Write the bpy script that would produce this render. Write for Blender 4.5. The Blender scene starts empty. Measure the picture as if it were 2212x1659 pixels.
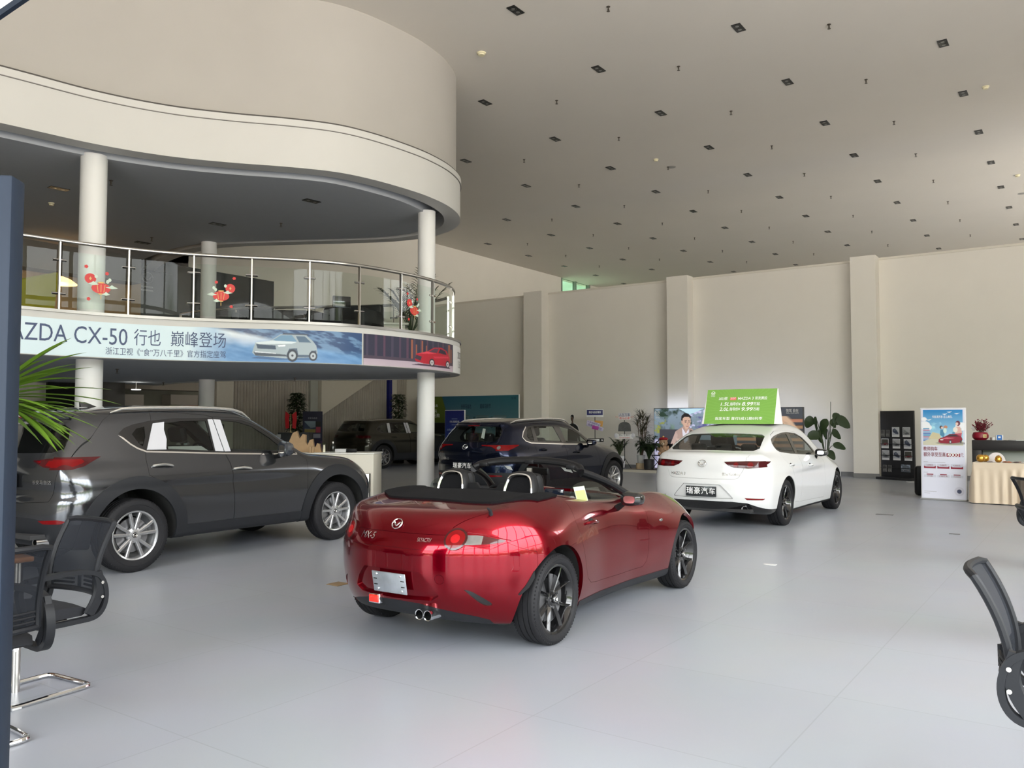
import bpy, math, random
import numpy as np
from mathutils import Vector, Matrix
random.seed(7); RNG = np.random.RandomState(11)
PI = math.pi
SC = bpy.context.scene
COL = SC.collection
# ------------------------------------------------------------------ camera, world, light, exposure
F, TH, HC = 1789.0, 0.044838, 1.511          # focal length in px of a 2212 px wide frame, pitch up, eye height
cam = bpy.data.cameras.new('camera'); cam.sensor_width = 36; cam.lens = F / 2212 * 36; cam.clip_start = 0.05; cam.clip_end = 300
camo = bpy.data.objects.new('camera', cam); COL.objects.link(camo)
camo.location = (0, 0, HC); camo.rotation_euler = (PI / 2 + TH, 0, 0); SC.camera = camo
SC.view_settings.view_transform = 'Standard'; SC.view_settings.look = 'None'; SC.view_settings.gamma = 1
SC.view_settings.use_curve_mapping = False; SC.view_settings.exposure = 0.36
SC.cycles.use_denoising = True
SC.cycles.max_bounces = 10; SC.cycles.diffuse_bounces = 6; SC.cycles.glossy_bounces = 5; SC.cycles.transparent_max_bounces = 24
SC.cycles.sample_clamp_indirect = 6; SC.cycles.caustics_reflective = False; SC.cycles.caustics_refractive = False

ANG = 0.613077                               # the room's long axis, turned from the view direction
AV = Vector((math.sin(ANG), math.cos(ANG), 0)); NV = Vector((math.cos(ANG), -math.sin(ANG), 0))
def UV(u, v, z=0.0): p = NV * u + AV * v; return Vector((p.x, p.y, z))
def toUV(x, y): return x * NV.x + y * NV.y, x * AV.x + y * AV.y
ROOMZ = math.atan2(NV.y, NV.x)               # rotation of the room frame about z
def at(px, py, z=0.0):                       # the point at height z seen at photograph pixel px, py
    x, y = px - 1106, 829.5 - py
    d = Vector((x, F * math.cos(TH) - y * math.sin(TH), F * math.sin(TH) + y * math.cos(TH)))
    t = (z - HC) / d.z
    return Vector((d.x * t, d.y * t, z))
def atY(px, py, Y):                          # the point at depth Y seen at pixel px, py
    x, y = px - 1106, 829.5 - py
    d = Vector((x, F * math.cos(TH) - y * math.sin(TH), F * math.sin(TH) + y * math.cos(TH)))
    return Vector((d.x * Y / d.y, Y, HC + d.z * Y / d.y))
def atV(px, py, v):                          # the point on the room plane v = const seen at pixel px, py
    x, y = px - 1106, 829.5 - py
    d = Vector((x, F * math.cos(TH) - y * math.sin(TH), F * math.sin(TH) + y * math.cos(TH)))
    t = v / (d.x * AV.x + d.y * AV.y); return Vector((d.x * t, d.y * t, HC + d.z * t))
def atU(px, py, u):
    x, y = px - 1106, 829.5 - py
    d = Vector((x, F * math.cos(TH) - y * math.sin(TH), F * math.sin(TH) + y * math.cos(TH)))
    t = u / (d.x * NV.x + d.y * NV.y); return Vector((d.x * t, d.y * t, HC + d.z * t))

W = bpy.data.worlds.new('world'); SC.world = W; W.use_nodes = True
nt = W.node_tree; nt.nodes.clear()
def wn(t, **k):
    n = nt.nodes.new(t)
    for a, b in k.items(): setattr(n, a, b)
    return n
tc = wn('ShaderNodeTexCoord'); sep = wn('ShaderNodeSeparateXYZ'); nt.links.new(tc.outputs['Generated'], sep.inputs[0])
rp = wn('ShaderNodeValToRGB'); nt.links.new(sep.outputs['Z'], rp.inputs[0])
rp.color_ramp.elements[0].position = 0.0; rp.color_ramp.elements[0].color = (.60, .55, .48, 1)
for pos, c in ((.485, (.50, .46, .40)), (.50, (.07, .09, .05)), (.545, (.13, .16, .09)), (.575, (.62, .64, .64)), (.7, (.92, .95, .97))):
    e = rp.color_ramp.elements.new(pos); e.color = (*c, 1)
rp.color_ramp.elements[-1].color = (.84, .93, 1.05, 1)
nz = wn('ShaderNodeTexNoise'); nz.inputs['Scale'].default_value = 9; nz.inputs['Detail'].default_value = 6
nt.links.new(tc.outputs['Generated'], nz.inputs['Vector'])
hz = wn('ShaderNodeMath', operation='MULTIPLY_ADD'); nt.links.new(sep.outputs['Z'], hz.inputs[0]); hz.inputs[1].default_value = .5; hz.inputs[2].default_value = .56
ad = wn('ShaderNodeMath', operation='MULTIPLY_ADD'); nt.links.new(nz.outputs[0], ad.inputs[0]); ad.inputs[1].default_value = -.12
nt.links.new(hz.outputs[0], ad.inputs[2]); nt.links.new(ad.outputs[0], rp.inputs[0])
bg = wn('ShaderNodeBackground'); nt.links.new(rp.outputs[0], bg.inputs[0]); bg.inputs[1].default_value = 12.0
wo = wn('ShaderNodeOutputWorld'); nt.links.new(bg.outputs[0], wo.inputs[0])
H = 8.8                                       # main ceiling
V_BACK, U_LEFT, V_FRONT, U_RIGHT, V_FAR = 24.0, -22.0, -4.5, 9.0, 41.0
def portal(name, c, sx, sz, face):            # sky light entering through the glazed facades
    l = bpy.data.lights.new(name, 'AREA'); l.shape = 'RECTANGLE'; l.size = sx; l.size_y = sz; l.cycles.is_portal = True
    o = bpy.data.objects.new(name, l); COL.objects.link(o); o.location = c
    o.rotation_euler = Vector(face).to_track_quat('-Z', 'Y').to_euler()
portal('facade_portal', UV(1.5, V_FRONT + .3, 3.3), 15, 6.2, AV)
portal('facade_portal', UV(U_RIGHT - .3, 17, 4.3), 7.4, 46, -NV)

# ------------------------------------------------------------------ materials
MATS = {}
def mat(name, col=(.8, .8, .8), rough=.5, metal=0, coat=0, noise=0, nscale=8, bump=0, emit=0, trans=0, ior=1.45, spec=.5, sheen=0, alpha=1, coatr=.03):
    if name in MATS: return MATS[name]
    m = bpy.data.materials.new(name); m.use_nodes = True; t = m.node_tree; b = t.nodes['Principled BSDF']
    b.inputs['Base Color'].default_value = (*col, 1); b.inputs['Roughness'].default_value = rough
    b.inputs['Metallic'].default_value = metal; b.inputs['Coat Weight'].default_value = coat; b.inputs['Coat Roughness'].default_value = coatr
    b.inputs['IOR'].default_value = ior; b.inputs['Specular IOR Level'].default_value = spec; b.inputs['Transmission Weight'].default_value = trans
    b.inputs['Sheen Weight'].default_value = sheen; b.inputs['Alpha'].default_value = alpha
    if emit: b.inputs['Emission Color'].default_value = (*col, 1); b.inputs['Emission Strength'].default_value = emit
    if noise or bump:
        c = t.nodes.new('ShaderNodeTexCoord'); n = t.nodes.new('ShaderNodeTexNoise'); n.inputs['Scale'].default_value = nscale; n.inputs['Detail'].default_value = 5
        t.links.new(c.outputs['Object'], n.inputs['Vector'])
        if noise:
            mx = t.nodes.new('ShaderNodeMix'); mx.data_type = 'RGBA'; mx.inputs[6].default_value = (*[x * (1 - noise) for x in col], 1); mx.inputs[7].default_value = (*[min(1, x * (1 + noise)) for x in col], 1)
            t.links.new(n.outputs[0], mx.inputs[0]); t.links.new(mx.outputs[2], b.inputs['Base Color'])
        if bump:
            bp = t.nodes.new('ShaderNodeBump'); bp.inputs['Strength'].default_value = bump; bp.inputs['Distance'].default_value = .01
            t.links.new(n.outputs[0], bp.inputs['Height']); t.links.new(bp.outputs[0], b.inputs['Normal'])
    MATS[name] = m; return m
def glassmat(name, tint=(.9, .95, .93), refl=1.0, rough=0.0, ior=1.45):        # thin sheet: clear transmission and fresnel reflection
    if name in MATS: return MATS[name]
    m = bpy.data.materials.new(name); m.use_nodes = True; t = m.node_tree; t.nodes.clear()
    o = t.nodes.new('ShaderNodeOutputMaterial'); tr = t.nodes.new('ShaderNodeBsdfTransparent'); tr.inputs[0].default_value = (*tint, 1)
    g = t.nodes.new('ShaderNodeBsdfGlossy'); g.inputs['Roughness'].default_value = rough; fr = t.nodes.new('ShaderNodeFresnel'); ge = t.nodes.new('ShaderNodeNewGeometry'); im = t.nodes.new('ShaderNodeMapRange'); im.inputs[3].default_value = ior; im.inputs[4].default_value = 1 / ior; t.links.new(ge.outputs['Backfacing'], im.inputs[0]); t.links.new(im.outputs[0], fr.inputs[0])
    mt = t.nodes.new('ShaderNodeMath'); mt.operation = 'MULTIPLY'; mt.inputs[1].default_value = refl; t.links.new(fr.outputs[0], mt.inputs[0])
    mx = t.nodes.new('ShaderNodeMixShader'); t.links.new(mt.outputs[0], mx.inputs[0]); t.links.new(tr.outputs[0], mx.inputs[1]); t.links.new(g.outputs[0], mx.inputs[2])
    t.links.new(mx.outputs[0], o.inputs[0]); MATS[name] = m; return m
def colmat(name='printed_colours', rough=.45, emit=0):                           # a print: colours come from the mesh's colour attribute
    if name in MATS: return MATS[name]
    m = mat(name, rough=rough); t = m.node_tree; a = t.nodes.new('ShaderNodeVertexColor'); a.layer_name = 'Col'
    b = t.nodes['Principled BSDF']; t.links.new(a.outputs[0], b.inputs['Base Color'])
    if emit: t.links.new(a.outputs[0], b.inputs['Emission Color']); b.inputs['Emission Strength'].default_value = emit
    return m

# ------------------------------------------------------------------ mesh helpers
def frame(zdir, up=(0, 0, 1)):
    z = Vector(zdir).normalized(); u = Vector(up)
    if abs(z.dot(u)) > .98: u = Vector((1, 0, 0)) if abs(z.x) < .9 else Vector((0, 1, 0))
    x = u.cross(z).normalized(); return x, z.cross(x), z
class MB:
    def __init__(s): s.v = []; s.f = []; s.m = []; s.mi = 0; s.X = Matrix.Identity(4)
    def add(s, vs, fs):
        n = len(s.v); s.v += [tuple(s.X @ Vector(p)) for p in vs]; s.f += [tuple(i + n for i in f) for f in fs]; s.m += [s.mi] * len(fs); return s
    def box(s, c, d, rz=0, R=None):
        hx, hy, hz = d[0] / 2, d[1] / 2, d[2] / 2; M = R if R else Matrix.Rotation(rz, 3, 'Z')
        vs = [Vector(c) + M @ Vector((a * hx, b * hy, e * hz)) for a in (-1, 1) for b in (-1, 1) for e in (-1, 1)]
        return s.add(vs, [(0, 1, 3, 2), (4, 6, 7, 5), (0, 4, 5, 1), (2, 3, 7, 6), (0, 2, 6, 4), (1, 5, 7, 3)])
    def bbox(s, c, d, b=.01, rz=0, R=None, seg=2):         # box with rounded vertical edges and softened rims
        hx, hy, hz = d[0] / 2, d[1] / 2, d[2] / 2; M = R if R else Matrix.Rotation(rz, 3, 'Z'); b = min(b, hx * .99, hy * .99, hz * .99)
        rings = []
        for k, (z, ins) in enumerate([(-hz, b), (-hz + b * .3, b * .3), (-hz + b, 0), (hz - b, 0), (hz - b * .3, b * .3), (hz, b)]):
            r = []
            for cx, cy, a0 in ((hx - b, hy - b, 0), (-hx + b, hy - b, 90), (-hx + b, -hy + b, 180), (hx - b, -hy + b, 270)):
                for q in range(seg + 1):
                    t = math.radians(a0 + 90 * q / seg); r.append(Vector(c) + M @ Vector((cx + (b - ins) * math.cos(t), cy + (b - ins) * math.sin(t), z)))
            rings.append(r)
        return s.loft(rings, True, True)
    def loft(s, rings, closed=True, caps=False):
        n = len(rings[0]); vs = [p for r in rings for p in r]; fs = []
        for k in range(len(rings) - 1):
            for i in range(n if closed else n - 1):
                j = (i + 1) % n; fs.append((k * n + i, k * n + j, (k + 1) * n + j, (k + 1) * n + i))
        if caps: fs.append(tuple(range(n))[::-1]); fs.append(tuple(range((len(rings) - 1) * n, len(rings) * n)))
        return s.add(vs, fs)
    def cyl(s, p0, p1, r, n=16, r1=None, caps=True):
        p0, p1 = Vector(p0), Vector(p1); x, y, z = frame(p1 - p0); r1 = r if r1 is None else r1
        R = [[p + (x * math.cos(2 * PI * i / n) + y * math.sin(2 * PI * i / n)) * q for i in range(n)] for p, q in ((p0, r), (p1, r1))]
        return s.loft(R, True, caps)
    def tube(s, pts, r, n=10, closed=False, caps=True):
        P = [Vector(p) for p in pts]; N = len(P); rs = r if isinstance(r, (list, tuple)) else [r] * N; rings = []; px = None
        for i, p in enumerate(P):
            a = P[(i - 1) % N] if (closed or i > 0) else p; b = P[(i + 1) % N] if (closed or i < N - 1) else p
            z = (b - a).normalized()
            if px is None: x, y, _ = frame(z)
            else: x = (px - z * px.dot(z)).normalized(); y = z.cross(x)
            px = x; rings.append([p + (x * math.cos(2 * PI * k / n) + y * math.sin(2 * PI * k / n)) * rs[i] for k in range(n)])
        if closed: rings.append(rings[0])
        return s.loft(rings, True, caps and not closed)
    def lathe(s, prof, c=(0, 0, 0), axis=(0, 0, 1), n=32, caps=False):        # prof: (radius, height)
        x, y, z = frame(axis); c = Vector(c)
        R = [[c + z * h + (x * math.cos(2 * PI * i / n) + y * math.sin(2 * PI * i / n)) * r for i in range(n)] for r, h in prof]
        return s.loft(R, True, caps)
    def prism(s, poly, h, O=(0, 0, 0), X=(1, 0, 0), Y=(0, 1, 0)):             # extrude a 2D outline along X x Y
        O, X, Y = Vector(O), Vector(X), Vector(Y); Z = X.cross(Y).normalized(); n = len(poly)
        a = [O + X * p[0] + Y * p[1] for p in poly]; b = [p + Z * h for p in a]
        return s.add(a + b, [tuple(range(n))[::-1], tuple(range(n, 2 * n))] + [(i, (i + 1) % n, (i + 1) % n + n, i + n) for i in range(n)])
    def sphere(s, c, r, nu=16, nv=10, sc=(1, 1, 1), R=None):
        c = Vector(c); R = R or Matrix.Identity(3)
        rings = [[c + R @ Vector((sc[0] * r * math.sin(PI * j / nv) * math.cos(2 * PI * i / nu), sc[1] * r * math.sin(PI * j / nv) * math.sin(2 * PI * i / nu), sc[2] * r * math.cos(PI * j / nv))) for i in range(nu)] for j in range(nv + 1)]
        return s.loft(rings, True, False)
    def quad(s, a, b, c, d): return s.add([a, b, c, d], [(0, 1, 2, 3)])
    def build(s, name, m, parent=None, smooth=True, ang=35):
        me = bpy.data.meshes.new(name); me.from_pydata(s.v, [], s.f)
        for x in (m if isinstance(m, (list, tuple)) else [m]): me.materials.append(x)
        if any(s.m): me.polygons.foreach_set('material_index', s.m)
        me.validate(); return finish(me, name, parent, smooth, ang)
def finish(me, name, parent=None, smooth=True, ang=35):
    if smooth and len(me.polygons):
        me.polygons.foreach_set('use_smooth', [True] * len(me.polygons)); me.set_sharp_from_angle(angle=math.radians(ang))
    me.update(); o = bpy.data.objects.new(name, me); COL.objects.link(o)
    if parent: o.parent = parent
    return o
def tag(o, label=None, cat=None, group=None, kind=None):
    for k, x in (('label', label), ('category', cat), ('group', group), ('kind', kind)):
        if x: o[k] = x
    return o
def empty(name, loc=(0, 0, 0), rz=0, label=None, cat=None, group=None):
    o = bpy.data.objects.new(name, None); COL.objects.link(o); o.location = loc; o.rotation_euler = (0, 0, rz); o.empty_display_size = .2
    return tag(o, label, cat, group)
def struct(o): o['kind'] = 'structure'; return o
def copy_tree(o, parent=None):
    c = o.copy(); COL.objects.link(c); c.parent = parent
    for ch in list(o.children): copy_tree(ch, c)
    return c
def cr(pts, n=8, closed=False):                # Catmull-Rom through points
    P = [Vector(p) for p in pts]; N = len(P); out = []
    for i in range(N if closed else N - 1):
        g = lambda k: P[k % N] if closed else P[max(0, min(N - 1, k))]
        a, b, c, d = g(i - 1), g(i), g(i + 1), g(i + 2)
        for q in range(n):
            t = q / n; out.append(.5 * ((2 * b) + (c - a) * t + (2 * a - 5 * b + 4 * c - d) * t * t + (3 * b - a - 3 * c + d) * t ** 3))
    if not closed: out.append(P[-1].copy())
    return out
FONT_CACHE = {}
def glyphs(body, size=1, align='CENTER', bold=0.0, space=1.0, shear=0):          # lettering as mesh data: verts (2D) and faces
    key = (body, align, bold, space, shear)
    if key not in FONT_CACHE:
        c = bpy.data.curves.new('t', 'FONT'); c.body = body; c.size = 1; c.align_x = align; c.align_y = 'CENTER'; c.offset = bold; c.space_character = space; c.shear = shear; c.resolution_u = 3
        o = bpy.data.objects.new('t', c); COL.objects.link(o); dg = bpy.context.evaluated_depsgraph_get(); dg.update()
        me = bpy.data.meshes.new_from_object(o.evaluated_get(dg))
        FONT_CACHE[key] = ([tuple(v.co) for v in me.vertices], [tuple(p.vertices) for p in me.polygons])
        bpy.data.objects.remove(o); bpy.data.curves.remove(c); bpy.data.meshes.remove(me)
    v, f = FONT_CACHE[key]; return [(a * size, b * size) for a, b, _ in v], f
def lettering(name, body, size, O, X, Y, m, parent=None, off=.002, width=None, **k):   # put lettering on a plane: centre O, right X, up Y
    O, X, Y = Vector(O), Vector(X).normalized(), Vector(Y).normalized(); Z = X.cross(Y); v, f = glyphs(body, size, **k)
    if not v: return None
    sx = 1
    if width: xs = [p[0] for p in v]; sx = width / max(1e-6, max(xs) - min(xs))
    b = MB(); b.add([O + X * p[0] * sx + Y * p[1] + Z * off for p in v], f); return b.build(name, m, parent, smooth=False)
# ------------------------------------------------------------------ printed pictures as fine colour grids
class Canvas:
    def __init__(s, w, h, res, col=(1, 1, 1)):
        s.w, s.h = w, h; s.nx, s.ny = int(w * res) + 1, int(h * res) + 1; s.a = np.ones((s.ny, s.nx, 3)) * np.array(col)
        s.x, s.y = np.meshgrid(np.linspace(0, w, s.nx), np.linspace(0, h, s.ny)); s.px = w / s.nx
    def mix(s, m, col):
        m = np.clip(m, 0, 1)[..., None]; s.a = s.a * (1 - m) + np.array(col) * m; return s
    def rect(s, x0, y0, x1, y1, col, al=1): return s.mix(((s.x >= x0) & (s.x <= x1) & (s.y >= y0) & (s.y <= y1)) * al, col)
    def vgrad(s, x0, y0, x1, y1, c0, c1):
        t = np.clip((s.y - y0) / (y1 - y0), 0, 1)[..., None]; c = np.array(c0) * (1 - t) + np.array(c1) * t
        m = ((s.x >= x0) & (s.x <= x1) & (s.y >= y0) & (s.y <= y1))[..., None]; s.a = np.where(m, c, s.a); return s
    def ell(s, cx, cy, rx, ry, col, al=1):
        d = 1 - np.sqrt(((s.x - cx) / rx) ** 2 + ((s.y - cy) / ry) ** 2); return s.mix(np.clip(d * min(rx, ry) / s.px + .5, 0, 1) * al, col)
    def poly(s, pts, col, al=1):
        xs, ys = [p[0] for p in pts], [p[1] for p in pts]; P = s.px * 1.5; n = len(pts)
        i0, i1 = np.searchsorted(s.x[0], [min(xs) - P, max(xs) + P]); j0, j1 = np.searchsorted(s.y[:, 0], [min(ys) - P, max(ys) + P]); m = np.zeros(s.x.shape); X, Y = s.x[j0:j1, i0:i1], s.y[j0:j1, i0:i1]
        for dx, dy in ((-.25, -.12), (.12, -.25), (.25, .12), (-.12, .25)):
            ins = np.zeros(X.shape, bool); x_, y_ = X + dx * s.px, Y + dy * s.px
            for i in range(n):
                (x0, y0), (x1, y1) = pts[i], pts[(i + 1) % n]
                if y0 != y1: ins ^= ((y0 > y_) != (y1 > y_)) & (x_ < (x1 - x0) * (y_ - y0) / (y1 - y0) + x0)
            m[j0:j1, i0:i1] += ins * .25
        return s.mix(m * al, col)
    def noise(s, cells, seed=0, stretch=1.0, skew=0):
        r = np.random.RandomState(seed); out = np.zeros(s.x.shape); amp = 1; tot = 0
        for o in range(4):
            g = r.rand(64, 64); u = (s.x + skew * s.y) / s.w * cells * 2 ** o; v = s.y / s.w * cells * 2 ** o * stretch
            i, j = np.floor(u).astype(int), np.floor(v).astype(int); fu, fv = u - i, v - j; fu = fu * fu * (3 - 2 * fu); fv = fv * fv * (3 - 2 * fv)
            q = lambda a, b: g[a % 64, b % 64]
            out += amp * ((q(i, j) * (1 - fu) + q(i + 1, j) * fu) * (1 - fv) + (q(i, j + 1) * (1 - fu) + q(i + 1, j + 1) * fu) * fv); tot += amp; amp *= .55
        return out / tot
    def car(s, x, y, L, col, flip=1, dark=(.02, .02, .03), hgt=.36):      # printed side-on car
        X = lambda p: x + flip * p * L; c = np.array(col)
        s.ell(x + flip * .5 * L, y, .52 * L, .03 * L, (.02, .02, .03), .7)
        prof = [(0, .07), (.0, .16), (.04, .205), (.2, .235), (.33, .245), (.46, hgt - .015), (.62, hgt), (.8, hgt - .02), (.93, .25), (.99, .22), (1, .09), (.96, .06), (.04, .05)]
        s.poly([(X(a), y + b * L) for a, b in prof], col)
        s.poly([(X(a), y + b * L) for a, b in [(.02, .1), (.98, .1), (.97, .06), (.04, .05)]], c * .4)
        s.poly([(X(a), y + b * L) for a, b in [(.05, .2), (.3, .225), (.6, .2), (.97, .2), (.6, .18), (.3, .19)]], np.minimum(1, c * 1.7 + .05))
        s.poly([(X(a), y + b * L) for a, b in [(.355, .25), (.475, hgt - .03), (.62, hgt - .02), (.79, hgt - .035), (.9, .26)]], (.05, .07, .09))
        s.poly([(X(a), y + b * L) for a, b in [(.585, .25), (.6, hgt - .02), (.625, hgt - .02), (.615, .25)]], c * .6)
        for wx in (.185, .81):
            s.ell(X(wx), y + .075 * L, .085 * L, .085 * L, dark); s.ell(X(wx), y + .075 * L, .055 * L, .055 * L, (.5, .5, .52)); s.ell(X(wx), y + .075 * L, .02 * L, .02 * L, dark)
        s.ell(X(.03), y + .17 * L, .035 * L, .014 * L, (.95, .95, .95)); return s
    def plane(s, name, O, X, Y, m, parent=None, fn=None):       # O lower-left corner; X, Y unit vectors
        vs = np.stack([s.x.ravel(), s.y.ravel()], 1)
        if fn: P = fn(vs)
        else: P = np.array(O)[None] + vs[:, :1] * np.array(Vector(X).normalized()) + vs[:, 1:] * np.array(Vector(Y).normalized())
        nx, ny = s.nx, s.ny; i = (np.arange(ny - 1)[:, None] * nx + np.arange(nx - 1)[None]).ravel()
        return np_mesh(name, P, np.stack([i, i + 1, i + 1 + nx, i + nx], 1), m, parent, col=s.a.reshape(-1, 3))
def np_mesh(name, P, Fc, m, parent=None, col=None, N=None, smooth=True):
    me = bpy.data.meshes.new(name); P = np.asarray(P, dtype=np.float32); Fc = np.asarray(Fc, dtype=np.int32); k = Fc.shape[1]
    me.vertices.add(len(P)); me.vertices.foreach_set('co', P.ravel()); me.loops.add(Fc.size); me.loops.foreach_set('vertex_index', Fc.ravel())
    me.polygons.add(len(Fc)); me.polygons.foreach_set('loop_start', np.arange(len(Fc), dtype=np.int32) * k)
    me.update(calc_edges=True)
    me.polygons.foreach_set('use_smooth', np.full(len(Fc), smooth))
    if N is not None: me.normals_split_custom_set_from_vertices(np.asarray(N, dtype=np.float32))
    if col is not None:
        a = me.color_attributes.new('Col', 'FLOAT_COLOR', 'POINT'); c = np.ones((len(P), 4), np.float32); c[:, :3] = col; a.data.foreach_set('color', c.ravel())
    me.materials.append(m); o = bpy.data.objects.new(name, me); COL.objects.link(o)
    if parent: o.parent = parent
    return o
# ------------------------------------------------------------------ the room
def floor_mat():
    m = bpy.data.materials.new('grey_porcelain_tiles'); m.use_nodes = True; t = m.node_tree; b = t.nodes['Principled BSDF']
    N = t.nodes.new; L = t.links.new
    c = N('ShaderNodeTexCoord'); mp = N('ShaderNodeMapping'); mp.inputs['Rotation'].default_value = (0, 0, -ROOMZ + .0); L(c.outputs['Object'], mp.inputs[0])
    br = N('ShaderNodeTexBrick'); br.offset = 0; br.inputs['Scale'].default_value = 1; br.inputs['Brick Width'].default_value = 1.2; br.inputs['Row Height'].default_value = 1.2
    br.inputs['Mortar Size'].default_value = .0045; br.inputs['Mortar Smooth'].default_value = .3; br.inputs['Color1'].default_value = (.325, .345, .385, 1); br.inputs['Color2'].default_value = (.338, .358, .398, 1); br.inputs['Mortar'].default_value = (.28, .295, .325, 1)
    L(mp.outputs[0], br.inputs[0])
    n = N('ShaderNodeTexNoise'); n.inputs['Scale'].default_value = 1.3; n.inputs['Detail'].default_value = 6; L(c.outputs['Object'], n.inputs['Vector'])
    mx = N('ShaderNodeMix'); mx.data_type = 'RGBA'; mx.blend_type = 'MULTIPLY'; mx.inputs[0].default_value = .25; L(br.outputs[0], mx.inputs[6]); L(n.outputs[1], mx.inputs[7])
    mx.inputs[0].default_value = .10; L(mx.outputs[2], b.inputs['Base Color'])
    n2 = N('ShaderNodeTexNoise'); n2.inputs['Scale'].default_value = .8; n2.inputs['Detail'].default_value = 8; L(c.outputs['Object'], n2.inputs['Vector'])
    mr = N('ShaderNodeMapRange'); mr.inputs[3].default_value = .26; mr.inputs[4].default_value = .40; L(n2.outputs[0], mr.inputs[0]); L(mr.outputs[0], b.inputs['Roughness'])
    b.inputs['Specular IOR Level'].default_value = .75
    n3 = N('ShaderNodeTexNoise'); n3.inputs['Scale'].default_value = 220; L(c.outputs['Object'], n3.inputs['Vector'])
    bp = N('ShaderNodeBump'); bp.inputs['Strength'].default_value = .012; bp.inputs['Distance'].default_value = .002; L(n3.outputs[0], bp.inputs['Height']); L(bp.outputs[0], b.inputs['Normal'])
    return m
WALLM = mat('cream_wall_paint', (.79, .755, .69), .75, noise=.035, nscale=1.2, bump=.05)
CEILM = mat('ceiling_paint', (.66, .62, .56), .8, noise=.03, nscale=.6)
WHITE = mat('white_plaster', (.60, .595, .575), .7, noise=.03, nscale=1.5, bump=.04)
COLM = mat('white_column_paint', (.80, .80, .79), .5, noise=.02, nscale=3)
GREYP = mat('grey_trim', (.30, .30, .30), .5, noise=.03)
STEEL = mat('brushed_steel', (.62, .60, .57), .28, metal=1, noise=.05, nscale=30)
CHROME = mat('chrome', (.86, .86, .86), .06, metal=1, noise=.01)
BLACKP = mat('black_plastic', (.011, .011, .012), .45, spec=.22, noise=.1, nscale=20)
BLACKG = mat('gloss_black', (.008, .008, .009), .08, coat=.5, noise=.02)
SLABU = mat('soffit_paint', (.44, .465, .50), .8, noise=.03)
DARKF = mat('dark_carpet', (.05, .05, .055), .9, noise=.2, nscale=30)
PRINT = colmat(); PRINTE = colmat('backlit_print', .3, .55)
WPRINT = mat('white_ink', (.88, .88, .88), .5, noise=.01)
u0, u1 = U_LEFT, U_RIGHT
def slab(name, a, b, z0, z1, m, t=None): # box in room coordinates
    c = UV((a[0] + b[0]) / 2, (a[1] + b[1]) / 2, (z0 + z1) / 2)
    return MB().box(c, (abs(b[0] - a[0]), abs(b[1] - a[1]), z1 - z0), ROOMZ).build(name, m, smooth=False)
struct(slab('floor', (u0 - .5, V_FRONT - .5), (u1 + .5, V_FAR + .5), -.25, 0, floor_mat()))
struct(slab('ceiling', (u0 - .5, V_FRONT - .5), (u1 + .5, V_FAR + .5), H, H + .25, CEILM))
struct(slab('wall_left', (u0 - .3, V_FRONT - .5), (u0, 35.6), 0, H, WALLM))
struct(slab('wall_left_end', (u0 - .3, 38.6), (u0, V_FAR + .5), 0, H, WALLM))
struct(slab('wall_left_sill', (u0 - .3, 35.6), (u0, 38.6), 0, 6.2, WALLM))
struct(slab('wall_far', (u0, V_FAR), (u1 + .3, V_FAR + .3), 0, H, WALLM))
struct(slab('window_1', (u0 - .2, 35.6), (u0 - .12, 38.6), 6.2, H, glassmat('green_glass', (.35, .45, .38))))
for i, (c, d) in enumerate([((u0 - .1, 35.68), .12), ((u0 - .1, 37.1), .08), ((u0 - .1, 38.52), .12)]): struct(slab('window_frame_%d' % (i + 1), (c[0] - .1, c[1] - d / 2), (c[0] + .1, c[1] + d / 2), 6.2, H, mat('green_grey_frame', (.22, .27, .23), .5, noise=.05)))
# low partition wall with pilasters
WT = 5.93
struct(slab('wall_back', (u0, V_BACK), (u1, V_BACK + .3), 0, WT, WALLM))
PIL = []
for i, (pa, pb) in enumerate([(1131, 1170), (1442, 1487), (1842, 1897)]):
    A, B = atV(pa, 900, V_BACK - .45), atV(pb, 900, V_BACK - .45); ua, ub = toUV(A.x, A.y)[0], toUV(B.x, B.y)[0]
    PIL.append((ua, ub)); struct(slab('trim_%d' % (i + 1), (ua, V_BACK - .45), (ub, V_BACK), 0, WT + .03, WALLM))
BB = mat('grey_stone_skirting', (.22, .22, .22), .35, noise=.12, nscale=6)
ed = [u0] + [q for p in PIL for q in p] + [u1]
for i in range(0, len(ed) - 1, 2): struct(slab('baseboard_back', (ed[i], V_BACK - .02), (ed[i + 1], V_BACK), 0, .12, BB))
for ua, ub in PIL: struct(slab('baseboard_back', (ua - .012, V_BACK - .47), (ub + .012, V_BACK - .45), 0, .12, BB))
struct(slab('trim_cap', (u0, V_BACK - .03), (u1, V_BACK), WT - .05, WT + .01, mat('wall_cap_paint', (.72, .68, .6), .6, noise=.05)))
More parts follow.
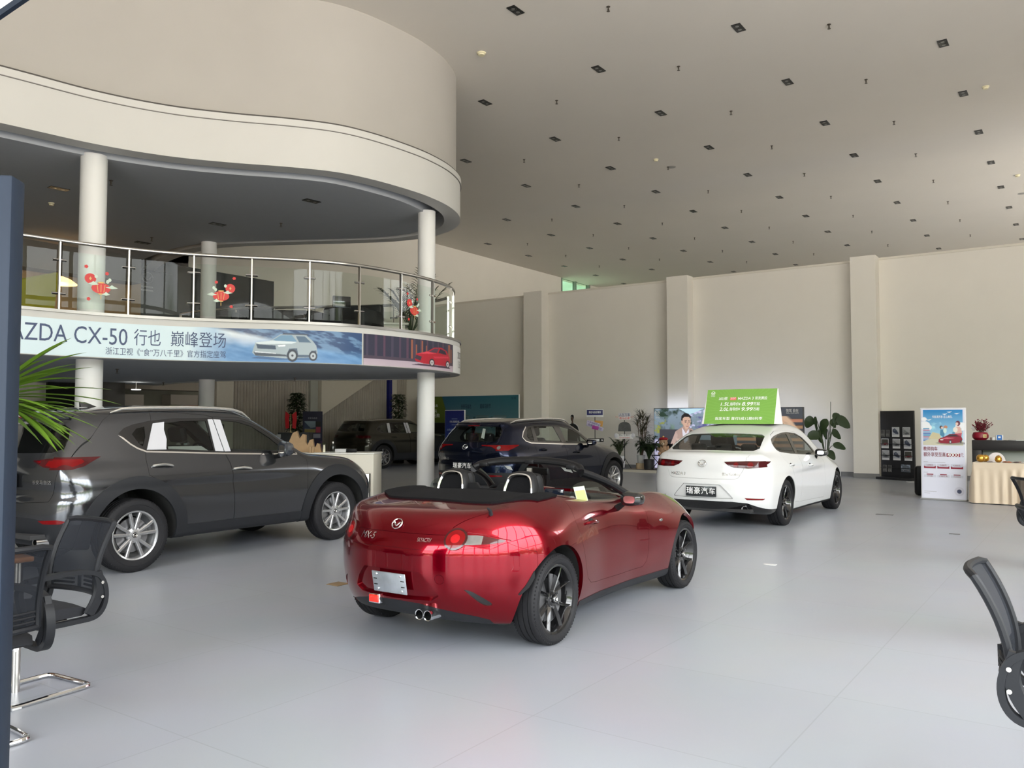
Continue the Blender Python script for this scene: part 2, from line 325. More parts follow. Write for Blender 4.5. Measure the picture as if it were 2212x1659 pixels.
# glazed facades behind the camera and to the right
FR = mat('white_window_frame', (.7, .7, .7), .4, noise=.02)
def facade(prefix, along, fixed, lo, hi, n, k):
    for q in range(n + 1):
        c = lo + (hi - lo) * q / n; a, b = ((c - .09, fixed - .1), (c + .09, fixed + .1)) if along == 'u' else ((fixed - .1, c - .09), (fixed + .1, c + .09))
        struct(slab(prefix + '_mullion', a, b, 0, H, FR))
    for z in (.25, 3.1, 6.2, H - .35):
        a, b = ((lo, fixed - .08), (hi, fixed + .08)) if along == 'u' else ((fixed - .08, lo), (fixed + .08, hi))
        struct(slab(prefix + '_transom', a, b, z - .07, z + .07, FR))
facade('window_front', 'u', V_FRONT, -6, U_RIGHT, 6, 0); facade('window_right', 'v', U_RIGHT, V_FRONT, V_FAR, 18, 0)
struct(slab('light_block_wall_front_upper', (-6, V_FRONT - .25), (U_RIGHT, V_FRONT + .02), 6.3, H, WALLM)); struct(slab('light_block_wall_right', (U_RIGHT, 11), (U_RIGHT + .25, V_BACK), 0, H, WALLM)); struct(slab('light_block_wall_right_far', (U_RIGHT, 35), (U_RIGHT + .25, V_FAR), 0, H, WALLM))  # unseen solid stretches, sized to hold daylight off drum, floor and far ceiling
struct(slab('light_block_wall_front', (u0, V_FRONT - .3), (-6, V_FRONT), 0, H, WALLM))  # unseen solid stretch, its end set to cut daylight on the drum

# ------------------------------------------------------------------ the curved mezzanine
PATH = cr([(x, y, 0) for x, y in [(-16, 4.9), (-12.5, 6.8), (-9.9, 9.2), (-7.35, 11.75), (-6.45, 12.65), (-5.6, 13.22), (-4.7, 13.56), (-3.8, 13.80), (-3.1, 14.06), (-2.6, 14.42), (-2.08, 14.98), (-1.6, 15.65), (-1.24, 16.45), (-1.1, 17.3), (-1.25, 18.2), (-1.8, 19.05), (-2.7, 19.58), (-3.9, 19.83), (-5.4, 20.0), (-6.9, 20.25), (-7.8, 20.7), (-8.6, 21.4), (-9.4, 22.3), (-10.3, 23.6)]], 10)
def offs(P, d):                                # move a plan path inwards by d
    o = []
    for i, p in enumerate(P):
        t = (P[min(i + 1, len(P) - 1)] - P[max(i - 1, 0)]).normalized(); o.append(p + Vector((-t.y, t.x, 0)) * d)
    return o
LEFTEND = [UV(U_LEFT, 14.5), UV(U_LEFT, -6.5), Vector((-19, 3.0, 0))]
def closed_poly(P): return [(p.x, p.y) for p in P] + [(p.x, p.y) for p in LEFTEND]
def strip(P, z0, z1, name, m, thick=0, parent=None):
    b = MB(); n = len(P); Q = offs(P, thick) if thick else None
    if thick:
        rings = [[(p.x, p.y, z0) for p in P], [(p.x, p.y, z1) for p in P], [(q.x, q.y, z1) for q in Q], [(q.x, q.y, z0) for q in Q], [(p.x, p.y, z0) for p in P]]
    else: rings = [[(p.x, p.y, z0) for p in P], [(p.x, p.y, z1) for p in P]]
    b.loft(rings, False); return b.build(name, m, parent, ang=60)
ZS0, ZS1, ZU = 2.486, 3.15, 5.80
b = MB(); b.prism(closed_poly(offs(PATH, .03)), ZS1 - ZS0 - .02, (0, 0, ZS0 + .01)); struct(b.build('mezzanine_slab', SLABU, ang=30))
struct(strip(PATH, ZS0, ZS1 - .01, 'mezzanine_fascia', WHITE, .2))
struct(strip(offs(PATH, -.03), ZS1 - .01, ZS1 + .035, 'mezzanine_edge_trim', mat('grey_metal_edge', (.32, .31, .30), .35, metal=.7, noise=.05), .34))
b = MB(); b.prism(closed_poly(offs(PATH, .33)), .02, (0, 0, ZS1)); struct(b.build('mezzanine_floor', mat('dark_grey_floor', (.08, .08, .085), .35, noise=.1, nscale=3)))
struct(strip(PATH, ZU, 6.50, 'drum_band', WHITE, .34)); struct(strip(offs(PATH, -.02), 6.50, 6.615, 'drum_band_lip', WHITE, .3))
struct(strip(offs(PATH, -.004), 6.61, 6.645, 'drum_gap_shade_strip', mat('painted_gap_shade', (.09, .085, .08), .8, noise=.1), .2)); struct(strip(offs(PATH, -.023), 6.492, 6.503, 'drum_joint_line', mat('joint_line', (.22, .21, .2), .8, noise=.1), .1)); struct(strip(offs(PATH, .09), 6.64, H, 'drum_wall', mat('drum_plaster_dimmed', (.435, .415, .385), .7, noise=.04, nscale=1.5, bump=.04), .2))  # dark strip paints the gap's shade; dimmed plaster paints the drum's weaker light
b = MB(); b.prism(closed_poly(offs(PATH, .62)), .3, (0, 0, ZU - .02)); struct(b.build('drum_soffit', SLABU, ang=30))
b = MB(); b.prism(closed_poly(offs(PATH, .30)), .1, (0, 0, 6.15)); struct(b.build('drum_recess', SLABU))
for i, (px, s, zb) in enumerate([(190, 134.5, 0), (920, 106, 0), (446, 91, 0)]):
    Z = F / s * 1.0; c = Vector(((px + (1.5 if i == 0 else 0) - 1106) / F * Z, Z, 0)); R = .200 if i < 2 else .178
    o = MB().cyl(c, c + Vector((0, 0, ZU + .02)), R if i != 1 else .178, 40).build('column', COLM); struct(o)
# arc length <-> pixel column tables for the front edge
def px_of(p): return 1106 + p.x / (p.y * math.cos(TH) + (p.z - HC) * math.sin(TH)) * F
ARC = [0]
for i in range(1, len(PATH)): ARC.append(ARC[-1] + (PATH[i] - PATH[i - 1]).length)
NF = min(range(len(PATH)), key=lambda i: -PATH[i].x)          # the tip
PXS = [px_of(Vector((p.x, p.y, 2.8))) for p in PATH[:NF + 1]]
def arc_at(px): return float(np.interp(px, PXS, ARC[:NF + 1]))
def path_at(s, d=0.0, z=0.0):
    i = max(0, min(len(ARC) - 2, int(np.searchsorted(ARC, s)) - 1)); t = (s - ARC[i]) / (ARC[i + 1] - ARC[i]); p = PATH[i].lerp(PATH[i + 1], t)
    a = (PATH[min(i + 1, len(PATH) - 1)] - PATH[max(i - 1, 0)]).normalized(); bb = (PATH[min(i + 2, len(PATH) - 1)] - PATH[i]).normalized(); tn = a.lerp(bb, t).normalized()
    return Vector((p.x - tn.y * d, p.y + tn.x * d, z)), tn
# railing
RAILG = glassmat('railing_glass', (.86, .92, .89), .55)
def railing(name, svals, s0, s1, label, d=.13):
    r = empty(name, path_at((s0 + s1) / 2, d, ZS1)[0], 0, label, 'railing'); off = -r.location
    n = max(8, int((s1 - s0) / .12)); pts = [path_at(s0 + (s1 - s0) * i / n, d, 4.25)[0] + off for i in range(n + 1)]
    MB().tube(pts, .032, 12).build('handrail', STEEL, r)
    for s in svals:
        p, tn = path_at(s, d, ZS1 + .02); p += off; nn = Vector((tn.y, -tn.x, 0))
        b = MB(); b.box(p + Vector((0, 0, .53)), (.022, .055, 1.06), math.atan2(tn.y, tn.x)); b.box(p + Vector((0, 0, .01)), (.06, .1, .02), math.atan2(tn.y, tn.x)); po = b.build('post', STEEL, r)
        for z in (.27, .78):
            q = p + Vector((0, 0, z)); MB().tube([q - tn * .10, q - tn * .095, q + tn * .095, q + tn * .10], [.010, .019, .019, .010], 8).build('glass_clamp', CHROME, po)
    for a, c in zip(svals[:-1], svals[1:]):
        m = max(2, int((c - a) / .15)); P = [path_at(a + .04 + (c - a - .08) * i / m, d, 0)[0] + off for i in range(m + 1)]; Q = [path_at(a + .04 + (c - a - .08) * i / m, d + .01, 0)[0] + off for i in range(m + 1)]
        L = lambda A, z: [(p.x, p.y, z) for p in A]
        z0, z1 = ZS1 + .09 + off.z, ZS1 + .95 + off.z
        MB().loft([L(P, z0), L(P, z1)], False).build('glass_panel', RAILG, r)
    return r
fs = [arc_at(-60), arc_at(30)] + [arc_at(x) for x in (131, 278, 416, 541, 669, 784, 876)]; st = fs[-1] - fs[-2]
fs += [fs[-1] + .98, fs[-1] + 1.96, fs[-1] + 2.95]; fs = [fs[1] - 1.3] + fs[1:]
railing('glass_railing', fs, fs[0], fs[-1], 'curved steel and glass railing on the front edge of the mezzanine')
bs = [fs[-1] + .45 + 1.0 * k for k in range(0, 9)]
railing('glass_railing', bs, bs[0], bs[-1], 'steel and glass railing along the rear edge of the mezzanine')
# the printed banners on the fascia
def arc_fn(s0, z0, d=-.012):
    def fn(vs):
        out = np.empty((len(vs), 3)); cache = {}
        for i, (x, y) in enumerate(vs):
            k = round(x, 4)
            if k not in cache: cache[k] = path_at(s0 + x, d, 0)[0]
            p = cache[k]; out[i] = (p.x, p.y, z0 + y)
        return out
    return fn
BH = .545; zb = 2.495
s0, s1 = arc_at(-60), arc_at(781); c = Canvas(s1 - s0, BH, 160, (.60, .72, .80)); wv = s1 - s0
n1 = c.noise(5, 3, 1.2, .5); n2 = c.noise(26, 5, 2.2, 1.4)
tx = (c.x / wv)
c.a = np.stack([.58 + .12 * n1, .72 + .10 * n1, .78 + .1 * n1], -1)
right = np.clip((tx - .52 + .25 * (n1 - .5)) / .16, 0, 1); n3 = c.noise(7, 15, 2.0, .8); cl = np.clip((n3 - .5) * 4, 0, 1) * np.clip(c.y / BH * 1.6 - .35, 0, 1) * np.clip((.80 - tx) / .1, 0, 1); blue = np.stack([.05 + .16 * n2 + .6 * cl, .18 + .22 * n2 + .5 * cl, .42 + .25 * n2 + .3 * cl], -1)
c.a = c.a * (1 - right[..., None]) + blue * right[..., None]
dk = np.clip((tx - .80 + .5 * (c.y / BH - .5)) / .06, 0, 1) * np.clip(c.y / BH * 3 - .3, 0, 1); rk = np.clip((n2 - .47) * 7, 0, 1); c.a = c.a * (1 - dk[..., None] * .9) + (np.stack([.02 + .12 * rk, .05 + .2 * rk, .14 + .28 * rk], -1)) * dk[..., None] * .9
gr = np.clip(1 - c.y / .12, 0, 1) * np.clip((tx - .6) / .1, 0, 1); c.a = c.a * (1 - gr[..., None] * .5) + np.array((.15, .3, .55)) * gr[..., None] * .5
cx0 = arc_at(545) - s0; cx1 = arc_at(686) - s0; wc = cx1 - cx0; SIL = (.36, .43, .48)
def cpoly(pts, col, al=1): c.poly([(cx0 + a * wc, .035 + q * .46) for a, q in pts], col, al)
cpoly([(-.02, .05), (.3, .0), (1.02, .02), (.9, .1), (.1, .12)], (.05, .1, .22), .7)
cpoly([(.02, .42), (.05, .62), (.28, .7), (.42, .93), (.62, .96), (.82, .93), (.93, .7), (.98, .55), (1, .28), (.96, .12), (.5, .06), (.05, .14), (0, .25)], SIL)
cpoly([(.30, .70), (.43, .90), (.60, .91), (.68, .68)], (.16, .30, .45)); cpoly([(.71, .66), (.66, .88), (.80, .88), (.90, .66)], (.08, .14, .22))
cpoly([(.05, .62), (.3, .70), (.68, .67), (.6, .6), (.1, .55)], (.66, .74, .78)); cpoly([(.06, .56), (.35, .52), (.36, .38), (.08, .4)], (.05, .08, .13)); cpoly([(.38, .53), (.5, .56), (.5, .5), (.4, .48)], (.85, .9, .95))
cpoly([(.02, .28), (.5, .2), (.55, .13), (.05, .14)], (.07, .09, .12)); cpoly([(.04, .3), (.36, .25), (.36, .22), (.04, .26)], (.7, .75, .8))
cpoly([(.45, .93), (.84, .93), (.86, .97), (.47, .985)], (.06, .08, .12)); cpoly([(.52, .2), (.56, .42), (.68, .44), (.7, .2), (.88, .2), (.9, .36), (.98, .38), (.98, .12), (.52, .1)], (.08, .12, .18))
for ex, er in ((.61, .15), (.93, .12)):
    c.ell(cx0 + ex * wc, .035 + .17 * .46, er * wc * .55, .105 * er / .15, (.03, .04, .06)); c.ell(cx0 + ex * wc, .035 + .17 * .46, er * wc * .35, .067 * er / .15, (.45, .5, .55)); c.ell(cx0 + ex * wc, .035 + .17 * .46, er * wc * .12, .02, (.04, .04, .06))
ban = empty('banner', path_at((s0 + s1) / 2, -.012, zb)[0], 0, 'long pale blue banner showing a silver car and dark lettering on mezzanine front', 'banner')
def reparent(o, r): o.parent = r; o.matrix_parent_inverse = Matrix.Translation(-r.location); return o
reparent(c.plane('printed_sheet', None, None, None, PRINT, None, arc_fn(s0, zb)), ban)
INK = mat('navy_ink', (.05, .075, .16), .5, noise=.05)
def arc_text(name, body, size, pxa, pxb, z, m, root, **k):
    a, e_ = arc_at(pxa), arc_at(pxb); v, f = glyphs(body, size, **k); xs = [p[0] for p in v]; w0, w1 = min(xs), max(xs); sc = (e_ - a) / (w1 - w0)
    b = MB(); P = []
    for x, y in v:
        q = path_at(a + (x - w0) * sc, -.017, z + y)[0]; P.append(q)
    b.add(P, f); return reparent(b.build(name, m, None, smooth=False), root)
arc_text('headline', 'MAZDA CX-50', .37, -16, 275, zb + .315, INK, ban); arc_text('headline', '行也', .28, 289, 347, zb + .318, INK, ban)
arc_text('headline', '巅峰登场', .27, 369, 488, zb + .318, INK, ban); arc_text('subline', '浙江卫视《“食”万八千里》官方指定座驾', .125, 228, 488, zb + .095, INK, ban)
s2, s3 = arc_at(784.5), arc_at(977); c = Canvas(s3 - s2, BH, 110, (.03, .03, .06)); wv = s3 - s2
nn = c.noise(6, 9, .3); c.vgrad(0, 0, wv, .16, (.55, .45, .52), (.42, .34, .42)); 
for k in range(14): c.rect(.05 + k * wv / 14, .15, .05 + k * wv / 14 + .05, BH, (.06 + .02 * (k % 3), .05, .09))
for k, (x, w_) in enumerate([(.42, .02), (.47, .012), (.53, .02), (.58, .015), (.9, .04), (.95, .02)]): c.rect(x * wv, .16, (x + w_) * wv, BH * (.8 if k % 2 else .95), (.30, .10, .06))
c.rect(0, .12, wv, .17, (.07, .05, .08)); c.rect(.05 * wv, .5, .12 * wv, .507, (.7, .7, .7))
x0 = .46 * wv; ww = .47 * wv
def cp(pts, col): c.poly([(x0 + a * ww, .05 + q * .40) for a, q in pts], col)
cp([(-.1, .02), (1.05, .0), (.9, .1), (.1, .1)], (.05, .02, .05))
cp([(0, .3), (.03, .55), (.3, .72), (.48, .93), (.7, .98), (.88, .85), (1, .55), (1, .2), (.9, .1), (.2, .12), (.02, .2)], (.45, .01, .03)); cp([(.33, .70), (.5, .9), (.62, .92), (.56, .7)], (.10, .04, .07)); cp([(.6, .7), (.66, .92), (.83, .84), (.88, .66)], (.03, .02, .04))
cp([(.05, .56), (.3, .7), (.55, .66), (.3, .6)], (.75, .06, .10)); cp([(.0, .33), (.03, .5), (.16, .44), (.13, .24)], (.05, .03, .05)); cp([(.45, .5), (.95, .6), (.95, .52), (.5, .42)], (.62, .03, .07))
for ex in (.42, .92): c.ell(x0 + ex * ww, .05 + .2 * .4, .075 * ww, .075, (.02, .02, .03)); c.ell(x0 + ex * ww, .05 + .2 * .4, .05 * ww, .05, (.55, .5, .53)); c.ell(x0 + ex * ww, .05 + .2 * .4, .015 * ww, .015, (.03, .03, .03))
b2 = empty('banner', path_at((s2 + s3) / 2, -.012, zb)[0], 0, 'dark banner showing a red car on the mezzanine front near its tip', 'banner')
reparent(c.plane('printed_sheet', None, None, None, PRINT, None, arc_fn(s2, zb)), b2)
c = Canvas(1.6, BH, 20, (.72, .72, .72)); b3 = empty('banner', path_at(s3 + .8, -.012, zb)[0], 0, 'white banner with grey figures at the tip of the mezzanine', 'banner')
reparent(c.plane('printed_sheet', None, None, None, PRINT, None, arc_fn(s3 + .01, zb)), b3)
for body, z in (('2023款', zb + .36), ('1.5L', zb + .17)):
    v, f = glyphs(body, .2, 'LEFT'); b = MB(); b.add([path_at(s3 + .32 + x, -.017, z + y)[0] for x, y in v], f); reparent(b.build('price_text', mat('grey_ink', (.1, .1, .12), .5, noise=.05), None, smooth=False), b3)
# lantern stickers on the glass
def sticker(px, label, k=1.0, flip=1):
    s = arc_at(px); o, tn = path_at(s, .115, 3.62); nn = Vector((tn.y, -tn.x, 0)); b = [MB() for _ in range(4)]
    for q in b: q.X = Matrix.Translation(-o)
    def disc(bb, x, y, rx, ry, n=20, lay=0, a0=0, pts=None):
        P = pts or [(x + rx * math.cos(2 * PI * i / n + a0), y + ry * math.sin(2 * PI * i / n + a0)) for i in range(n)]
        bb.add([path_at(s + flip * p[0] * k, .121 - .002 * lay, 3.62 + p[1] * k)[0] for p in P], [tuple(range(len(P)))])
    disc(b[0], .05, -.04, .135, .085, lay=1); kids = []
    for x, y, q_ in ((-.1, .1, .08), (-.16, .28, .03), (.13, .2, .03), (-.12, -.22, .03)): kb = MB(); kb.X = b[0].X; disc(kb, x, y, q_, q_, 20 if q_ > .05 else 5, 1); kids.append((kb, 'round_lantern' if q_ > .05 else 'blossom'))
    for x, y, w in ((-.06, .02, .08), (.2, -.02, .09), (.12, -.13, .06)): disc(b[1], 0, 0, 0, 0, lay=3, pts=[(x - w, y), (x - w * .3, y + .02), (x, y + .045), (x + w * .4, y + .02), (x + w, y), (x, y - .02)])
    for x, y in ((.17, .1), (.14, .07), (-.02, .14)): disc(b[1], x, y, .025, .03, 7, 2)
    for x in (-.04, 0, .04): disc(b[2], 0, 0, 0, 0, lay=2, pts=[(.05 + x - .004, -.1), (.05 + x + .004, -.1), (.05 + x * 1.4 + .004, .02), (.05 + x * 1.4 - .004, .02)])
    disc(b[2], .05, .05, .05, .012, 12, 2); disc(b[2], .05, -.13, .04, .01, 12, 2); disc(b[2], -.1, .1, .018, .03, 4, 2); disc(b[2], .05, -.18, .006, .04, 6, 2)
    r = b[0].build('lantern_sticker', mat('red_vinyl', (.62, .03, .03), .4, noise=.1), smooth=False); r.location = o; tag(r, label, 'sticker', 'lantern stickers on the railing glass')
    for kb, kn in kids: kb.build(kn, mat('red_vinyl'), r, False)
    b[1].build('cloud', mat('pale_green_vinyl', (.6, .72, .62), .5, noise=.02), r, False); b[2].build('gold_lines', mat('gold_vinyl', (.7, .45, .15), .4, noise=.02), r, False)
sticker(212, 'red lantern sticker on the railing glass before the left column', 1.0); sticker(482, 'red lantern sticker on the third railing glass from the left', .95, -1); sticker(902, 'red lantern sticker on railing glass before the right column', .95)
# ------------------------------------------------------------------ ceiling fittings
def downlight(P, rz, label, group, proto=[None]):
    if not proto[0]:
        r = empty('downlight'); f = MB(); f.box((0, 0, -.004), (.17, .33, .012)); f.build('frame', mat('black_metal_box', (.012, .012, .012), .4, noise=.1), r)
        for y in (-.075, .075): MB().lathe([(.062, -.012), (.058, -.006), (.03, -.011), (.0, -.012)], (0, y, 0), n=16).build('lamp', mat('dark_reflector', (.25, .25, .24), .3, metal=.6, noise=.05), r)
        proto[0] = r
    else: r = copy_tree(proto[0])
    r.location = P; r.rotation_euler = (0, 0, rz); return tag(r, label, 'downlight', group)
DL = {0: (1113.6, 21.7, 9), 1: (1585.3, 62.2, 9), 2: (2035.9, 93.3, 8), -1: (1042.2, 222.7, 9), -2: (1008.4, 346.9, 9), -3: (1087.1, 474.7, 7)}
SPC = .4125 * (H - HC); Z8 = H - .002
sprk = []
base0 = toUV(*at(1113.6, 21.7, H)[:2])
for j in range(-4, 3):
    for i in range(-1, 9):
        px0 = {0: (1113.6, 21.7), 1: (1585.3, 62.2), 2: (2035.9, 93.3), -1: (1042.2, 222.7), -2: (1008.4, 346.9), -3: (1057, 528), -4: (1145, 552)}[j]
        b0 = toUV(*at(*px0, H)[:2]); p = UV(base0[0] + SPC * j, b0[1] + i * SPC, Z8)
        yy = p.y * math.cos(TH) + (p.z - HC) * math.sin(TH)
        if yy < 1: continue
        X = 1106 + p.x / yy * F; Y = 829.5 - F * ((p.z - HC) * math.cos(TH) - p.y * math.sin(TH)) / yy
        if not (-20 < X < 2240 and -40 < Y < 640) or (X < 985 and Y < 500) or toUV(p.x, p.y)[0] < U_LEFT + .4: continue
        if Y > 620 - .105 * (X - 1167) + 12: continue
        downlight(p, ROOMZ, 'black twin square downlight recessed in the high cream ceiling', 'twin downlights in the high ceiling')
        q = UV(base0[0] + SPC * (j + .5) - .1, b0[1] + (i + .28) * SPC, H); sprk.append(q)
for px, py in ((127, 407), (673, 434), (470, 484), (308, 524)): downlight(at(px, py, ZU - .022), -math.atan2(1, 1) * .9, 'black twin downlight in the grey soffit over the mezzanine', 'twin downlights over the mezzanine')
def sprinkler(P, label, group, proto=[None]):
    if proto[0]: r = proto[0].copy(); COL.objects.link(r)
    else:
        b = MB(); b.lathe([(0, 0), (.035, 0), (.035, -.006), (.012, -.01), (.012, -.05), (.02, -.055), (.006, -.06), (.006, -.075), (.03, -.08), (.03, -.084), (0, -.084)], n=12); r = proto[0] = b.build('sprinkler', mat('dark_brass', (.09, .075, .06), .4, metal=.6, noise=.1))
    r.location = P; return tag(r, label, 'sprinkler', group)
for q in sprk:
    yy = q.y * math.cos(TH) + (q.z - HC) * math.sin(TH); X = 1106 + q.x / yy * F; Y = 829.5 - F * ((q.z - HC) * math.cos(TH) - q.y * math.sin(TH)) / yy
    if X > 1000 and Y > -10 and X < 2230 and Y < 612 - .105 * (X - 1167): sprinkler(q, 'small dark sprinkler head hanging from the high cream ceiling', 'sprinklers in the high ceiling')
for px, py in ((240, 390), (607, 482), (328, 513)): sprinkler(at(px, py, ZU - .02), 'small dark sprinkler under the grey soffit over the mezzanine', 'sprinklers over the mezzanine')
for px, py in ((253, 797), (637, 816), (353, 826)): sprinkler(at(px, py, ZS0 + .01), 'small dark sprinkler under the mezzanine slab', 'sprinklers under the mezzanine')
def detector(P, label, r=.055):
    o = MB().lathe([(0, 0), (r, 0), (r, -.018), (r * .75, -.03), (r * .7, -.055), (0, -.06)], n=20).build('smoke_detector', mat('aged_white_plastic', (.72, .66, .45), .5, noise=.05)); o.location = P; return tag(o, label, 'smoke detector')
detector(at(1040, 114, H), 'yellowed smoke detector on the ceiling right of the drum wall', .09); detector(at(1417, 344, H), 'yellowed smoke detector in the middle of the high ceiling', .07)
detector(at(2129, 187, H), 'yellowed smoke detector at upper right of the high ceiling', .07); detector(at(2198, 378, H), 'small smoke detector near the right edge of the high ceiling', .07); detector(at(111, 438, ZU - .02), 'white smoke detector under the grey soffit left of the column')
for px, py, l in ((1450, 361, 'round grey speaker grille in the middle of the high ceiling'), (2208, 418, 'round grey speaker grille at the right edge of the high ceiling')):
    o = MB().lathe([(0, -.004), (.12, -.004), (.13, 0)], n=28).build('ceiling_speaker', mat('grey_grille', (.3, .29, .27), .7, noise=.05)); o.location = at(px, py, H); tag(o, l, 'speaker')
# ------------------------------------------------------------------ car bodies: smooth implicit shapes, meshed and cut into panels
class Sp:                                     # smoothed monotone spline sampled on a fine grid
    def __init__(s, pts, sig=.03, lo=-2.0, hi=5.5, flat=False):
        x, y = np.array(pts, float).T; s.g = np.arange(lo, hi, .004); h = np.diff(x); d = np.diff(y) / h; m = np.zeros(len(x))
        for i in range(1, len(x) - 1): m[i] = 0 if d[i - 1] * d[i] <= 0 else (h[i - 1] + h[i]) * 3 / ((2 * h[i] + h[i - 1]) / d[i - 1] + (h[i] + 2 * h[i - 1]) / d[i])
        m[0], m[-1] = d[0], d[-1]; i = np.clip(np.searchsorted(x, s.g) - 1, 0, len(x) - 2); t = (s.g - x[i]) / h[i]; tc = np.clip(t, 0, 1)
        v = (2 * tc ** 3 - 3 * tc ** 2 + 1) * y[i] + (tc ** 3 - 2 * tc ** 2 + tc) * h[i] * m[i] + (-2 * tc ** 3 + 3 * tc ** 2) * y[i + 1] + (tc ** 3 - tc ** 2) * h[i] * m[i + 1]
        if not flat: v += np.where(t < 0, t * h[i] * m[0], 0) + np.where(t > 1, (t - 1) * h[i] * m[-1], 0)
        if sig:
            k = np.exp(-.5 * (np.arange(-int(3 * sig / .004), int(3 * sig / .004) + 1) * .004 / sig) ** 2); k /= k.sum(); n = len(k) // 2
            v = np.convolve(np.concatenate([v[0] + (v[0] - v[1]) * np.arange(n, 0, -1), v, v[-1] + (v[-1] - v[-2]) * np.arange(1, n + 1)]), k, 'valid')
        s.v = v
    def __call__(s, x): return np.interp(x, s.g, s.v)
def smax(a, b, k): h = np.maximum(k - np.abs(a - b), 0) / k; return np.maximum(a, b) + h * h * k * .25
def smin(a, b, k): h = np.maximum(k - np.abs(a - b), 0) / k; return np.minimum(a, b) - h * h * k * .25
def sstep(a, b, x): t = np.clip((x - a) / (b - a), 0, 1); return t * t * (3 - 2 * t)
def gauss(x, c, s): return np.exp(-((x - c) / s) ** 2)
def grad(f, P, e=.003):
    G = np.empty_like(P)
    for k in range(3):
        d = np.zeros(3); d[k] = e; G[:, k] = (f(P + d) - f(P - d)) / (2 * e)
    return G
def surface(f, lo, hi, h):                    # f(P) with P (n,3), symmetric in y; returns (V, N, T)
    X = np.arange(lo[0], hi[0] + h, h); Yh = np.arange(0, hi[1] + h, h); Z = np.arange(lo[2], hi[2] + h, h)
    A, B, C = np.meshgrid(X, Yh, Z, indexing='ij'); v = f(np.stack([A.ravel(), B.ravel(), C.ravel()], 1)).reshape(A.shape)
    v = np.concatenate([v[:, :0:-1], v], 1); Y = np.concatenate([-Yh[:0:-1], Yh]); v = np.where(v == 0, 1e-9, v); ins = v < 0
    n = np.array(v.shape) - 1; acc = np.zeros((*n, 3)); cnt = np.zeros(n); quads = []
    cid = -np.ones(n, int); O = np.array([X[0], Y[0], Z[0]])
    ax = [(0, 1, 2), (1, 2, 0), (2, 0, 1)]; cross = []
    for a, b, c in ax:
        s0 = [slice(None)] * 3; s1 = [slice(None)] * 3; s0[a] = slice(0, -1); s1[a] = slice(1, None)
        e = ins[tuple(s0)] != ins[tuple(s1)]; idx = np.argwhere(e); v0 = v[tuple(s0)][e]; v1 = v[tuple(s1)][e]; t = v0 / (v0 - v1)
        p = idx.astype(float); p[:, a] += t; flip = v0 < 0; cross.append((a, b, c, idx, flip))
        for db in (0, 1):
            for dc in (0, 1):
                q = idx.copy(); q[:, b] -= db; q[:, c] -= dc; ok = np.all((q >= 0) & (q < n), 1)
                np.add.at(acc, tuple(q[ok].T), p[ok]); np.add.at(cnt, tuple(q[ok].T), 1)
    act = cnt > 0; cid[act] = np.arange(act.sum()); V = acc[act] / cnt[act][:, None] * h + O
    Q = []
    for a, b, c, idx, flip in cross:
        ids = []
        for db, dc in ((0, 0), (1, 0), (1, 1), (0, 1)):
            q = idx.copy(); q[:, b] -= db; q[:, c] -= dc; ok = np.all((q >= 0) & (q < n), 1); r = -np.ones(len(q), int); r[ok] = cid[tuple(q[ok].T)]; ids.append(r)
        q = np.stack(ids, 1); q[~flip] = q[~flip][:, ::-1]; Q.append(q[np.all(q >= 0, 1)])
    Q = np.concatenate(Q)
    for it in range(4):
        for _ in range(2): g = grad(f, V); V = V - g * (f(V) / np.maximum((g * g).sum(1), .04))[:, None] * .9
        if it < 3:
            S = np.zeros_like(V); m = np.zeros(len(V))
            for i in range(4): np.add.at(S, Q[:, i], V[Q].mean(1)); np.add.at(m, Q[:, i], 1)
            V = V * .4 + S / m[:, None] * .6
    G = grad(f, V); N = G / np.linalg.norm(G, axis=1)[:, None]
    return V, N, np.concatenate([Q[:, [0, 1, 2]], Q[:, [0, 2, 3]]])
def compact(S):
    V, N, T = S; u, inv = np.unique(T, return_inverse=True); return V[u], N[u], inv.reshape(T.shape)
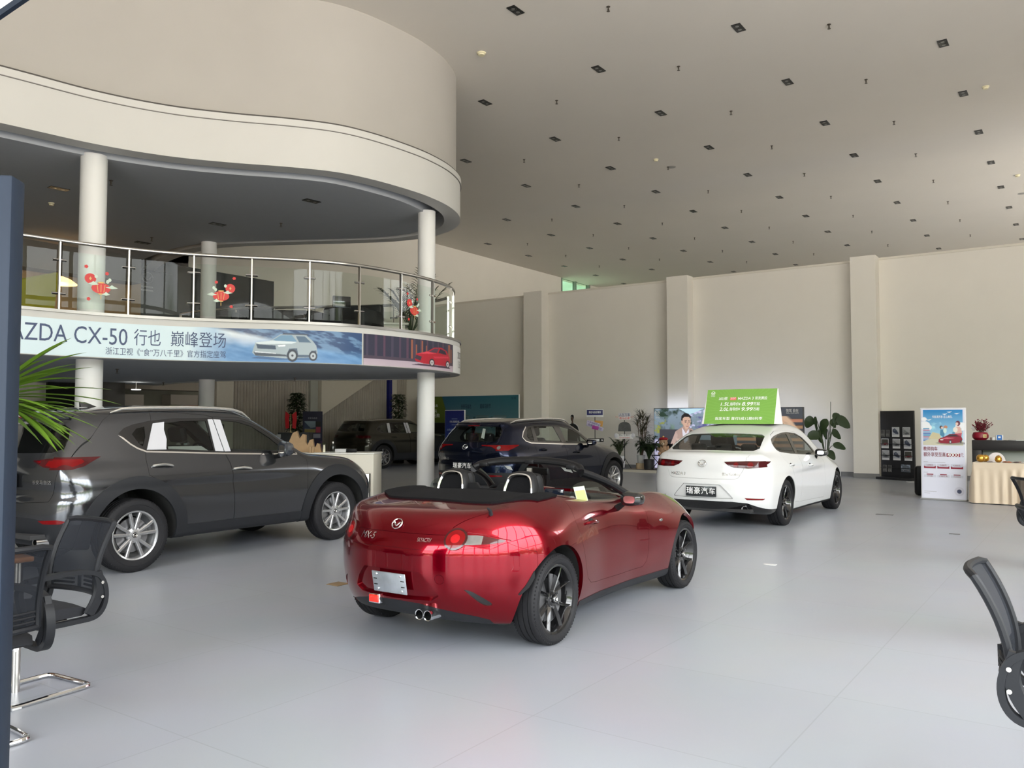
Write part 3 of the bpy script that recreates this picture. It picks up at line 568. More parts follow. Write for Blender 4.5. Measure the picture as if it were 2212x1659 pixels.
def refine(S, f, times=1):                    # conforming subdivision of the triangles near f = 0
    for _ in range(times):
        V, N, T = S; F_ = f(V); L = np.linalg.norm(V[T] - V[T[:, [1, 2, 0]]], axis=2).max(1)
        near = (np.abs(F_[T]).min(1) < L * 1.1) | ((F_[T].min(1) < 0) & (F_[T].max(1) > 0))
        E = np.sort(np.stack([T, T[:, [1, 2, 0]]], 2), 2); key = E[..., 0].astype(np.int64) * len(V) + E[..., 1]
        mk, inv = np.unique(key[near].ravel(), return_index=False, return_inverse=True)
        if len(mk) == 0: return S
        a, b = mk // len(V), mk % len(V); mv = (V[a] + V[b]) / 2; mn = N[a] + N[b]; mn /= np.linalg.norm(mn, axis=1)[:, None]
        pos = np.searchsorted(mk, key); pos = np.clip(pos, 0, len(mk) - 1); has = mk[pos] == key; mid = pos + len(V); cnt = has.sum(1); out = [T[cnt == 0]]
        k = cnt == 3; t, m = T[k], mid[k]; out += [np.stack([t[:, 0], m[:, 0], m[:, 2]], 1), np.stack([t[:, 1], m[:, 1], m[:, 0]], 1), np.stack([t[:, 2], m[:, 2], m[:, 1]], 1), m]
        for r in range(3):
            o = [r, (r + 1) % 3, (r + 2) % 3]
            k = (cnt == 1) & has[:, r]; t, m = T[k][:, o], mid[k][:, r]; out += [np.stack([t[:, 0], m, t[:, 2]], 1), np.stack([m, t[:, 1], t[:, 2]], 1)]
            k = (cnt == 2) & ~has[:, r]; t, m = T[k][:, o], mid[k][:, o]      # edges r+1 and r+2 are split
            out += [np.stack([t[:, 2], m[:, 2], m[:, 1]], 1), np.stack([t[:, 0], t[:, 1], m[:, 2]], 1), np.stack([t[:, 1], m[:, 1], m[:, 2]], 1)]
        S = (np.concatenate([V, mv]), np.concatenate([N, mn]), np.concatenate(out))
    return S
def cut(S, F_):                               # split at F_ = 0: (inside, outside)
    V, N, T = S; s = F_ < 0; c = s[T].sum(1); I, O = [T[c == 3]], [T[c == 0]]; EA, EB = [], []; parts = []
    for want, inside_lone in ((1, True), (2, False)):
        k = np.where(c == want)[0]; t = T[k]; lone = (s[t] == inside_lone).argmax(1); r = np.arange(len(t)); a, b, d = t[r, lone], t[r, (lone + 1) % 3], t[r, (lone + 2) % 3]
        parts.append((a, b, d, inside_lone)); EA += [a, a]; EB += [b, d]
    A = np.concatenate(EA); B = np.concatenate(EB); lo, hi = np.minimum(A, B), np.maximum(A, B); key, inv = np.unique(lo.astype(np.int64) * len(V) + hi, return_inverse=True)
    a, b = key // len(V), key % len(V); t = np.clip(F_[a] / (F_[a] - F_[b] + 1e-12), 0.001, .999)[:, None]; nv = V[a] * (1 - t) + V[b] * t; nn = N[a] * (1 - t) + N[b] * t
    if len(nn): nn /= np.linalg.norm(nn, axis=1)[:, None]
    inv = inv.ravel() + len(V); o = 0
    for a_, b_, d_, il in parts:
        n = len(a_); ab, ad = inv[o:o + n], inv[o + n:o + 2 * n]; o += 2 * n; one = [np.stack([a_, ab, ad], 1)]; two = [np.stack([ab, b_, d_], 1), np.stack([ab, d_, ad], 1)]
        if il: I += one; O += two
        else: O += one; I += two
    VV, NN = np.concatenate([V, nv]), np.concatenate([N, nn]); return compact((VV, NN, np.concatenate(I))), compact((VV, NN, np.concatenate(O)))
def sdpoly(P, x, y):
    d = np.full(x.shape, 1e9); ins = np.zeros(x.shape, bool); n = len(P)
    for i in range(n):
        x0, y0 = P[i]; x1, y1 = P[(i + 1) % n]; ex, ey = x1 - x0, y1 - y0; l = ex * ex + ey * ey
        if l < 1e-12: continue
        t = np.clip(((x - x0) * ex + (y - y0) * ey) / l, 0, 1); d = np.minimum(d, (x - x0 - t * ex) ** 2 + (y - y0 - t * ey) ** 2)
        if y0 != y1: ins ^= ((y0 > y) != (y1 > y)) & (x < ex * (y - y0) / ey + x0)
    return np.where(ins, -1, 1) * np.sqrt(d)
def rnd(P, n=4): return [(p[0], p[1]) for p in cr([(a, b, 0) for a, b in P], n, True)]
def FS(P, ymin=.25, sgn=0, r=0):              # region given by a side-view outline
    def f(V):
        y = np.abs(V[:, 1]) if sgn == 0 else V[:, 1] * sgn; return np.maximum(sdpoly(P, V[:, 0], V[:, 2]) - r, ymin - y)
    return f
def FR_(P, xmax=0.0, sym=True, r=0, front=False): # region given by a rear-view (or front-view) outline
    def f(V):
        y = np.abs(V[:, 1]) if sym else V[:, 1]; return np.maximum(sdpoly(P, y, V[:, 2]) - r, (xmax - V[:, 0]) if front else (V[:, 0] - xmax))
    return f
def FT(P, zmin=.5, sym=True, r=0):
    def f(V):
        y = np.abs(V[:, 1]) if sym else V[:, 1]; return np.maximum(sdpoly(P, V[:, 0], y) - r, zmin - V[:, 2])
    return f
def piece(name, S, m, parent, off=0.0, skirt=.012, sides=False, label=None):
    if sides:
        V = S[0]; c = V[S[2]].mean(1)[:, 1]; out = []
        for sg in (1, -1):
            k = c * sg > 0
            if k.any(): out.append(piece(name, compact((S[0], S[1], S[2][k])), m, parent, off, skirt))
        return out
    V, N, T = S
    if len(T) == 0: return None
    V = V + N * off
    if skirt:
        E = np.concatenate([T[:, [0, 1]], T[:, [1, 2]], T[:, [2, 0]]]); k = np.sort(E, 1); key = k[:, 0].astype(np.int64) * len(V) + k[:, 1]; u, ix, ct = np.unique(key, return_index=True, return_counts=True); B = E[ix[ct == 1]]
        d = V[B[:, 1]] - V[B[:, 0]]; sn = np.cross(d, N[B[:, 0]]); sn /= np.maximum(np.linalg.norm(sn, axis=1), 1e-9)[:, None]; vn = np.zeros_like(V); np.add.at(vn, B[:, 0], sn); np.add.at(vn, B[:, 1], sn)
        bv = np.unique(B); vn = vn[bv]; vn /= np.maximum(np.linalg.norm(vn, axis=1), 1e-9)[:, None]; mp = np.zeros(len(V), int); mp[bv] = np.arange(len(bv)); n0 = len(V); nb = len(bv)
        V = np.concatenate([V, V[bv], V[bv] - N[bv] * skirt]); N = np.concatenate([N, vn, vn]); a, b = mp[B[:, 0]] + n0, mp[B[:, 1]] + n0
        T = np.concatenate([T, np.stack([b, a, a + nb], 1), np.stack([b, a + nb, b + nb], 1)])
    return np_mesh(name, V, T, m, parent, N=N)
# wheels ------------------------------------------------------------------------------------------------
RUBBER = mat('tyre_rubber', (.015, .015, .017), .62, spec=.22, noise=.1, nscale=40, bump=.15)
DISC = mat('brake_disc_iron', (.25, .25, .26), .35, metal=.9, noise=.1)
ALLOY = mat('silver_alloy', (.50, .505, .52), .26, metal=.85, coat=.4, noise=.02)
DARKW = mat('wheel_arch_lining', (.012, .012, .012), .9, noise=.1)
def spoke(b, th0, th1, r0, r1, w0, w1, d0, d1, h=.03, twist=0, n=5):
    rings = []
    for i in range(n + 1):
        t = i / n; r = r0 + (r1 - r0) * t; th = th0 + (th1 - th0) * t; w = w0 + (w1 - w0) * t; d = d0 + (d1 - d0) * t
        c = Vector((math.cos(th) * r, 0, math.sin(th) * r)); tn = Vector((-math.sin(th), 0, math.cos(th))); o = Vector((0, 1, 0))
        rings.append([c + tn * (-w / 2) + o * (d - h), c + tn * (-w / 2) + o * (d - .006), c + tn * (-w * .28) + o * d, c + tn * (w * .28) + o * (d - twist), c + tn * (w / 2) + o * (d - .006 - twist), c + tn * (w / 2) + o * (d - h)])
    b.loft(rings, True, True)
def emblem(b, O, X, Y, r, depth=.006):        # winged badge: an oval ring with a spread V inside
    O, X, Y = Vector(O), Vector(X).normalized(), Vector(Y).normalized(); Z = X.cross(Y)
    b.tube([O + X * r * math.cos(2 * PI * i / 28) + Y * r * .86 * math.sin(2 * PI * i / 28) + Z * depth for i in range(28)], r * .09, 6, True)
    for s in (-1, 1):
        P = cr([(s * .95, .12, 0), (s * .66, .24, 0), (s * .44, .06, 0), (s * .21, -.26, 0), (0, -.40, 0)], 4); b.tube([O + X * p.x * r + Y * p.y * r + Z * depth * 1.3 for p in P], r * .115, 6)
        P = cr([(s * .95, .2, 0), (s * .86, -.2, 0), (s * .6, -.62, 0)], 4); b.tube([O + X * p.x * r + Y * p.y * r + Z * depth for p in P], r * .06, 5)
def wheel(parent, c, side, R, wd, rr, style, mrim, steer=0):
    w = empty('wheel', c, 0); w.parent = parent; w.scale = (1, 1, 1)
    if side < 0: w.rotation_euler = (0, 0, PI + steer)
    else: w.rotation_euler = (0, 0, steer)
    h = wd / 2; t = MB(); ax = (0, 1, 0)       # outer face towards +y of the wheel
    prof = [(rr - .01, h * .55), (rr + .004, h * .80), (rr + .012, h * .93), (rr + (R - rr) * .35, h * 1.0), (rr + (R - rr) * .62, h * 1.0), (R - .022, h * .93), (R - .008, h * .84), (R - .001, h * .74)]
    tread = [(R, h * .66), (R, h * .46), (R - .008, h * .45), (R - .008, h * .39), (R, h * .38), (R, h * .06), (R - .008, h * .05), (R - .008, -h * .02), (R, -h * .03)]
    mir = [(r_, -y_) for r_, y_ in prof[::-1]]; t.lathe(prof + tread + [(R, -h * .40), (R - .008, -h * .41), (R - .008, -h * .47), (R, -h * .48)] + mir, axis=ax, n=72)
    t.tube([(math.cos(a) * (rr + (R - rr) * .5), h * 1.0, math.sin(a) * (rr + (R - rr) * .5)) for a in [2 * PI * i / 60 for i in range(60)]], .0025, 4, True)
    for i in range(72):                        # shoulder blocks of the tread
        a = 2 * PI * i / 72; cc = Vector((math.cos(a), 0, math.sin(a)))
        for sg in (1, -1): t.box(cc * (R - .0125) + Vector((0, sg * h * .78, 0)), (.008, h * .24, .011), R=Matrix.Rotation(-a, 3, 'Y'))
    t.build('tyre', RUBBER, w, ang=40)
    rm = MB(); rm.lathe([(rr + .006, h * .80), (rr + .012, h * .84), (rr + .006, h * .87), (rr - .008, h * .83), (rr - .016, h * .72), (rr - .022, h * .3), (rr - .05, -h * .2), (rr - .04, -h * .8), (rr, -h * .85)], axis=ax, n=64)
    yf = h * .72
    if style == 'ten': 
        for k in range(5):
            a = 2 * PI * k / 5 + PI / 2
            for s in (-1, 1): spoke(rm, a + s * .20, a + s * .25, .055, rr - .012, .030, .034, yf + .0, yf + .012, .03)
        rm.lathe([(.0, yf + .003), (.05, yf + .002), (.075, yf - .006), (.078, yf - .03)], axis=ax, n=30)
    elif style == 'eight':
        for k in range(4):
            a = 2 * PI * k / 4 + PI / 4
            for s in (-1, 1): spoke(rm, a + s * .26, a + s * .40, .045, rr - .008, .020, .020, yf - .02, yf + .008, .04, .012)
        rm.lathe([(.0, yf - .012), (.04, yf - .012), (.06, yf - .02), (.062, yf - .05)], axis=ax, n=30)
    elif style == 'vten':
        for k in range(5):
            a = 2 * PI * k / 5 + PI / 2
            for s in (-1, 1): spoke(rm, a + s * .10, a + s * .27, .05, rr - .006, .030, .022, yf - .015, yf + .006, .035, .006)
        rm.lathe([(.0, yf - .008), (.045, yf - .008), (.062, yf - .014), (.064, yf - .05)], axis=ax, n=30)
    else:
        for k in range(5):
            a = 2 * PI * k / 5 + PI / 2; spoke(rm, a - .05, a - .0, .05, rr - .006, .085, .06, yf - .01, yf + .006, .035, .01); spoke(rm, a + .42, a + .5, .05, rr - .006, .03, .016, yf - .02, yf, .03)
        rm.lathe([(.0, yf - .004), (.045, yf - .004), (.066, yf - .012), (.068, yf - .05)], axis=ax, n=30)
    rm.build('rim', mrim, w, ang=30)
    MB().lathe([(.06, -.01), (rr * .72, -.01), (rr * .72, -.03), (.06, -.03)], (0, h * .35, 0), ax, 40).build('brake_disc', DISC, w)
    ln = MB()
    for k in range(5): a = 2 * PI * k / 5; ln.cyl((math.cos(a) * .057, yf - .03, math.sin(a) * .057), (math.cos(a) * .057, yf - .0, math.sin(a) * .057), .009, 6)
    ln.build('wheel_nuts', DISC, w)
    cp = MB(); cp.lathe([(0, yf + .006), (.026, yf + .005), (.03, yf - .002), (.03, yf - .02)], axis=ax, n=24); cp.build('centre_cap', BLACKG, w)
    em = MB(); emblem(em, (0, yf + .006, 0), (-1, 0, 0), (0, 0, 1), .021, .001); em.build('cap_badge', CHROME, w)
    return w
def carshape(c):
    S = lambda k, sig=.03: Sp(c[k], sig, flat=k in ('XR', 'XF', 'XG', 'W', 'WB', 'HI'))
    Wd, ZT, XR, XF, HI = S('W', .05), S('ZT', .04), S('XR', .012), S('XF', .02), S('HI', .05)
    ZB = S('ZB', .03); ZM = S('ZM', .05); RS = S('RS', .05)
    cab = 'ZR' in c
    if cab: ZR, XG, WB = S('ZR', .06), S('XG', c.get('sg', .02)), S('WB', .05)
    def f(P):
        x, y, z = P.T; ay = np.sqrt(y * y + 1e-5); w0 = Wd(x); zm = ZM(x); zt0 = ZT(x); zb = ZB(x)
        up = np.clip((z - zm) / np.maximum(zt0 - zm, .05), 0, 1.25); dn = np.clip((zm - z) / np.maximum(zm - zb, .05), 0, 1.25)
        w = w0 - HI(x) * up ** c['pu'] - c['lo'] * dn ** 2.2
        for x0, sx, z0, sz, a in c['bulge']: w = w + a * gauss(x, x0, sx) * gauss(z, z0, sz)
        zt = zt0 - c['crown'] * (ay / w0) ** 2.4
        for x0, sx, y0, sy, a in c['top']: zt = zt + a * gauss(x, x0, sx) * gauss(ay, y0, sy)
        f = smax(ay - w, z - zt, RS(x))
        q = np.clip(ay / w0, 0, 1.2)
        f = smax(f, XR(z) + c['cr'] * q ** c.get('pr', 3) - x, c['rr']); f = smax(f, x - XF(z) + c['cf'] * q ** 2.6, c['rf'])
        f = smax(f, zb - z, .05)
        for g in c.get('carve', []): f = g(x, ay, z, f)
        if cab:
            wc = WB(x) - c['tum'] * (z - c['zbelt']); k = smax((ay - wc) * .94, (z - ZR(x) + c['rc'] * ay ** 2), c['rrf'])
            sl = c['ws'][2]; k = smax(k, (x - (c['ws'][0] - sl * (z - c['ws'][1]) - c['wc'] * ay ** 2)) / math.sqrt(1 + sl * sl), c['rw'])
            k = smax(k, (XG(z) + c['gc'] * ay ** 2 - x) * c.get('gn', .75), c['rg']); k = smax(k, c['zbelt'] - .22 - z, .1); f = smin(f, k, c['kb'])
        for g in c.get('add', []): f = g(x, ay, z, f)
        return f
    return f
def place(A, B, wb, yf, name, label, cat='car'):      # A, B: ground points under the right-hand hub faces, rear and front
    d = (B - A); d.z = 0; L = d.length; d.normalize(); left = Vector((-d.y, d.x, 0)); mid = (A + B) / 2; o = mid - d * (L / 2) + left * yf; o.z = A.z
    r = empty(name, o, math.atan2(d.y, d.x), label, cat); r.scale = (L / wb,) * 3; return r, L
SPEC = {}
SPEC['mx5'] = dict(wb=2.31, R=.308, yr=.735, tw=.20, W=[(-.82, .74), (-.6, .80), (-.3, .85), (0, .868), (.35, .845), (.8, .808), (1.2, .808), (1.6, .832), (2.0, .86), (2.31, .868), (2.65, .84), (2.9, .76), (3.12, .6)],
    ZT=[(-.85, .885), (-.72, .905), (-.5, .945), (-.2, .975), (.15, .99), (.45, .985), (.8, .955), (1.2, .935), (1.45, .93), (1.8, .885), (2.31, .80), (2.8, .69), (3.0, .60), (3.12, .5)],
    XR=[(.1, -.55), (.2, -.62), (.3, -.71), (.42, -.765), (.55, -.785), (.66, -.785), (.73, -.765), (.80, -.74), (.86, -.735), (.92, -.745)], XF=[(.15, 2.85), (.3, 3.02), (.5, 3.11), (.62, 3.08), (.8, 2.9)],
    HI=[(-.8, .06), (-.4, .09), (0, .10), (.5, .08), (.9, .05), (1.5, .07), (2.3, .12), (3, .12)], ZB=[(-.8, .26), (-.45, .19), (0, .16), (2.4, .16), (3.1, .2)], ZM=[(-.8, .55), (0, .55), (1, .48), (2.3, .5), (3, .45)], RS=[(-.8, .13), (0, .20), (.9, .13), (2.3, .2), (3.1, .2)],
    pu=2.2, lo=.07, bulge=[(0, .42, .60, .22, .018), (2.31, .42, .6, .2, .02)], crown=.075, top=[(0.05, .5, .66, .17, .05), (2.3, .5, .64, .16, .11)], cr=.43, pr=3.0, rr=.20, cf=.5, rf=.25)
SPEC['cx5'] = dict(wb=2.70, R=.362, yr=.775, tw=.225, W=[(-.95, .86), (-.6, .90), (0, .915), (1.3, .90), (2.7, .925), (3.2, .915), (3.6, .82)],
    ZT=[(-1, 1.10), (-.5, 1.11), (.2, 1.08), (1.0, 1.06), (1.9, 1.08), (2.2, 1.09), (2.6, 1.05), (3.1, 1.0), (3.4, .91), (3.6, .76)],
    XR=[(.2, -.68), (.3, -.79), (.45, -.87), (.6, -.895), (.72, -.89), (.80, -.855), (.95, -.85), (1.06, -.845), (1.15, -.81)], XF=[(.2, 3.45), (.4, 3.56), (.65, 3.60), (.85, 3.50), (1.0, 3.35)],
    HI=[(-.9, .07), (0, .08), (1.3, .06), (2.4, .08), (3.4, .1)], ZB=[(-.95, .33), (-.4, .28), (.5, .29), (2.2, .29), (3.0, .25), (3.6, .26)], ZM=[(-1, .70), (1, .66), (3.6, .6)], RS=[(-1, .12), (0, .10), (2.2, .12), (3.4, .2)],
    pu=2.0, lo=.06, bulge=[(0, .5, .72, .2, .012), (2.7, .5, .7, .2, .015)], crown=.03, top=[(2.7, .6, .66, .2, .03)], cr=.22, pr=2.8, rr=.18, cf=.28, rf=.2,
    ZR=[(-.75, 1.555), (-.4, 1.605), (.2, 1.65), (.8, 1.665), (1.3, 1.645), (1.65, 1.60), (2, 1.52)], XG=[(1.0, -.84), (1.1, -.82), (1.25, -.745), (1.40, -.66), (1.50, -.605), (1.56, -.63), (1.7, -.63)], WB=[(-1, .74), (-.6, .80), (0, .845), (1.2, .85), (2.2, .82)],
    tum=.36, zbelt=1.08, rc=.05, rrf=.16, ws=(2.50, 1.08, 1.78), wc=.38, rw=.10, gc=.22, rg=.10, kb=.05)
SPEC['m3'] = dict(wb=2.726, R=.325, yr=.765, tw=.215, W=[(-1.0, .82), (-.6, .86), (0, .89), (1.3, .875), (2.7, .89), (3.2, .86), (3.6, .7)],
    ZT=[(-1.05, 1.015), (-.9, 1.035), (-.6, 1.05), (-.2, 1.04), (.5, .98), (1.3, .96), (2.0, .97), (2.4, .925), (2.9, .84), (3.3, .74), (3.6, .58)],
    XR=[(.15, -.80), (.25, -.90), (.38, -.975), (.5, -1.0), (.62, -1.0), (.70, -.985), (.80, -.955), (.93, -.945), (1.0, -.96), (1.04, -.975)], XF=[(.15, 3.4), (.35, 3.55), (.55, 3.60), (.75, 3.45)],
    HI=[(-1, .05), (0, .08), (1.3, .07), (2.6, .1), (3.4, .12)], ZB=[(-1, .24), (-.4, .18), (3.0, .16), (3.6, .2)], ZM=[(-1, .62), (1, .58), (3.6, .5)], RS=[(-1, .10), (-.4, .12), (.4, .12), (2.2, .14), (3.4, .2)],
    pu=2.0, lo=.06, bulge=[(0, .5, .62, .2, .014), (2.7, .5, .6, .2, .018)], crown=.045, top=[(2.65, .6, .64, .2, .06)], cr=.26, pr=2.8, rr=.18, cf=.5, rf=.25,
    ZR=[(-.9, 1.06), (-.6, 1.16), (-.2, 1.30), (.2, 1.385), (.6, 1.425), (1.0, 1.445), (1.45, 1.42), (1.9, 1.34)], XG=[(.9, -.88), (1.05, -.66), (1.15, -.45), (1.3, -.05), (1.42, .4)], WB=[(-.9, .66), (-.4, .76), (.2, .82), (1.2, .83), (2.1, .79)],
    tum=.42, zbelt=.97, rc=.06, rrf=.15, ws=(2.45, .97, 2.0), wc=.38, rw=.10, gc=.12, gn=.45, rg=.05, kb=.06, sg=.04)
SPEC['cx30'] = dict(wb=2.655, R=.346, yr=.785, tw=.215, W=[(-.9, .82), (-.5, .87), (0, .895), (1.3, .875), (2.6, .895), (3.1, .87), (3.5, .74)],
    ZT=[(-1, 1.04), (-.5, 1.06), (.2, 1.03), (1.0, 1.0), (1.9, 1.01), (2.2, 1.02), (2.6, .97), (3.0, .90), (3.3, .80), (3.5, .66)],
    XR=[(.2, -.66), (.3, -.76), (.45, -.83), (.6, -.85), (.72, -.845), (.80, -.80), (.9, -.795), (1.0, -.80), (1.06, -.78), (1.12, -.72)], XF=[(.2, 3.35), (.4, 3.46), (.62, 3.49), (.8, 3.38), (1.0, 3.2)],
    HI=[(-.9, .07), (0, .09), (1.3, .07), (2.4, .09), (3.4, .1)], ZB=[(-.9, .30), (-.4, .22), (3.0, .20), (3.5, .24)], ZM=[(-1, .66), (1, .62), (3.6, .56)], RS=[(-1, .12), (0, .12), (2.2, .14), (3.4, .2)],
    pu=2.0, lo=.06, bulge=[(0, .45, .68, .2, .016), (2.65, .5, .66, .2, .018)], crown=.03, top=[(2.6, .6, .64, .2, .04)], cr=.26, pr=2.8, rr=.18, cf=.4, rf=.22,
    ZR=[(-.7, 1.42), (-.3, 1.475), (.2, 1.51), (.8, 1.53), (1.25, 1.515), (1.6, 1.47), (2, 1.38)], XG=[(.95, -.80), (1.05, -.76), (1.15, -.68), (1.28, -.57), (1.38, -.49), (1.42, -.53), (1.6, -.53)], WB=[(-1, .68), (-.5, .77), (0, .81), (1.2, .82), (2.2, .79)],
    tum=.38, zbelt=1.02, rc=.06, rrf=.16, ws=(2.40, 1.02, 1.85), wc=.38, rw=.10, gc=.22, rg=.10, kb=.05)
SPEC['cx50'] = dict(wb=2.815, R=.372, yr=.83, tw=.23, W=[(-.98, .88), (-.6, .93), (0, .95), (1.3, .93), (2.8, .95), (3.3, .93), (3.7, .82)],
    ZT=[(-1, 1.06), (-.5, 1.09), (.2, 1.08), (1.0, 1.06), (1.9, 1.08), (2.3, 1.09), (2.7, 1.07), (3.2, 1.02), (3.5, .92), (3.75, .78)],
    XR=[(.25, -.65), (.35, -.76), (.5, -.84), (.65, -.86), (.76, -.85), (.84, -.81), (.95, -.80), (1.05, -.79), (1.14, -.76)], XF=[(.2, 3.55), (.4, 3.72), (.65, 3.78), (.9, 3.7), (1.1, 3.5)],
    HI=[(-.9, .07), (0, .08), (1.3, .06), (2.4, .07), (3.4, .09)], ZB=[(-.95, .34), (-.4, .26), (3.0, .24), (3.7, .3)], ZM=[(-1, .72), (1, .68), (3.7, .64)], RS=[(-1, .10), (0, .09), (2.2, .10), (3.4, .16)],
    pu=2.0, lo=.05, bulge=[(0, .5, .72, .2, .012), (2.8, .5, .7, .2, .015)], crown=.03, top=[(2.8, .6, .68, .2, .03)], cr=.20, pr=3, rr=.15, cf=.3, rf=.2,
    ZR=[(-.8, 1.50), (-.4, 1.55), (.2, 1.595), (.8, 1.605), (1.3, 1.58), (1.7, 1.51), (2.1, 1.4)], XG=[(1.0, -.78), (1.1, -.76), (1.25, -.66), (1.40, -.56), (1.48, -.52), (1.52, -.56), (1.7, -.56)], WB=[(-1, .76), (-.6, .84), (0, .88), (1.2, .885), (2.3, .86)],
    tum=.34, zbelt=1.08, rc=.05, rrf=.14, ws=(2.30, 1.08, 1.6), wc=.35, rw=.10, gc=.2, rg=.10, kb=.05)
G0 = lambda px, py, z: Vector((*at(px, py, z)[:2], 0))
CARS = {}
CARS['mx5'] = place(G0(1202, 1293, .308), G0(1478, 1196, .308), 2.31, .81, 'convertible_car', 'red open two-seat convertible with black wheels, nearest car in the middle')
CARS['cx5'] = place(G0(289, 1157, .362), G0(722, 1104, .362), 2.70, .85, 'suv_car', 'dark grey SUV with silver roof rails and white door pillar film, at left')
CARS['m3'] = place(G0(1693, 1086, .325), G0(1802, 1058, .325), 2.726, .84, 'sedan_car', 'white sedan with black wheels carrying a green price board on its roof')
CARS['cx30'] = (empty('suv_car', (-.33, 15.36, 0), math.radians(51.5), 'dark navy blue crossover parked behind the red convertible', 'car'), 0)
CARS['cx50'] = (empty('suv_car', (-4.78, 27.09, 0), math.radians(48), 'dark olive SUV in the shade behind the right column', 'car'), 0)
CARS['cx30'][0].scale = (1.03,) * 3
for k, (r, L) in CARS.items(): print('CAR', k, 'measured wheelbase %.3f spec %.3f' % (L, SPEC[k]['wb']), tuple(round(q, 3) for q in r.location), round(math.degrees(r.rotation_euler[2]), 2))
SHAPE = {k: carshape(c) for k, c in SPEC.items()}
BOUNDS = {k: ((c['XR'][0][0] and min(q[1] for q in c['XR']) - .12, 0, .05), (max(q[1] for q in c['XF']) + .12, 1.05, (max(q[1] for q in c['ZR']) if 'ZR' in c else 1.1) + .1)) for k, c in SPEC.items()}
def paintmat(name, base, metal, rough, spec=.5, flake=.12):
    m = mat(name, base, rough, metal=metal, coat=1.0, spec=spec * .6, coatr=.02); m.node_tree.nodes['Principled BSDF'].inputs['Coat IOR'].default_value = 1.31; t = m.node_tree; b = t.nodes['Principled BSDF']
    if flake:
        c = t.nodes.new('ShaderNodeTexCoord'); v = t.nodes.new('ShaderNodeTexVoronoi'); v.inputs['Scale'].default_value = 900; t.links.new(c.outputs['Object'], v.inputs['Vector'])
        mx = t.nodes.new('ShaderNodeMix'); mx.data_type = 'RGBA'; mx.inputs[6].default_value = (*[x * (1 - flake) for x in base], 1); mx.inputs[7].default_value = (*[min(1, x * (1 + flake)) for x in base], 1)
        sp = t.nodes.new('ShaderNodeSeparateColor'); t.links.new(v.outputs['Color'], sp.inputs[0]); t.links.new(sp.outputs[0], mx.inputs[0]); t.links.new(mx.outputs[2], b.inputs['Base Color'])
    return m
RED = paintmat('red_metallic_paint', (.165, .0003, .0065), .78, .19, spec=.08); GREY = paintmat('dark_grey_metallic_paint', (.088, .092, .102), .88, .15); WHT = paintmat('white_pearl_paint', (.63, .635, .64), 0, .35, flake=.02)
NAVY = paintmat('navy_metallic_paint', (.006, .010, .030), .9, .25); OLIVE = paintmat('olive_paint', (.035, .033, .025), .85, .3)
LENS = mat('red_lamp_lens', (.14, .0008, .002), .10, spec=.12, coat=.35, noise=.2, nscale=25); LENSD = mat('smoked_red_lens', (.05, .002, .004), .08, spec=.3, coat=.3, noise=.3, nscale=12); LENSC = mat('clear_lamp_lens', (.17, .165, .16), .12, coat=.4, spec=.3, metal=.4, noise=.25, nscale=30)
CLAD = mat('grey_cladding_plastic', (.016, .017, .020), .48, spec=.25, noise=.08, nscale=25); FABR = mat('black_soft_top_cloth', (.006, .006, .007), .92, spec=.15, noise=.2, nscale=120, bump=.2)
SEATM = mat('black_leather', (.009, .009, .010), .5, spec=.25, noise=.15, nscale=14, bump=.1); LINER = mat('dark_cabin_lining', (.03, .03, .032), .85, noise=.1)
GL_D = glassmat('privacy_glass', (.40, .43, .41)); GL_C = glassmat('clear_car_glass', (.74, .80, .77)); FILM = mat('white_protective_film', (.45, .45, .48), .5, noise=.02)
PLATEM = mat('dark_mirror_plate', (.05, .055, .06), .15, metal=.6, noise=.1); PAPER = mat('paper', (.82, .82, .80), .7, noise=.02)
def lhit(k, o, d, n=400, L=4.0):
    f = SHAPE[k]; o = np.array(o, float); d = np.array(d, float); t = np.linspace(0, L, n); v = f(o + d * t[:, None]); i = int(np.argmax(v < 0)); a, b = t[max(i - 1, 0)], t[i]
    for _ in range(25):
        m = (a + b) / 2
        if f((o + d * m)[None])[0] < 0: b = m
        else: a = m
    p = (o + d * b)[None]; g = grad(f, p)[0]; return Vector(p[0]), Vector(g).normalized()
def rear(k, y, z): return lhit(k, (-1.6, y, z), (1, 0, 0))
def side(k, x, z, s=-1): return lhit(k, (x, s * 1.4, z), (0, -s, 0), L=1.4)
def union(*fs): return lambda V: np.minimum.reduce([f(V) for f in fs])
def inter(*fs): return lambda V: np.maximum.reduce([f(V) for f in fs])
def sgp(v): return math.copysign(abs(v) ** .62, v)
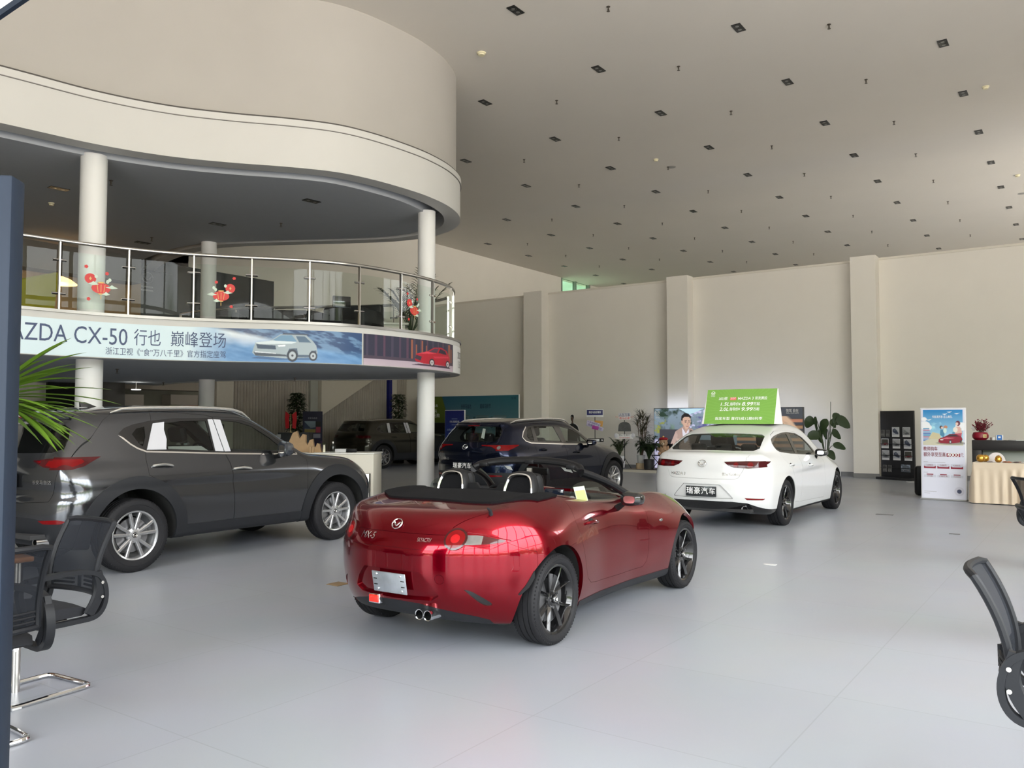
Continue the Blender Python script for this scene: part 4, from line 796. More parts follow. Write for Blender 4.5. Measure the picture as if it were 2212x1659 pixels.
class Car:
    def __init__(s, k, paint, h):
        s.k, s.paint, s.root = k, paint, CARS[k][0]; s.S = surface(SHAPE[k], *BOUNDS[k], h); s.c = SPEC[k]; s.h = h
    def take(s, name, fn, m, off=0., gap=0., skirt=.01, sides=False, ref=1, drop=False):
        S = s.S
        if ref: S = refine(S, fn(S[0]) if False else fn, ref)
        I, s.S = cut(S, fn(S[0]))
        if len(I[2]) == 0: print('EMPTY', s.k, name); return None
        if gap: I = cut(I, fn(I[0]) + gap)[0]
        if drop: return I
        return piece(name, I, m, s.root, off, skirt, sides)
    def arches(s, R, dx=0., dz=0., ymin=.35, lining=.42):
        c = s.c
        for x in (dx, c['wb'] + dx):
            fn = lambda V, x=x: np.maximum(np.hypot(V[:, 0] - x, V[:, 2] - c['R'] - dz) - R, ymin - np.abs(V[:, 1]))
            s.take('', fn, None, drop=True, ref=2)
            for sg in (1, -1):
                b = MB(); A = [math.radians(a) for a in range(-10, 191, 8)]; zc = c['R'] + dz; Rr = R + .006; P = [(x + Rr * math.cos(a), zc + Rr * math.sin(a)) for a in A]
                yo = [side(s.k, px_, max(pz, np.interp(px_, *np.array(c['ZB']).T) + .06), sg)[0].y - sg * .012 for px_, pz in P]
                b.loft([[(p[0], y, p[1]) for p, y in zip(P, yo)], [(p[0], sg * lining, p[1]) for p in P]], False)
                b.add([(x, sg * lining, zc)] + [(p[0], sg * lining, p[1]) for p in P], [(0, i, i + 1) for i in range(1, len(A))]); b.build('wheel_arch_liner', DARKW, s.root)
    def under(s, zs=.0):
        fn = lambda V: np.interp(V[:, 0], *np.array(s.c['ZB']).T) + .012 + zs - V[:, 2]
        fn2 = lambda V: -fn(V); s.take('underbody', fn2, DARKW, ref=0)
    def liner(s, d=.022):
        V, N, T = s.S; np_mesh('inner_shell', V - N * d, T, LINER, s.root, N=N)
    def finish(s, skirt=.01): piece('body', s.S, s.paint, s.root, 0, skirt)
    def clad(s, R, dx, dz, off, ymin=.5):
        for x in (dx, s.c['wb'] + dx): s.take('arch_cladding', lambda V, x=x: np.maximum(np.hypot(V[:, 0] - x, V[:, 2] - s.c['R'] - dz) - R, ymin - np.abs(V[:, 1])), CLAD, off=off, skirt=.02, sides=True, ref=1)
    def wheels(s, rr, style, m, steer=0, ry=None):
        c = s.c
        for x in (0, c['wb']):
            for sg in (1, -1): wheel(s.root, (x, sg * c['yr'], c['R']), sg, c['R'], c['tw'], rr, style, m)
    def plate(s, y, z, w, h, body, size, mt=None, up=None):
        p, n = rear(s.k, y, z); n = Vector((n.x, 0, n.z)).normalized(); Y = Vector((-n.z, 0, n.x)); Y = Y if Y.z > 0 else -Y; X = Vector((0, -1, 0))
        R = Matrix((X, Y, X.cross(Y))).transposed(); b = MB(); b.bbox(p + n * .012, (w, h, .008), .006, R=R); o = b.build('number_plate', mt or PLATEM, s.root)
        if body: lettering('plate_lettering', body, size, p + n * .0165, X, Y, WPRINT, o, bold=.004, space=1.15)
        return o, p + n * .0165, X, Y
    def badge(s, y, z, r):
        p, n = rear(s.k, y, z); X = Vector((0, -1, 0)); X = (X - n * X.dot(n)).normalized(); Y = n.cross(X); b = MB(); emblem(b, p + n * .003, X, Y, r); b.build('badge', CHROME, s.root)
    def word(s, name, body, y, z, size, m=CHROME, width=None, **k):
        v, f = glyphs(body, size, **k); v = np.array(v)
        if width: v[:, 0] *= width / np.ptp(v[:, 0])
        O = np.stack([np.full(len(v), -1.5), y - v[:, 0], z + v[:, 1]], 1); fn = SHAPE[s.k]; a = np.zeros(len(v)); t = np.arange(0, 1.6, .02)
        vals = np.stack([fn(O + np.array([q, 0, 0])) for q in t]); b = t[np.argmax(vals < 0, 0)]; a = b - .02
        for _ in range(12): m_ = (a + b) / 2; ins = fn(O + np.stack([m_, m_ * 0, m_ * 0], 1)) < 0; b = np.where(ins, m_, b); a = np.where(ins, a, m_)
        P = O.copy(); P[:, 0] += a - .004; q = MB(); q.add(P.tolist(), f); q.build(name, m, s.root, smooth=False)
    def handle(s, x0, x1, z, m=None):
        for sg in (-1, 1):
            (p, n), (q, _) = side(s.k, x0, z, sg), side(s.k, x1, z - .01, sg); mid, nn = side(s.k, (x0 + x1) / 2, z, sg); b = MB()
            pts = cr([p - n * .01, p + n * .018 + (q - p) * .08, mid + nn * .034, q + n * .02 - (q - p) * .1, q - n * .01], 5); b.tube(pts, [.013 if 2 < i < len(pts) - 3 else .010 for i in range(len(pts))], 8)
            h = b.build('door_handle', m or s.paint, s.root); b = MB(); b.sphere(mid - nn * .012 + Vector((0, 0, .004)), .05, 16, 8, (1.15, .32, .62)); b.build('handle_recess', BLACKP, h)
    def mirror(s, x, y, z, L=.13, m=BLACKG, w=.19, hh=.11):
        for sg in (-1, 1):
            b = MB(); O = Vector((x, sg * y, z)); rings = []
            for t, a in ((0, .55), (.15, .9), (.5, 1), (.85, .8), (1, .25)):
                rings.append([O + Vector((-.06 + t * L, sg * w / 2 * sgp(math.cos(q)) * a, hh / 2 * sgp(math.sin(q)) * a * (1.06 if math.cos(q) < 0 else .92))) for q in [2 * PI * i / 28 for i in range(28)]])
            b.loft(rings, True, True); mo = b.build('side_mirror', m, s.root)
            b = MB(); b.add([O + Vector((-.062, sg * w / 2 * .50 * sgp(math.cos(2 * PI * i / 28)), hh / 2 * .50 * sgp(math.sin(2 * PI * i / 28)))) for i in range(28)], [tuple(range(28))]); b.build('mirror_glass', CHROME, mo)
            p, n = side(s.k, x + .05, z - .09, sg); b = MB(); b.tube([p - Vector((0, sg * .02, 0)), O + Vector((.02, -sg * w * .35, -.03))], [.03, .018], 8); b.build('mirror_arm', BLACKP, mo)
    def seat(s, x, y, z0=.33, hz=.62, head=True, m=SEATM, w=.48, tilt=.22):
        b = MB(); b.bbox((x + .05, y, z0 + .06), (.5, w, .16), .05); 
        R = Matrix.Rotation(-tilt, 3, 'Y'); b.bbox(Vector((x - .2, y, z0 + .1)) + R @ Vector((0, 0, hz / 2)), (.13, w, hz), .06, R=R)
        if head: b.bbox(Vector((x - .2, y, z0 + .1)) + R @ Vector((0, 0, hz + .12)), (.10, .26, .18), .045, R=R); b.cyl(Vector((x - .2, y - .05, z0 + .1)) + R @ Vector((0, 0, hz - .02)), Vector((x - .2, y - .05, z0 + .1)) + R @ Vector((0, 0, hz + .06)), .007, 6)
        return b.build('seat', m, s.root)
    def steering(s, x, y, z, R=.18):
        b = MB(); r = Matrix.Rotation(-.45, 3, 'Y'); b.tube([Vector((x, y, z)) + r @ Vector((0, R * math.cos(a), R * math.sin(a))) for a in [2 * PI * i / 28 for i in range(28)]], .015, 8, True)
        for a in (0, PI, -PI / 2): b.tube([Vector((x + .02, y, z)), Vector((x, y, z)) + r @ Vector((0, R * math.cos(a), R * math.sin(a)))], .014, 6)
        b.bbox((x + .02, y, z), (.05, .12, .1), .03, R=r); b.build('steering_wheel', SEATM, s.root)
    def cabin(s, fx, rx, zs, wbase, zd, xd, roof=None):
        b = MB(); b.box(((xd - .9) / 2, 0, zs - .10), (xd + .9, 1.3, .04)); b.build('cabin_floor', LINER, s.root)
        for y in (.36, -.36): s.seat(fx, y, zs)
        b = MB(); b.bbox((rx + .05, 0, zs + .06), (.5, 1.25, .18), .05); R = Matrix.Rotation(-.3, 3, 'Y'); b.bbox(Vector((rx - .2, 0, zs + .1)) + R @ Vector((0, 0, .28)), (.13, 1.25, .56), .05, R=R)
        for y in (.38, 0, -.38): b.bbox(Vector((rx - .2, y, zs + .1)) + R @ Vector((0, 0, .64)), (.09, .24, .15), .04, R=R)
        b.build('rear_bench', SEATM, s.root); b = MB(); b.bbox((xd, 0, zd), (.5, 1.35, .26), .08); b.build('dashboard', SEATM, s.root); s.steering(xd - .36, .36, zd + .06)
        b = MB(); b.bbox((xd - .42, 0, zd + .42), (.03, .22, .07), .02); b.build('interior_mirror', BLACKP, s.root)
    def exhaust(s, x, y, z, r, L=.22, m=CHROME):
        b = MB(); b.lathe([(r * .86, 0), (r, .002), (r, -.03), (r * .95, -L), (r * .8, -L)], (x, y, z), (-1, 0, 0), 24); b.lathe([(r * .86, 0), (r * .84, -.12), (0, -.12)], (x, y, z), (-1, 0, 0), 24)
        return b.build('exhaust_pipe', m, s.root)
    def rail(s, x0, x1, y, zf, m, r=.016):
        for sg in (-1, 1):
            P = []
            for i in range(15):
                t = i / 14; x = x0 + (x1 - x0) * t; p, n = lhit(s.k, (x, sg * y, 2.2), (0, 0, -1), L=1.6); P.append(p + Vector((0, sg * .012, min(zf, .25 * min(t, 1 - t) * 3))))
            MB().tube(P, [r * (.35 if i in (0, 14) else .8 if i in (1, 13) else 1) for i in range(15)], 8).build('roof_rail', m, s.root)
# ================================================================ the red convertible
k = 'mx5'; C_ = Car(k, RED, .018)
def lampm(V, pts): return sdpoly(pts, np.abs(V[:, 1]), V[:, 2])
circ = lambda y, z, r: (lambda V: np.maximum(np.hypot(np.abs(V[:, 1]) - y, V[:, 2] - z) - r, V[:, 0] + .3))
ly, lz = .455, .762
C_.take('tail_light_core', circ(ly, lz, .026), mat('bright_red_core', (.34, .003, .006), .15, spec=.2, coat=.5, noise=.15, nscale=60), off=.020, skirt=.012, sides=True, ref=2)
C_.take('tail_light', circ(ly, lz, .054), LENS, off=.015, skirt=.03, sides=True, ref=2)
C_.take('tail_light_ring', circ(ly, lz, .066), mat('deep_red_ring', (.03, .0005, .001), .12, spec=.3, coat=.5, noise=.1), off=.016, skirt=.03, sides=True, ref=2)
C_.take('reversing_light', FR_([(.515, .790), (.57, .789), (.60, .784), (.60, .733), (.56, .730), (.515, .730)], -.3), LENSC, off=-.004, skirt=.01, sides=True, ref=2)
C_.take('tail_light_tip', FR_([(.60, .784), (.66, .768), (.715, .752), (.70, .742), (.655, .735), (.60, .733)], -.3), LENSD, off=-.003, skirt=.01, sides=True, ref=2)
C_.take('tail_light_housing', FR_([(.47, .815), (.58, .798), (.66, .776), (.735, .752), (.70, .732), (.60, .720), (.50, .712), (.44, .70), (.40, .73), (.385, .762), (.40, .80), (.44, .828)], -.3), RED, off=-.010, skirt=.012, sides=True, ref=2)
C_.take('number_plate_recess', FR_([(-.1, .537), (.235, .537), (.30, .47), (.345, .402), (.30, .375), (-.1, .362)], -.4, r=.012), RED, off=-.022, skirt=.02, ref=2)
C_.take('rear_valance', FR_([(-.1, .345), (.2, .336), (.40, .298), (.54, .262), (.60, .235), (.62, .1), (-.1, .1)], -.2), CLAD, off=-.004, ref=2)
C_.take('bumper_vent', FR_(rnd([(.515, .445), (.56, .430), (.635, .365), (.640, .338), (.60, .342), (.53, .424)], 3), -.3), BLACKG, off=-.008, sides=True, ref=2)
C_.take('side_marker', FS([(-.305, .55), (-.36, .455), (-.40, .40), (-.385, .395), (-.335, .44), (-.300, .50)], .5), BLACKP, off=.003, sides=True, ref=2)
C_.take('side_marker', FS([(-.325, .545), (-.35, .50), (-.38, .47)], .5) if False else FS([(2.60, .50), (2.66, .51), (2.66, .47), (2.60, .47)], .5), LENSC, off=.002, sides=True, ref=2)
C_.take('tow_cover', lambda V: np.maximum(np.hypot(V[:, 1] + .375, V[:, 2] - .508) - .03, V[:, 0] + .4), RED, gap=.0015, skirt=.004, ref=3)
C_.arches(.362, -.02, .012)
C_.take('sill_strip', lambda V: np.maximum.reduce([V[:, 2] - .225 - .01 * np.sin(V[:, 0]), .35 - V[:, 0], V[:, 0] - 1.95, .4 - np.abs(V[:, 1])]), CLAD, off=.004, ref=1)
C_.under()
C_.take('', FT([(.24, -.2), (.24, .53), (.30, .60), (.9, .64), (1.38, .64), (1.46, .5), (1.52, .2), (1.53, -.2)], .8), None, drop=True, ref=2)   # cockpit opening
C_.take('soft_top_cover', FT([(-.315, -.2), (-.315, .25), (-.27, .46), (-.18, .585), (-.02, .675), (.10, .675), (.26, .655), (.26, -.2)], .8, r=.01), FABR, off=.014, skirt=.03, ref=2)
C_.liner(.015)
G = .0022
C_.take('trunk_lid', inter(FT([(-.95, -.2), (-.95, .41), (-.64, .42), (-.49, .565), (-.325, .645), (-.325, -.2)], .6), lambda V: .786 - V[:, 2]), RED, gap=G, ref=2, skirt=.014)
C_.take('door', FS([(.31, 1.1), (.297, .92), (.264, .807), (.30, .69), (.345, .57), (.385, .46), (.43, .385), (.50, .342), (.60, .327), (1.0, .318), (1.43, .318), (1.49, .36), (1.513, .453), (1.522, .652), (1.53, .764), (1.50, .83), (1.47, 1.1)], .3), RED, gap=G, ref=2, sides=True, skirt=.014)
C_.take('hood', inter(FT([(1.56, -.2), (1.54, .4), (1.47, .60), (1.9, .60), (2.3, .52), (2.8, .50), (3.4, .5), (3.4, -.2)], .5)), RED, gap=G, ref=2, skirt=.014)
C_.take('rear_bumper', FR_([(-.1, .695), (.36, .690), (.48, .700), (.62, .716), (.72, .738), (.80, .69), (.87, .65), (1.1, .62), (1.1, .05), (-.1, .05)], -.28), RED, gap=.0014, ref=2, skirt=.030)
C_.finish(.030)
C_.wheels(.2286, 'eight', BLACKG)
o, p, X, Y = C_.plate(.0, .462, .29, .142, None, 0, mat('scratched_steel_plate', (.50, .54, .58), .3, metal=.9, noise=.35, nscale=10))
for sx in (-1, 1):
    for sy in (-1, 1):
        MB().cyl(p + X * sx * .105 + Y * sy * .052, p + X * sx * .105 + Y * sy * .052 + X.cross(Y) * .006, .008, 10).build('plate_screw', CHROME, o)
        MB().box(p + X * sx * .118 + Y * sy * .020, (.03, .005, .004), R=Matrix((X, Y, X.cross(Y))).transposed()).build('plate_slot', BLACKP, o)
p, n = rear(k, .155, .335); b = MB(); b.bbox(p + Vector((-.02, 0, 0)), (.05, .085, .05), .006); b.build('fog_light', mat('red_fog_lens', (.75, .02, .01), .2, coat=1, emit=.15, noise=.05), C_.root)
b = MB(); b.bbox(p + Vector((-.014, 0, 0)), (.05, .098, .064), .006); b.build('fog_light_frame', CHROME, C_.root)
for y in (-.215, -.285): C_.exhaust(-.735, y, .268, .034)
C_.badge(.0, .835, .042); C_.word('model_lettering', 'MX-5', .235, .752, .062, shear=.2); C_.word('model_lettering', 'SKYACTIV', -.255, .752, .035, width=.10)
C_.handle(.43, .62, .778); C_.mirror(1.02, .91, .915, .15)
p, n = side(k, 1.76, .675); MB().sphere(p, .03, 12, 6, (1.2, .3, .45)).build('turn_light', LENSC, C_.root)
p, n = lhit(k, (-.47, -.60, 1.4), (0, 0, -1), L=1); MB().tube([p - n * .01, p + Vector((-.015, -.002, .028)), p + Vector((-.045, -.004, .045))], [.016, .012, .006], 8).build('antenna_base', CLAD, C_.root)
# windscreen and frame
hdr = cr([(.88, .525, 1.118), (.93, .48, 1.155), (.985, .29, 1.186), (1.01, 0, 1.196), (.985, -.29, 1.186), (.93, -.48, 1.155), (.88, -.53, 1.118)], 6)
bse = cr([(1.44, .70, .885), (1.52, .60, .905), (1.60, .33, .925), (1.635, 0, .932), (1.60, -.33, .925), (1.52, -.60, .905), (1.44, -.70, .885)], 6)
n = len(hdr); WS = [[a.lerp(b_, t) + Vector((.02, 0, .02)) * math.sin(PI * t) for a, b_ in zip(hdr, bse)] for t in (0, .2, .4, .6, .8, 1)]
MB().loft([[(p.x, p.y, p.z) for p in r] for r in WS], False).build('windscreen', glassmat('windscreen_glass', (.78, .83, .80), .45), C_.root)
fr = MB()
for sg in (0, -1):
    L = [r[sg] for r in WS]; fr.tube([L[0]] + L[1:], [.034, .032, .030, .030, .032, .035], 10)
fr.tube(hdr, .031, 10); fr.build('windscreen_frame', mat('satin_black_frame', (.006, .006, .007), .35, spec=.3, noise=.05), C_.root)
b = MB(); b.tube([p + Vector((-.035, 0, -.008)) for p in hdr[3:-3]], .02, 8)
for y in (-.42, 0, .42): q = min(hdr, key=lambda p: abs(p.y - y)); b.bbox(q + Vector((-.05, 0, -.012)), (.05, .08, .035), .008)
b.build('header_trim', BLACKP, C_.root)
b = MB(); b.bbox((1.08, 0, 1.10), (.03, .22, .062), .02); b.tube([(1.09, 0, 1.11), (1.08, 0, 1.17)], .008, 6); b.build('interior_mirror', BLACKP, C_.root)
b = MB(); b.quad((1.064, .1, 1.075), (1.064, -.1, 1.075), (1.064, -.1, 1.125), (1.064, .1, 1.125)); b.build('mirror_glass', CHROME, C_.root)
for y, w_ in ((.30, .07), (-.27, .09), (-.36, .07)): b = MB(); b.quad((1.01, y, 1.145), (1.01, y - w_, 1.135), (1.035, y - w_ * 1.1, 1.10), (1.04, y - w_ * .2, 1.113)); b.build('paper_tag', PAPER, C_.root)
# cockpit
b = MB(); b.box((.75, 0, .28), (1.6, 1.3, .03)); b.box((.22, 0, .6), (.03, 1.2, .62)); b.box((.8, .66, .58), (1.45, .03, .55)); b.box((.8, -.66, .58), (1.45, .03, .55)); b.box((1.5, 0, .6), (.03, 1.3, .6)); b.bbox((.72, 0, .52), (1.1, .2, .28), .04); b.build('cabin_tub', LINER, C_.root)
for y in (.32, -.32):
    st = C_.seat(.64, y, .36, .48, False, w=.46); b = MB(); R = Matrix.Rotation(-.22, 3, 'Y'); b.bbox(Vector((.54, y, .46)) + R @ Vector((0, 0, .56)), (.12, .27, .26), .055, R=R); b.build('headrest', SEATM, C_.root)
    hp = cr([(.26, y + .135, .93), (.28, y + .125, 1.03), (.30, y + .098, 1.105), (.31, y + .045, 1.13), (.31, y - .045, 1.13), (.30, y - .098, 1.105), (.28, y - .125, 1.03), (.26, y - .135, .93)], 5)
    rg = lambda dx, k_, dz: [(p.x + dx, y + (p.y - y) * k_, p.z + dz) for p in hp]
    MB().loft([rg(0, 1.0, 0), rg(-.006, .94, -.008), rg(0, .86, -.020), rg(.03, .84, -.022)], False).build('roll_hoop_trim', CHROME, C_.root)
    MB().loft([rg(0, 1.0, 0), rg(.02, 1.07, .012), rg(.06, 1.08, .015), rg(.10, 1.0, 0)], False).build('roll_hoop', BLACKP, C_.root)
    b = MB(); q_ = rg(.03, .84, -.022); b.add(q_, [tuple(range(len(q_)))]); b.build('hoop_panel', FABR, C_.root)
b = MB(); b.prism([(-.20, .94), (.20, .94), (.19, 1.04), (.11, 1.045), (.075, 1.005), (-.075, 1.005), (-.11, 1.045), (-.19, 1.04)], .025, (.34, 0, 0), (0, 1, 0), (0, 0, 1)); b.build('wind_blocker', BLACKP, C_.root)
b = MB(); b.bbox((1.40, 0, .80), (.34, 1.28, .17), .07); b.build('dashboard', SEATM, C_.root)
b = MB(); b.bbox((1.24, -.07, .89), (.02, .19, .105), .006); b.build('display_screen', mat('dark_screen', (.01, .014, .025), .1, coat=1, noise=.2), C_.root); C_.steering(1.05, .33, .82, .17)
for sg in (-1, 1):
    P = cr([(.46, sg * .672, .86), (.45, sg * .668, .97), (.50, sg * .664, 1.035), (.66, sg * .66, 1.062), (.88, sg * .66, 1.045), (1.10, sg * .664, .97), (1.30, sg * .672, .88)], 5)
    b = MB(); b.add([(p.x, p.y, p.z) for p in P], [tuple(range(len(P)))]); b.build('door_window', glassmat('door_glass', (.72, .80, .76), 1.6), C_.root, smooth=False)
c = Canvas(.17, .19, 160, (.50, .56, .44)); c.rect(.01, .06, .16, .155, (.42, .52, .12), .8); c.rect(.015, .165, .15, .18, (.5, .55, .5), .6)
for i in range(7): c.rect(.02, .07 + i * .012, .15, .073 + i * .012, (.35, .42, .2), .7)
po = c.plane('price_sheet', (.585, -.675, .865), (1, 0, .0), (-.55, 0, 1), PRINT, C_.root)
# ================================================================ the dark grey SUV
k = 'cx5'; C_ = Car(k, GREY, .024)
DLO = [(-.125, 1.366), (-.06, 1.42), (.04, 1.455), (.219, 1.490), (.5, 1.518), (.987, 1.523), (1.371, 1.500), (1.607, 1.428), (1.873, 1.250), (2.09, 1.100), (1.046, 1.143), (.138, 1.19), (.05, 1.225), (-.013, 1.266)]
C_.take('side_window', FS([(.015, 1.36), (.075, 1.415), (.165, 1.436), (.155, 1.33), (.11, 1.235), (.075, 1.262)], .4), GL_D, off=-.006, sides=True, ref=2)
C_.take('side_window', FS([(.36, 1.205), (.385, 1.30), (.375, 1.40), (.40, 1.47), (.6, 1.490), (.90, 1.495), (.925, 1.17)], .4), GL_D, off=-.006, sides=True, ref=2)
C_.take('side_window', FS([(1.145, 1.158), (1.10, 1.497), (1.3, 1.485), (1.5, 1.432), (1.72, 1.30), (1.93, 1.142), (1.6, 1.145)], .4), GL_C, off=-.006, sides=True, ref=2)
C_.take('pillar_film', FS([(.145, 1.20), (.262, 1.465), (.395, 1.482), (.375, 1.40), (.385, 1.30), (.36, 1.197)], .4), FILM, off=.004, sides=True, ref=2)
C_.take('pillar_film', FS([(.93, 1.508), (.99, 1.510), (1.05, 1.157), (.945, 1.163)], .4), FILM, off=.004, sides=True, ref=2)
C_.take('pillar_film', FS([(1.002, 1.510), (1.09, 1.505), (1.14, 1.155), (1.062, 1.156)], .4), FILM, off=.004, sides=True, ref=2)
C_.take('window_trim', FS(DLO, .4), BLACKG, off=-.002, sides=True, ref=2)
C_.take('chrome_trim', inter(FS(DLO, .4, r=.016), lambda V: V[:, 2] - np.interp(V[:, 0], [-.2, -.06, .03, .14, 1.05, 2.2], [1.38, 1.32, 1.24, 1.192, 1.146, 1.11])), CHROME, off=.002, sides=True, ref=2)
C_.take('windscreen', inter(FR_([(-.1, 1.10), (.62, 1.09), (.70, 1.12), (.60, 1.40), (.52, 1.53), (-.1, 1.565)], 1.2, front=True)), GL_C, off=-.004, ref=2)
C_.take('rear_window', FR_([(-.1, 1.46), (.55, 1.455), (.63, 1.42), (.675, 1.33), (.70, 1.225), (.60, 1.19), (-.1, 1.175)], -.35), GL_D, off=-.006, ref=2)
LF = union(FR_([(.42, 1.115), (.60, 1.135), (.95, 1.150), (.95, 1.030), (.73, 1.040), (.58, 1.058)], -.62), FS([(-1.2, 1.150), (-.33, 1.149), (-.36, 1.135), (-.508, 1.065), (-.62, 1.035), (-1.2, 1.028)], .66))
LI = union(FR_([(.47, 1.11), (.60, 1.118), (.95, 1.130), (.95, 1.055), (.73, 1.055), (.60, 1.070)], -.62), FS([(-1.2, 1.130), (-.45, 1.132), (-.52, 1.09), (-.62, 1.055), (-1.2, 1.05)], .66))
C_.take('tail_light_core', inter(LI, lambda V: np.abs(((np.abs(V[:, 1]) * 1.0 - V[:, 0] * .8) * 6) % 1 - .5) - .30), LENS, off=.002, sides=True, ref=2); C_.take('tail_light', LF, LENSD, off=.003, sides=True, ref=2)
C_.take('rear_reflector', FR_([(.60, .565), (.78, .575), (.84, .56), (.80, .535), (.66, .535)], -.5), LENS, sides=True, ref=2)
LOW = inter(lambda V: V[:, 2] - np.interp(np.abs(V[:, 1]), [0, .5, .75, .9], [.60, .59, .56, .52]), lambda V: V[:, 0] + .3)
C_.arches(.45, -.01, .008)
C_.clad(.575, -.01, .008, .010)
C_.take('sill_cladding', lambda V: np.maximum.reduce([V[:, 2] - .415, .3 - V[:, 0], V[:, 0] - 2.4, .5 - np.abs(V[:, 1])]), CLAD, off=.006, skirt=.02, sides=True, ref=1)
C_.take('lower_bumper', LOW, CLAD, off=-.004, skirt=.01)
C_.take('front_cladding', lambda V: np.maximum.reduce([V[:, 2] - .50, 2.9 - V[:, 0]]), CLAD, ref=1)
C_.take('headlight', FS([(3.10, .86), (3.3, .88), (3.6, .86), (3.6, .79), (3.25, .79)], .45), LENSC, sides=True, ref=1)
C_.under(); C_.liner(.03)
C_.take('door', FS([(.27, 1.60), (.25, 1.50), (.131, 1.21), (.115, 1.10), (.115, .95), (.36, .80), (.50, .60), (.52, .36), (1.155, .35), (1.138, .70), (1.10, 1.03), (1.055, 1.15), (.995, 1.54), (.9, 1.56)], .4), GREY, gap=.003, sides=True, ref=2)
C_.take('door', FS([(.996, 1.54), (1.058, 1.15), (1.103, 1.03), (1.142, .70), (1.158, .35), (2.17, .35), (2.175, .63), (2.215, 1.03), (2.10, 1.11), (1.6, 1.46), (1.37, 1.53)], .4), GREY, gap=.003, sides=True, ref=2)
C_.take('tailgate', inter(FR_([(-.1, 1.62), (.66, 1.56), (.72, 1.40), (.755, 1.22), (.77, 1.14), (.735, .90), (.70, .74), (-.1, .70)], -.10), lambda V: V[:, 0] - np.interp(V[:, 2], [1.1, 1.3, 1.5, 1.56], [-.52, -.42, -.25, -.15])), GREY, gap=.003, ref=2)
C_.take('hood', FT([(2.35, -.2), (2.3, .5), (2.2, .72), (2.6, .74), (3.2, .68), (3.45, .5), (3.5, -.2)], .6), GREY, gap=.003, ref=1)
C_.finish()
C_.wheels(.236, 'ten', ALLOY); C_.rail(-.15, 1.55, .615, .03, mat('satin_silver', (.72, .72, .70), .25, metal=.9, noise=.03), .019)
C_.handle(.17, .40, 1.035, mat('satin_silver')); C_.handle(1.13, 1.37, .965, mat('satin_silver')); C_.mirror(1.78, .985, 1.165, .13, mat('dark_blue_grey_mirror', (.02, .024, .032), .2, coat=1, noise=.03), .20, .185)
C_.exhaust(-.84, -.62, .37, .038); C_.exhaust(-.84, .62, .37, .038); C_.plate(-.10, .93, .44, .14, '瑞豪汽车', .095, up=1); C_.badge(0, 1.10, .06); C_.word('model_lettering', 'CX-5', .5, .92, .07); C_.word('model_lettering', '长安马自达', -.60, .915, .042)
C_.cabin(1.15, .25, .52, .7, 1.0, 2.0)
for sg in (-1, 1): b = MB(); b.quad((.40, sg * .785, 1.168), (.90, sg * .785, 1.160), (.80, sg * .772, 1.222), (.40, sg * .772, 1.228)); b.build('window_paper', PAPER, C_.root)
p, n = lhit(k, (-.02, 0, 2.2), (0, 0, -1), L=1.6); b = MB(); b.loft([[(p.x + a, p.y + w_, p.z + h_) for a, w_, h_ in ((.10, 0, .0), (0, .022, .0), (-.09, .018, 0), (-.09, -.018, 0), (0, -.022, 0))], [(p.x + a, p.y + w_, p.z + h_) for a, w_, h_ in ((-.02, 0, .045), (-.05, .010, .05), (-.10, .006, .052), (-.10, -.006, .052), (-.05, -.010, .05))]], True, True); b.build('antenna_fin', GREY, C_.root)
# spoiler lip and wiper
b = MB(); pts = [rear(k, y, 1.535)[0] + Vector((-.05, 0, -.005)) for y in (-.58, -.4, -.2, 0, .2, .4, .58)]; b.loft([[p + Vector((.14, 0, .03)) for p in pts], [p for p in pts], [p + Vector((.01, 0, -.02)) for p in pts], [p + Vector((.12, 0, -.03)) for p in pts]], False); b.build('roof_spoiler', GREY, C_.root)
p, n = rear(k, 0, 1.535); MB().bbox(p + Vector((-.055, 0, -.008)), (.01, .30, .016), .004).build('brake_light', LENS, C_.root)
# ================================================================ the white sedan
k = 'm3'; C_ = Car(k, WHT, .024)
DLO = [(-.155, 1.16), (-.11, 1.215), (.0, 1.25), (.113, 1.272), (.38, 1.303), (.626, 1.312), (1.0, 1.292), (1.25, 1.225), (1.5, 1.10), (1.70, .965), (1.577, .945), (.9, .972), (.362, 1.0), (-.02, 1.035), (-.10, 1.065), (-.14, 1.11)]
C_.take('side_window', FS([(-.115, 1.15), (-.04, 1.212), (.113, 1.25), (.38, 1.283), (.57, 1.288), (.59, 1.005), (.37, 1.018), (.0, 1.055), (-.08, 1.085)], .4), GL_D, off=-.006, sides=True, ref=2)
C_.take('side_window', FS([(.70, 1.29), (.95, 1.278), (1.2, 1.225), (1.42, 1.12), (1.58, .985), (1.3, .968), (.72, .998)], .4), GL_C, off=-.006, sides=True, ref=2)
C_.take('window_trim', FS(DLO, .4), BLACKG, off=-.002, sides=True, ref=2)
C_.take('rear_window', inter(FT([(-.66, -.2), (-.655, .35), (-.60, .60), (-.50, .655), (-.12, .60), (-.055, .54), (-.04, .2), (-.04, -.2)], 1.0)), mat('dark_glass_edge', (.01, .01, .01), .1) if False else GL_C, off=-.004, ref=2)
C_.take('windscreen', FR_([(-.1, 1.0), (.60, .99), (.68, 1.02), (.58, 1.24), (.50, 1.32), (-.1, 1.36)], 1.2, front=True), GL_C, off=-.004, ref=2)
LF = union(FR_([(.300, .918), (.45, .925), (.60, .930), (.95, .930), (.95, .865), (.76, .845), (.62, .832), (.44, .840), (.36, .868)], -.66), FS([(-1.2, .932), (-.56, .926), (-.60, .905), (-.70, .868), (-.80, .838), (-1.2, .83)], .64))
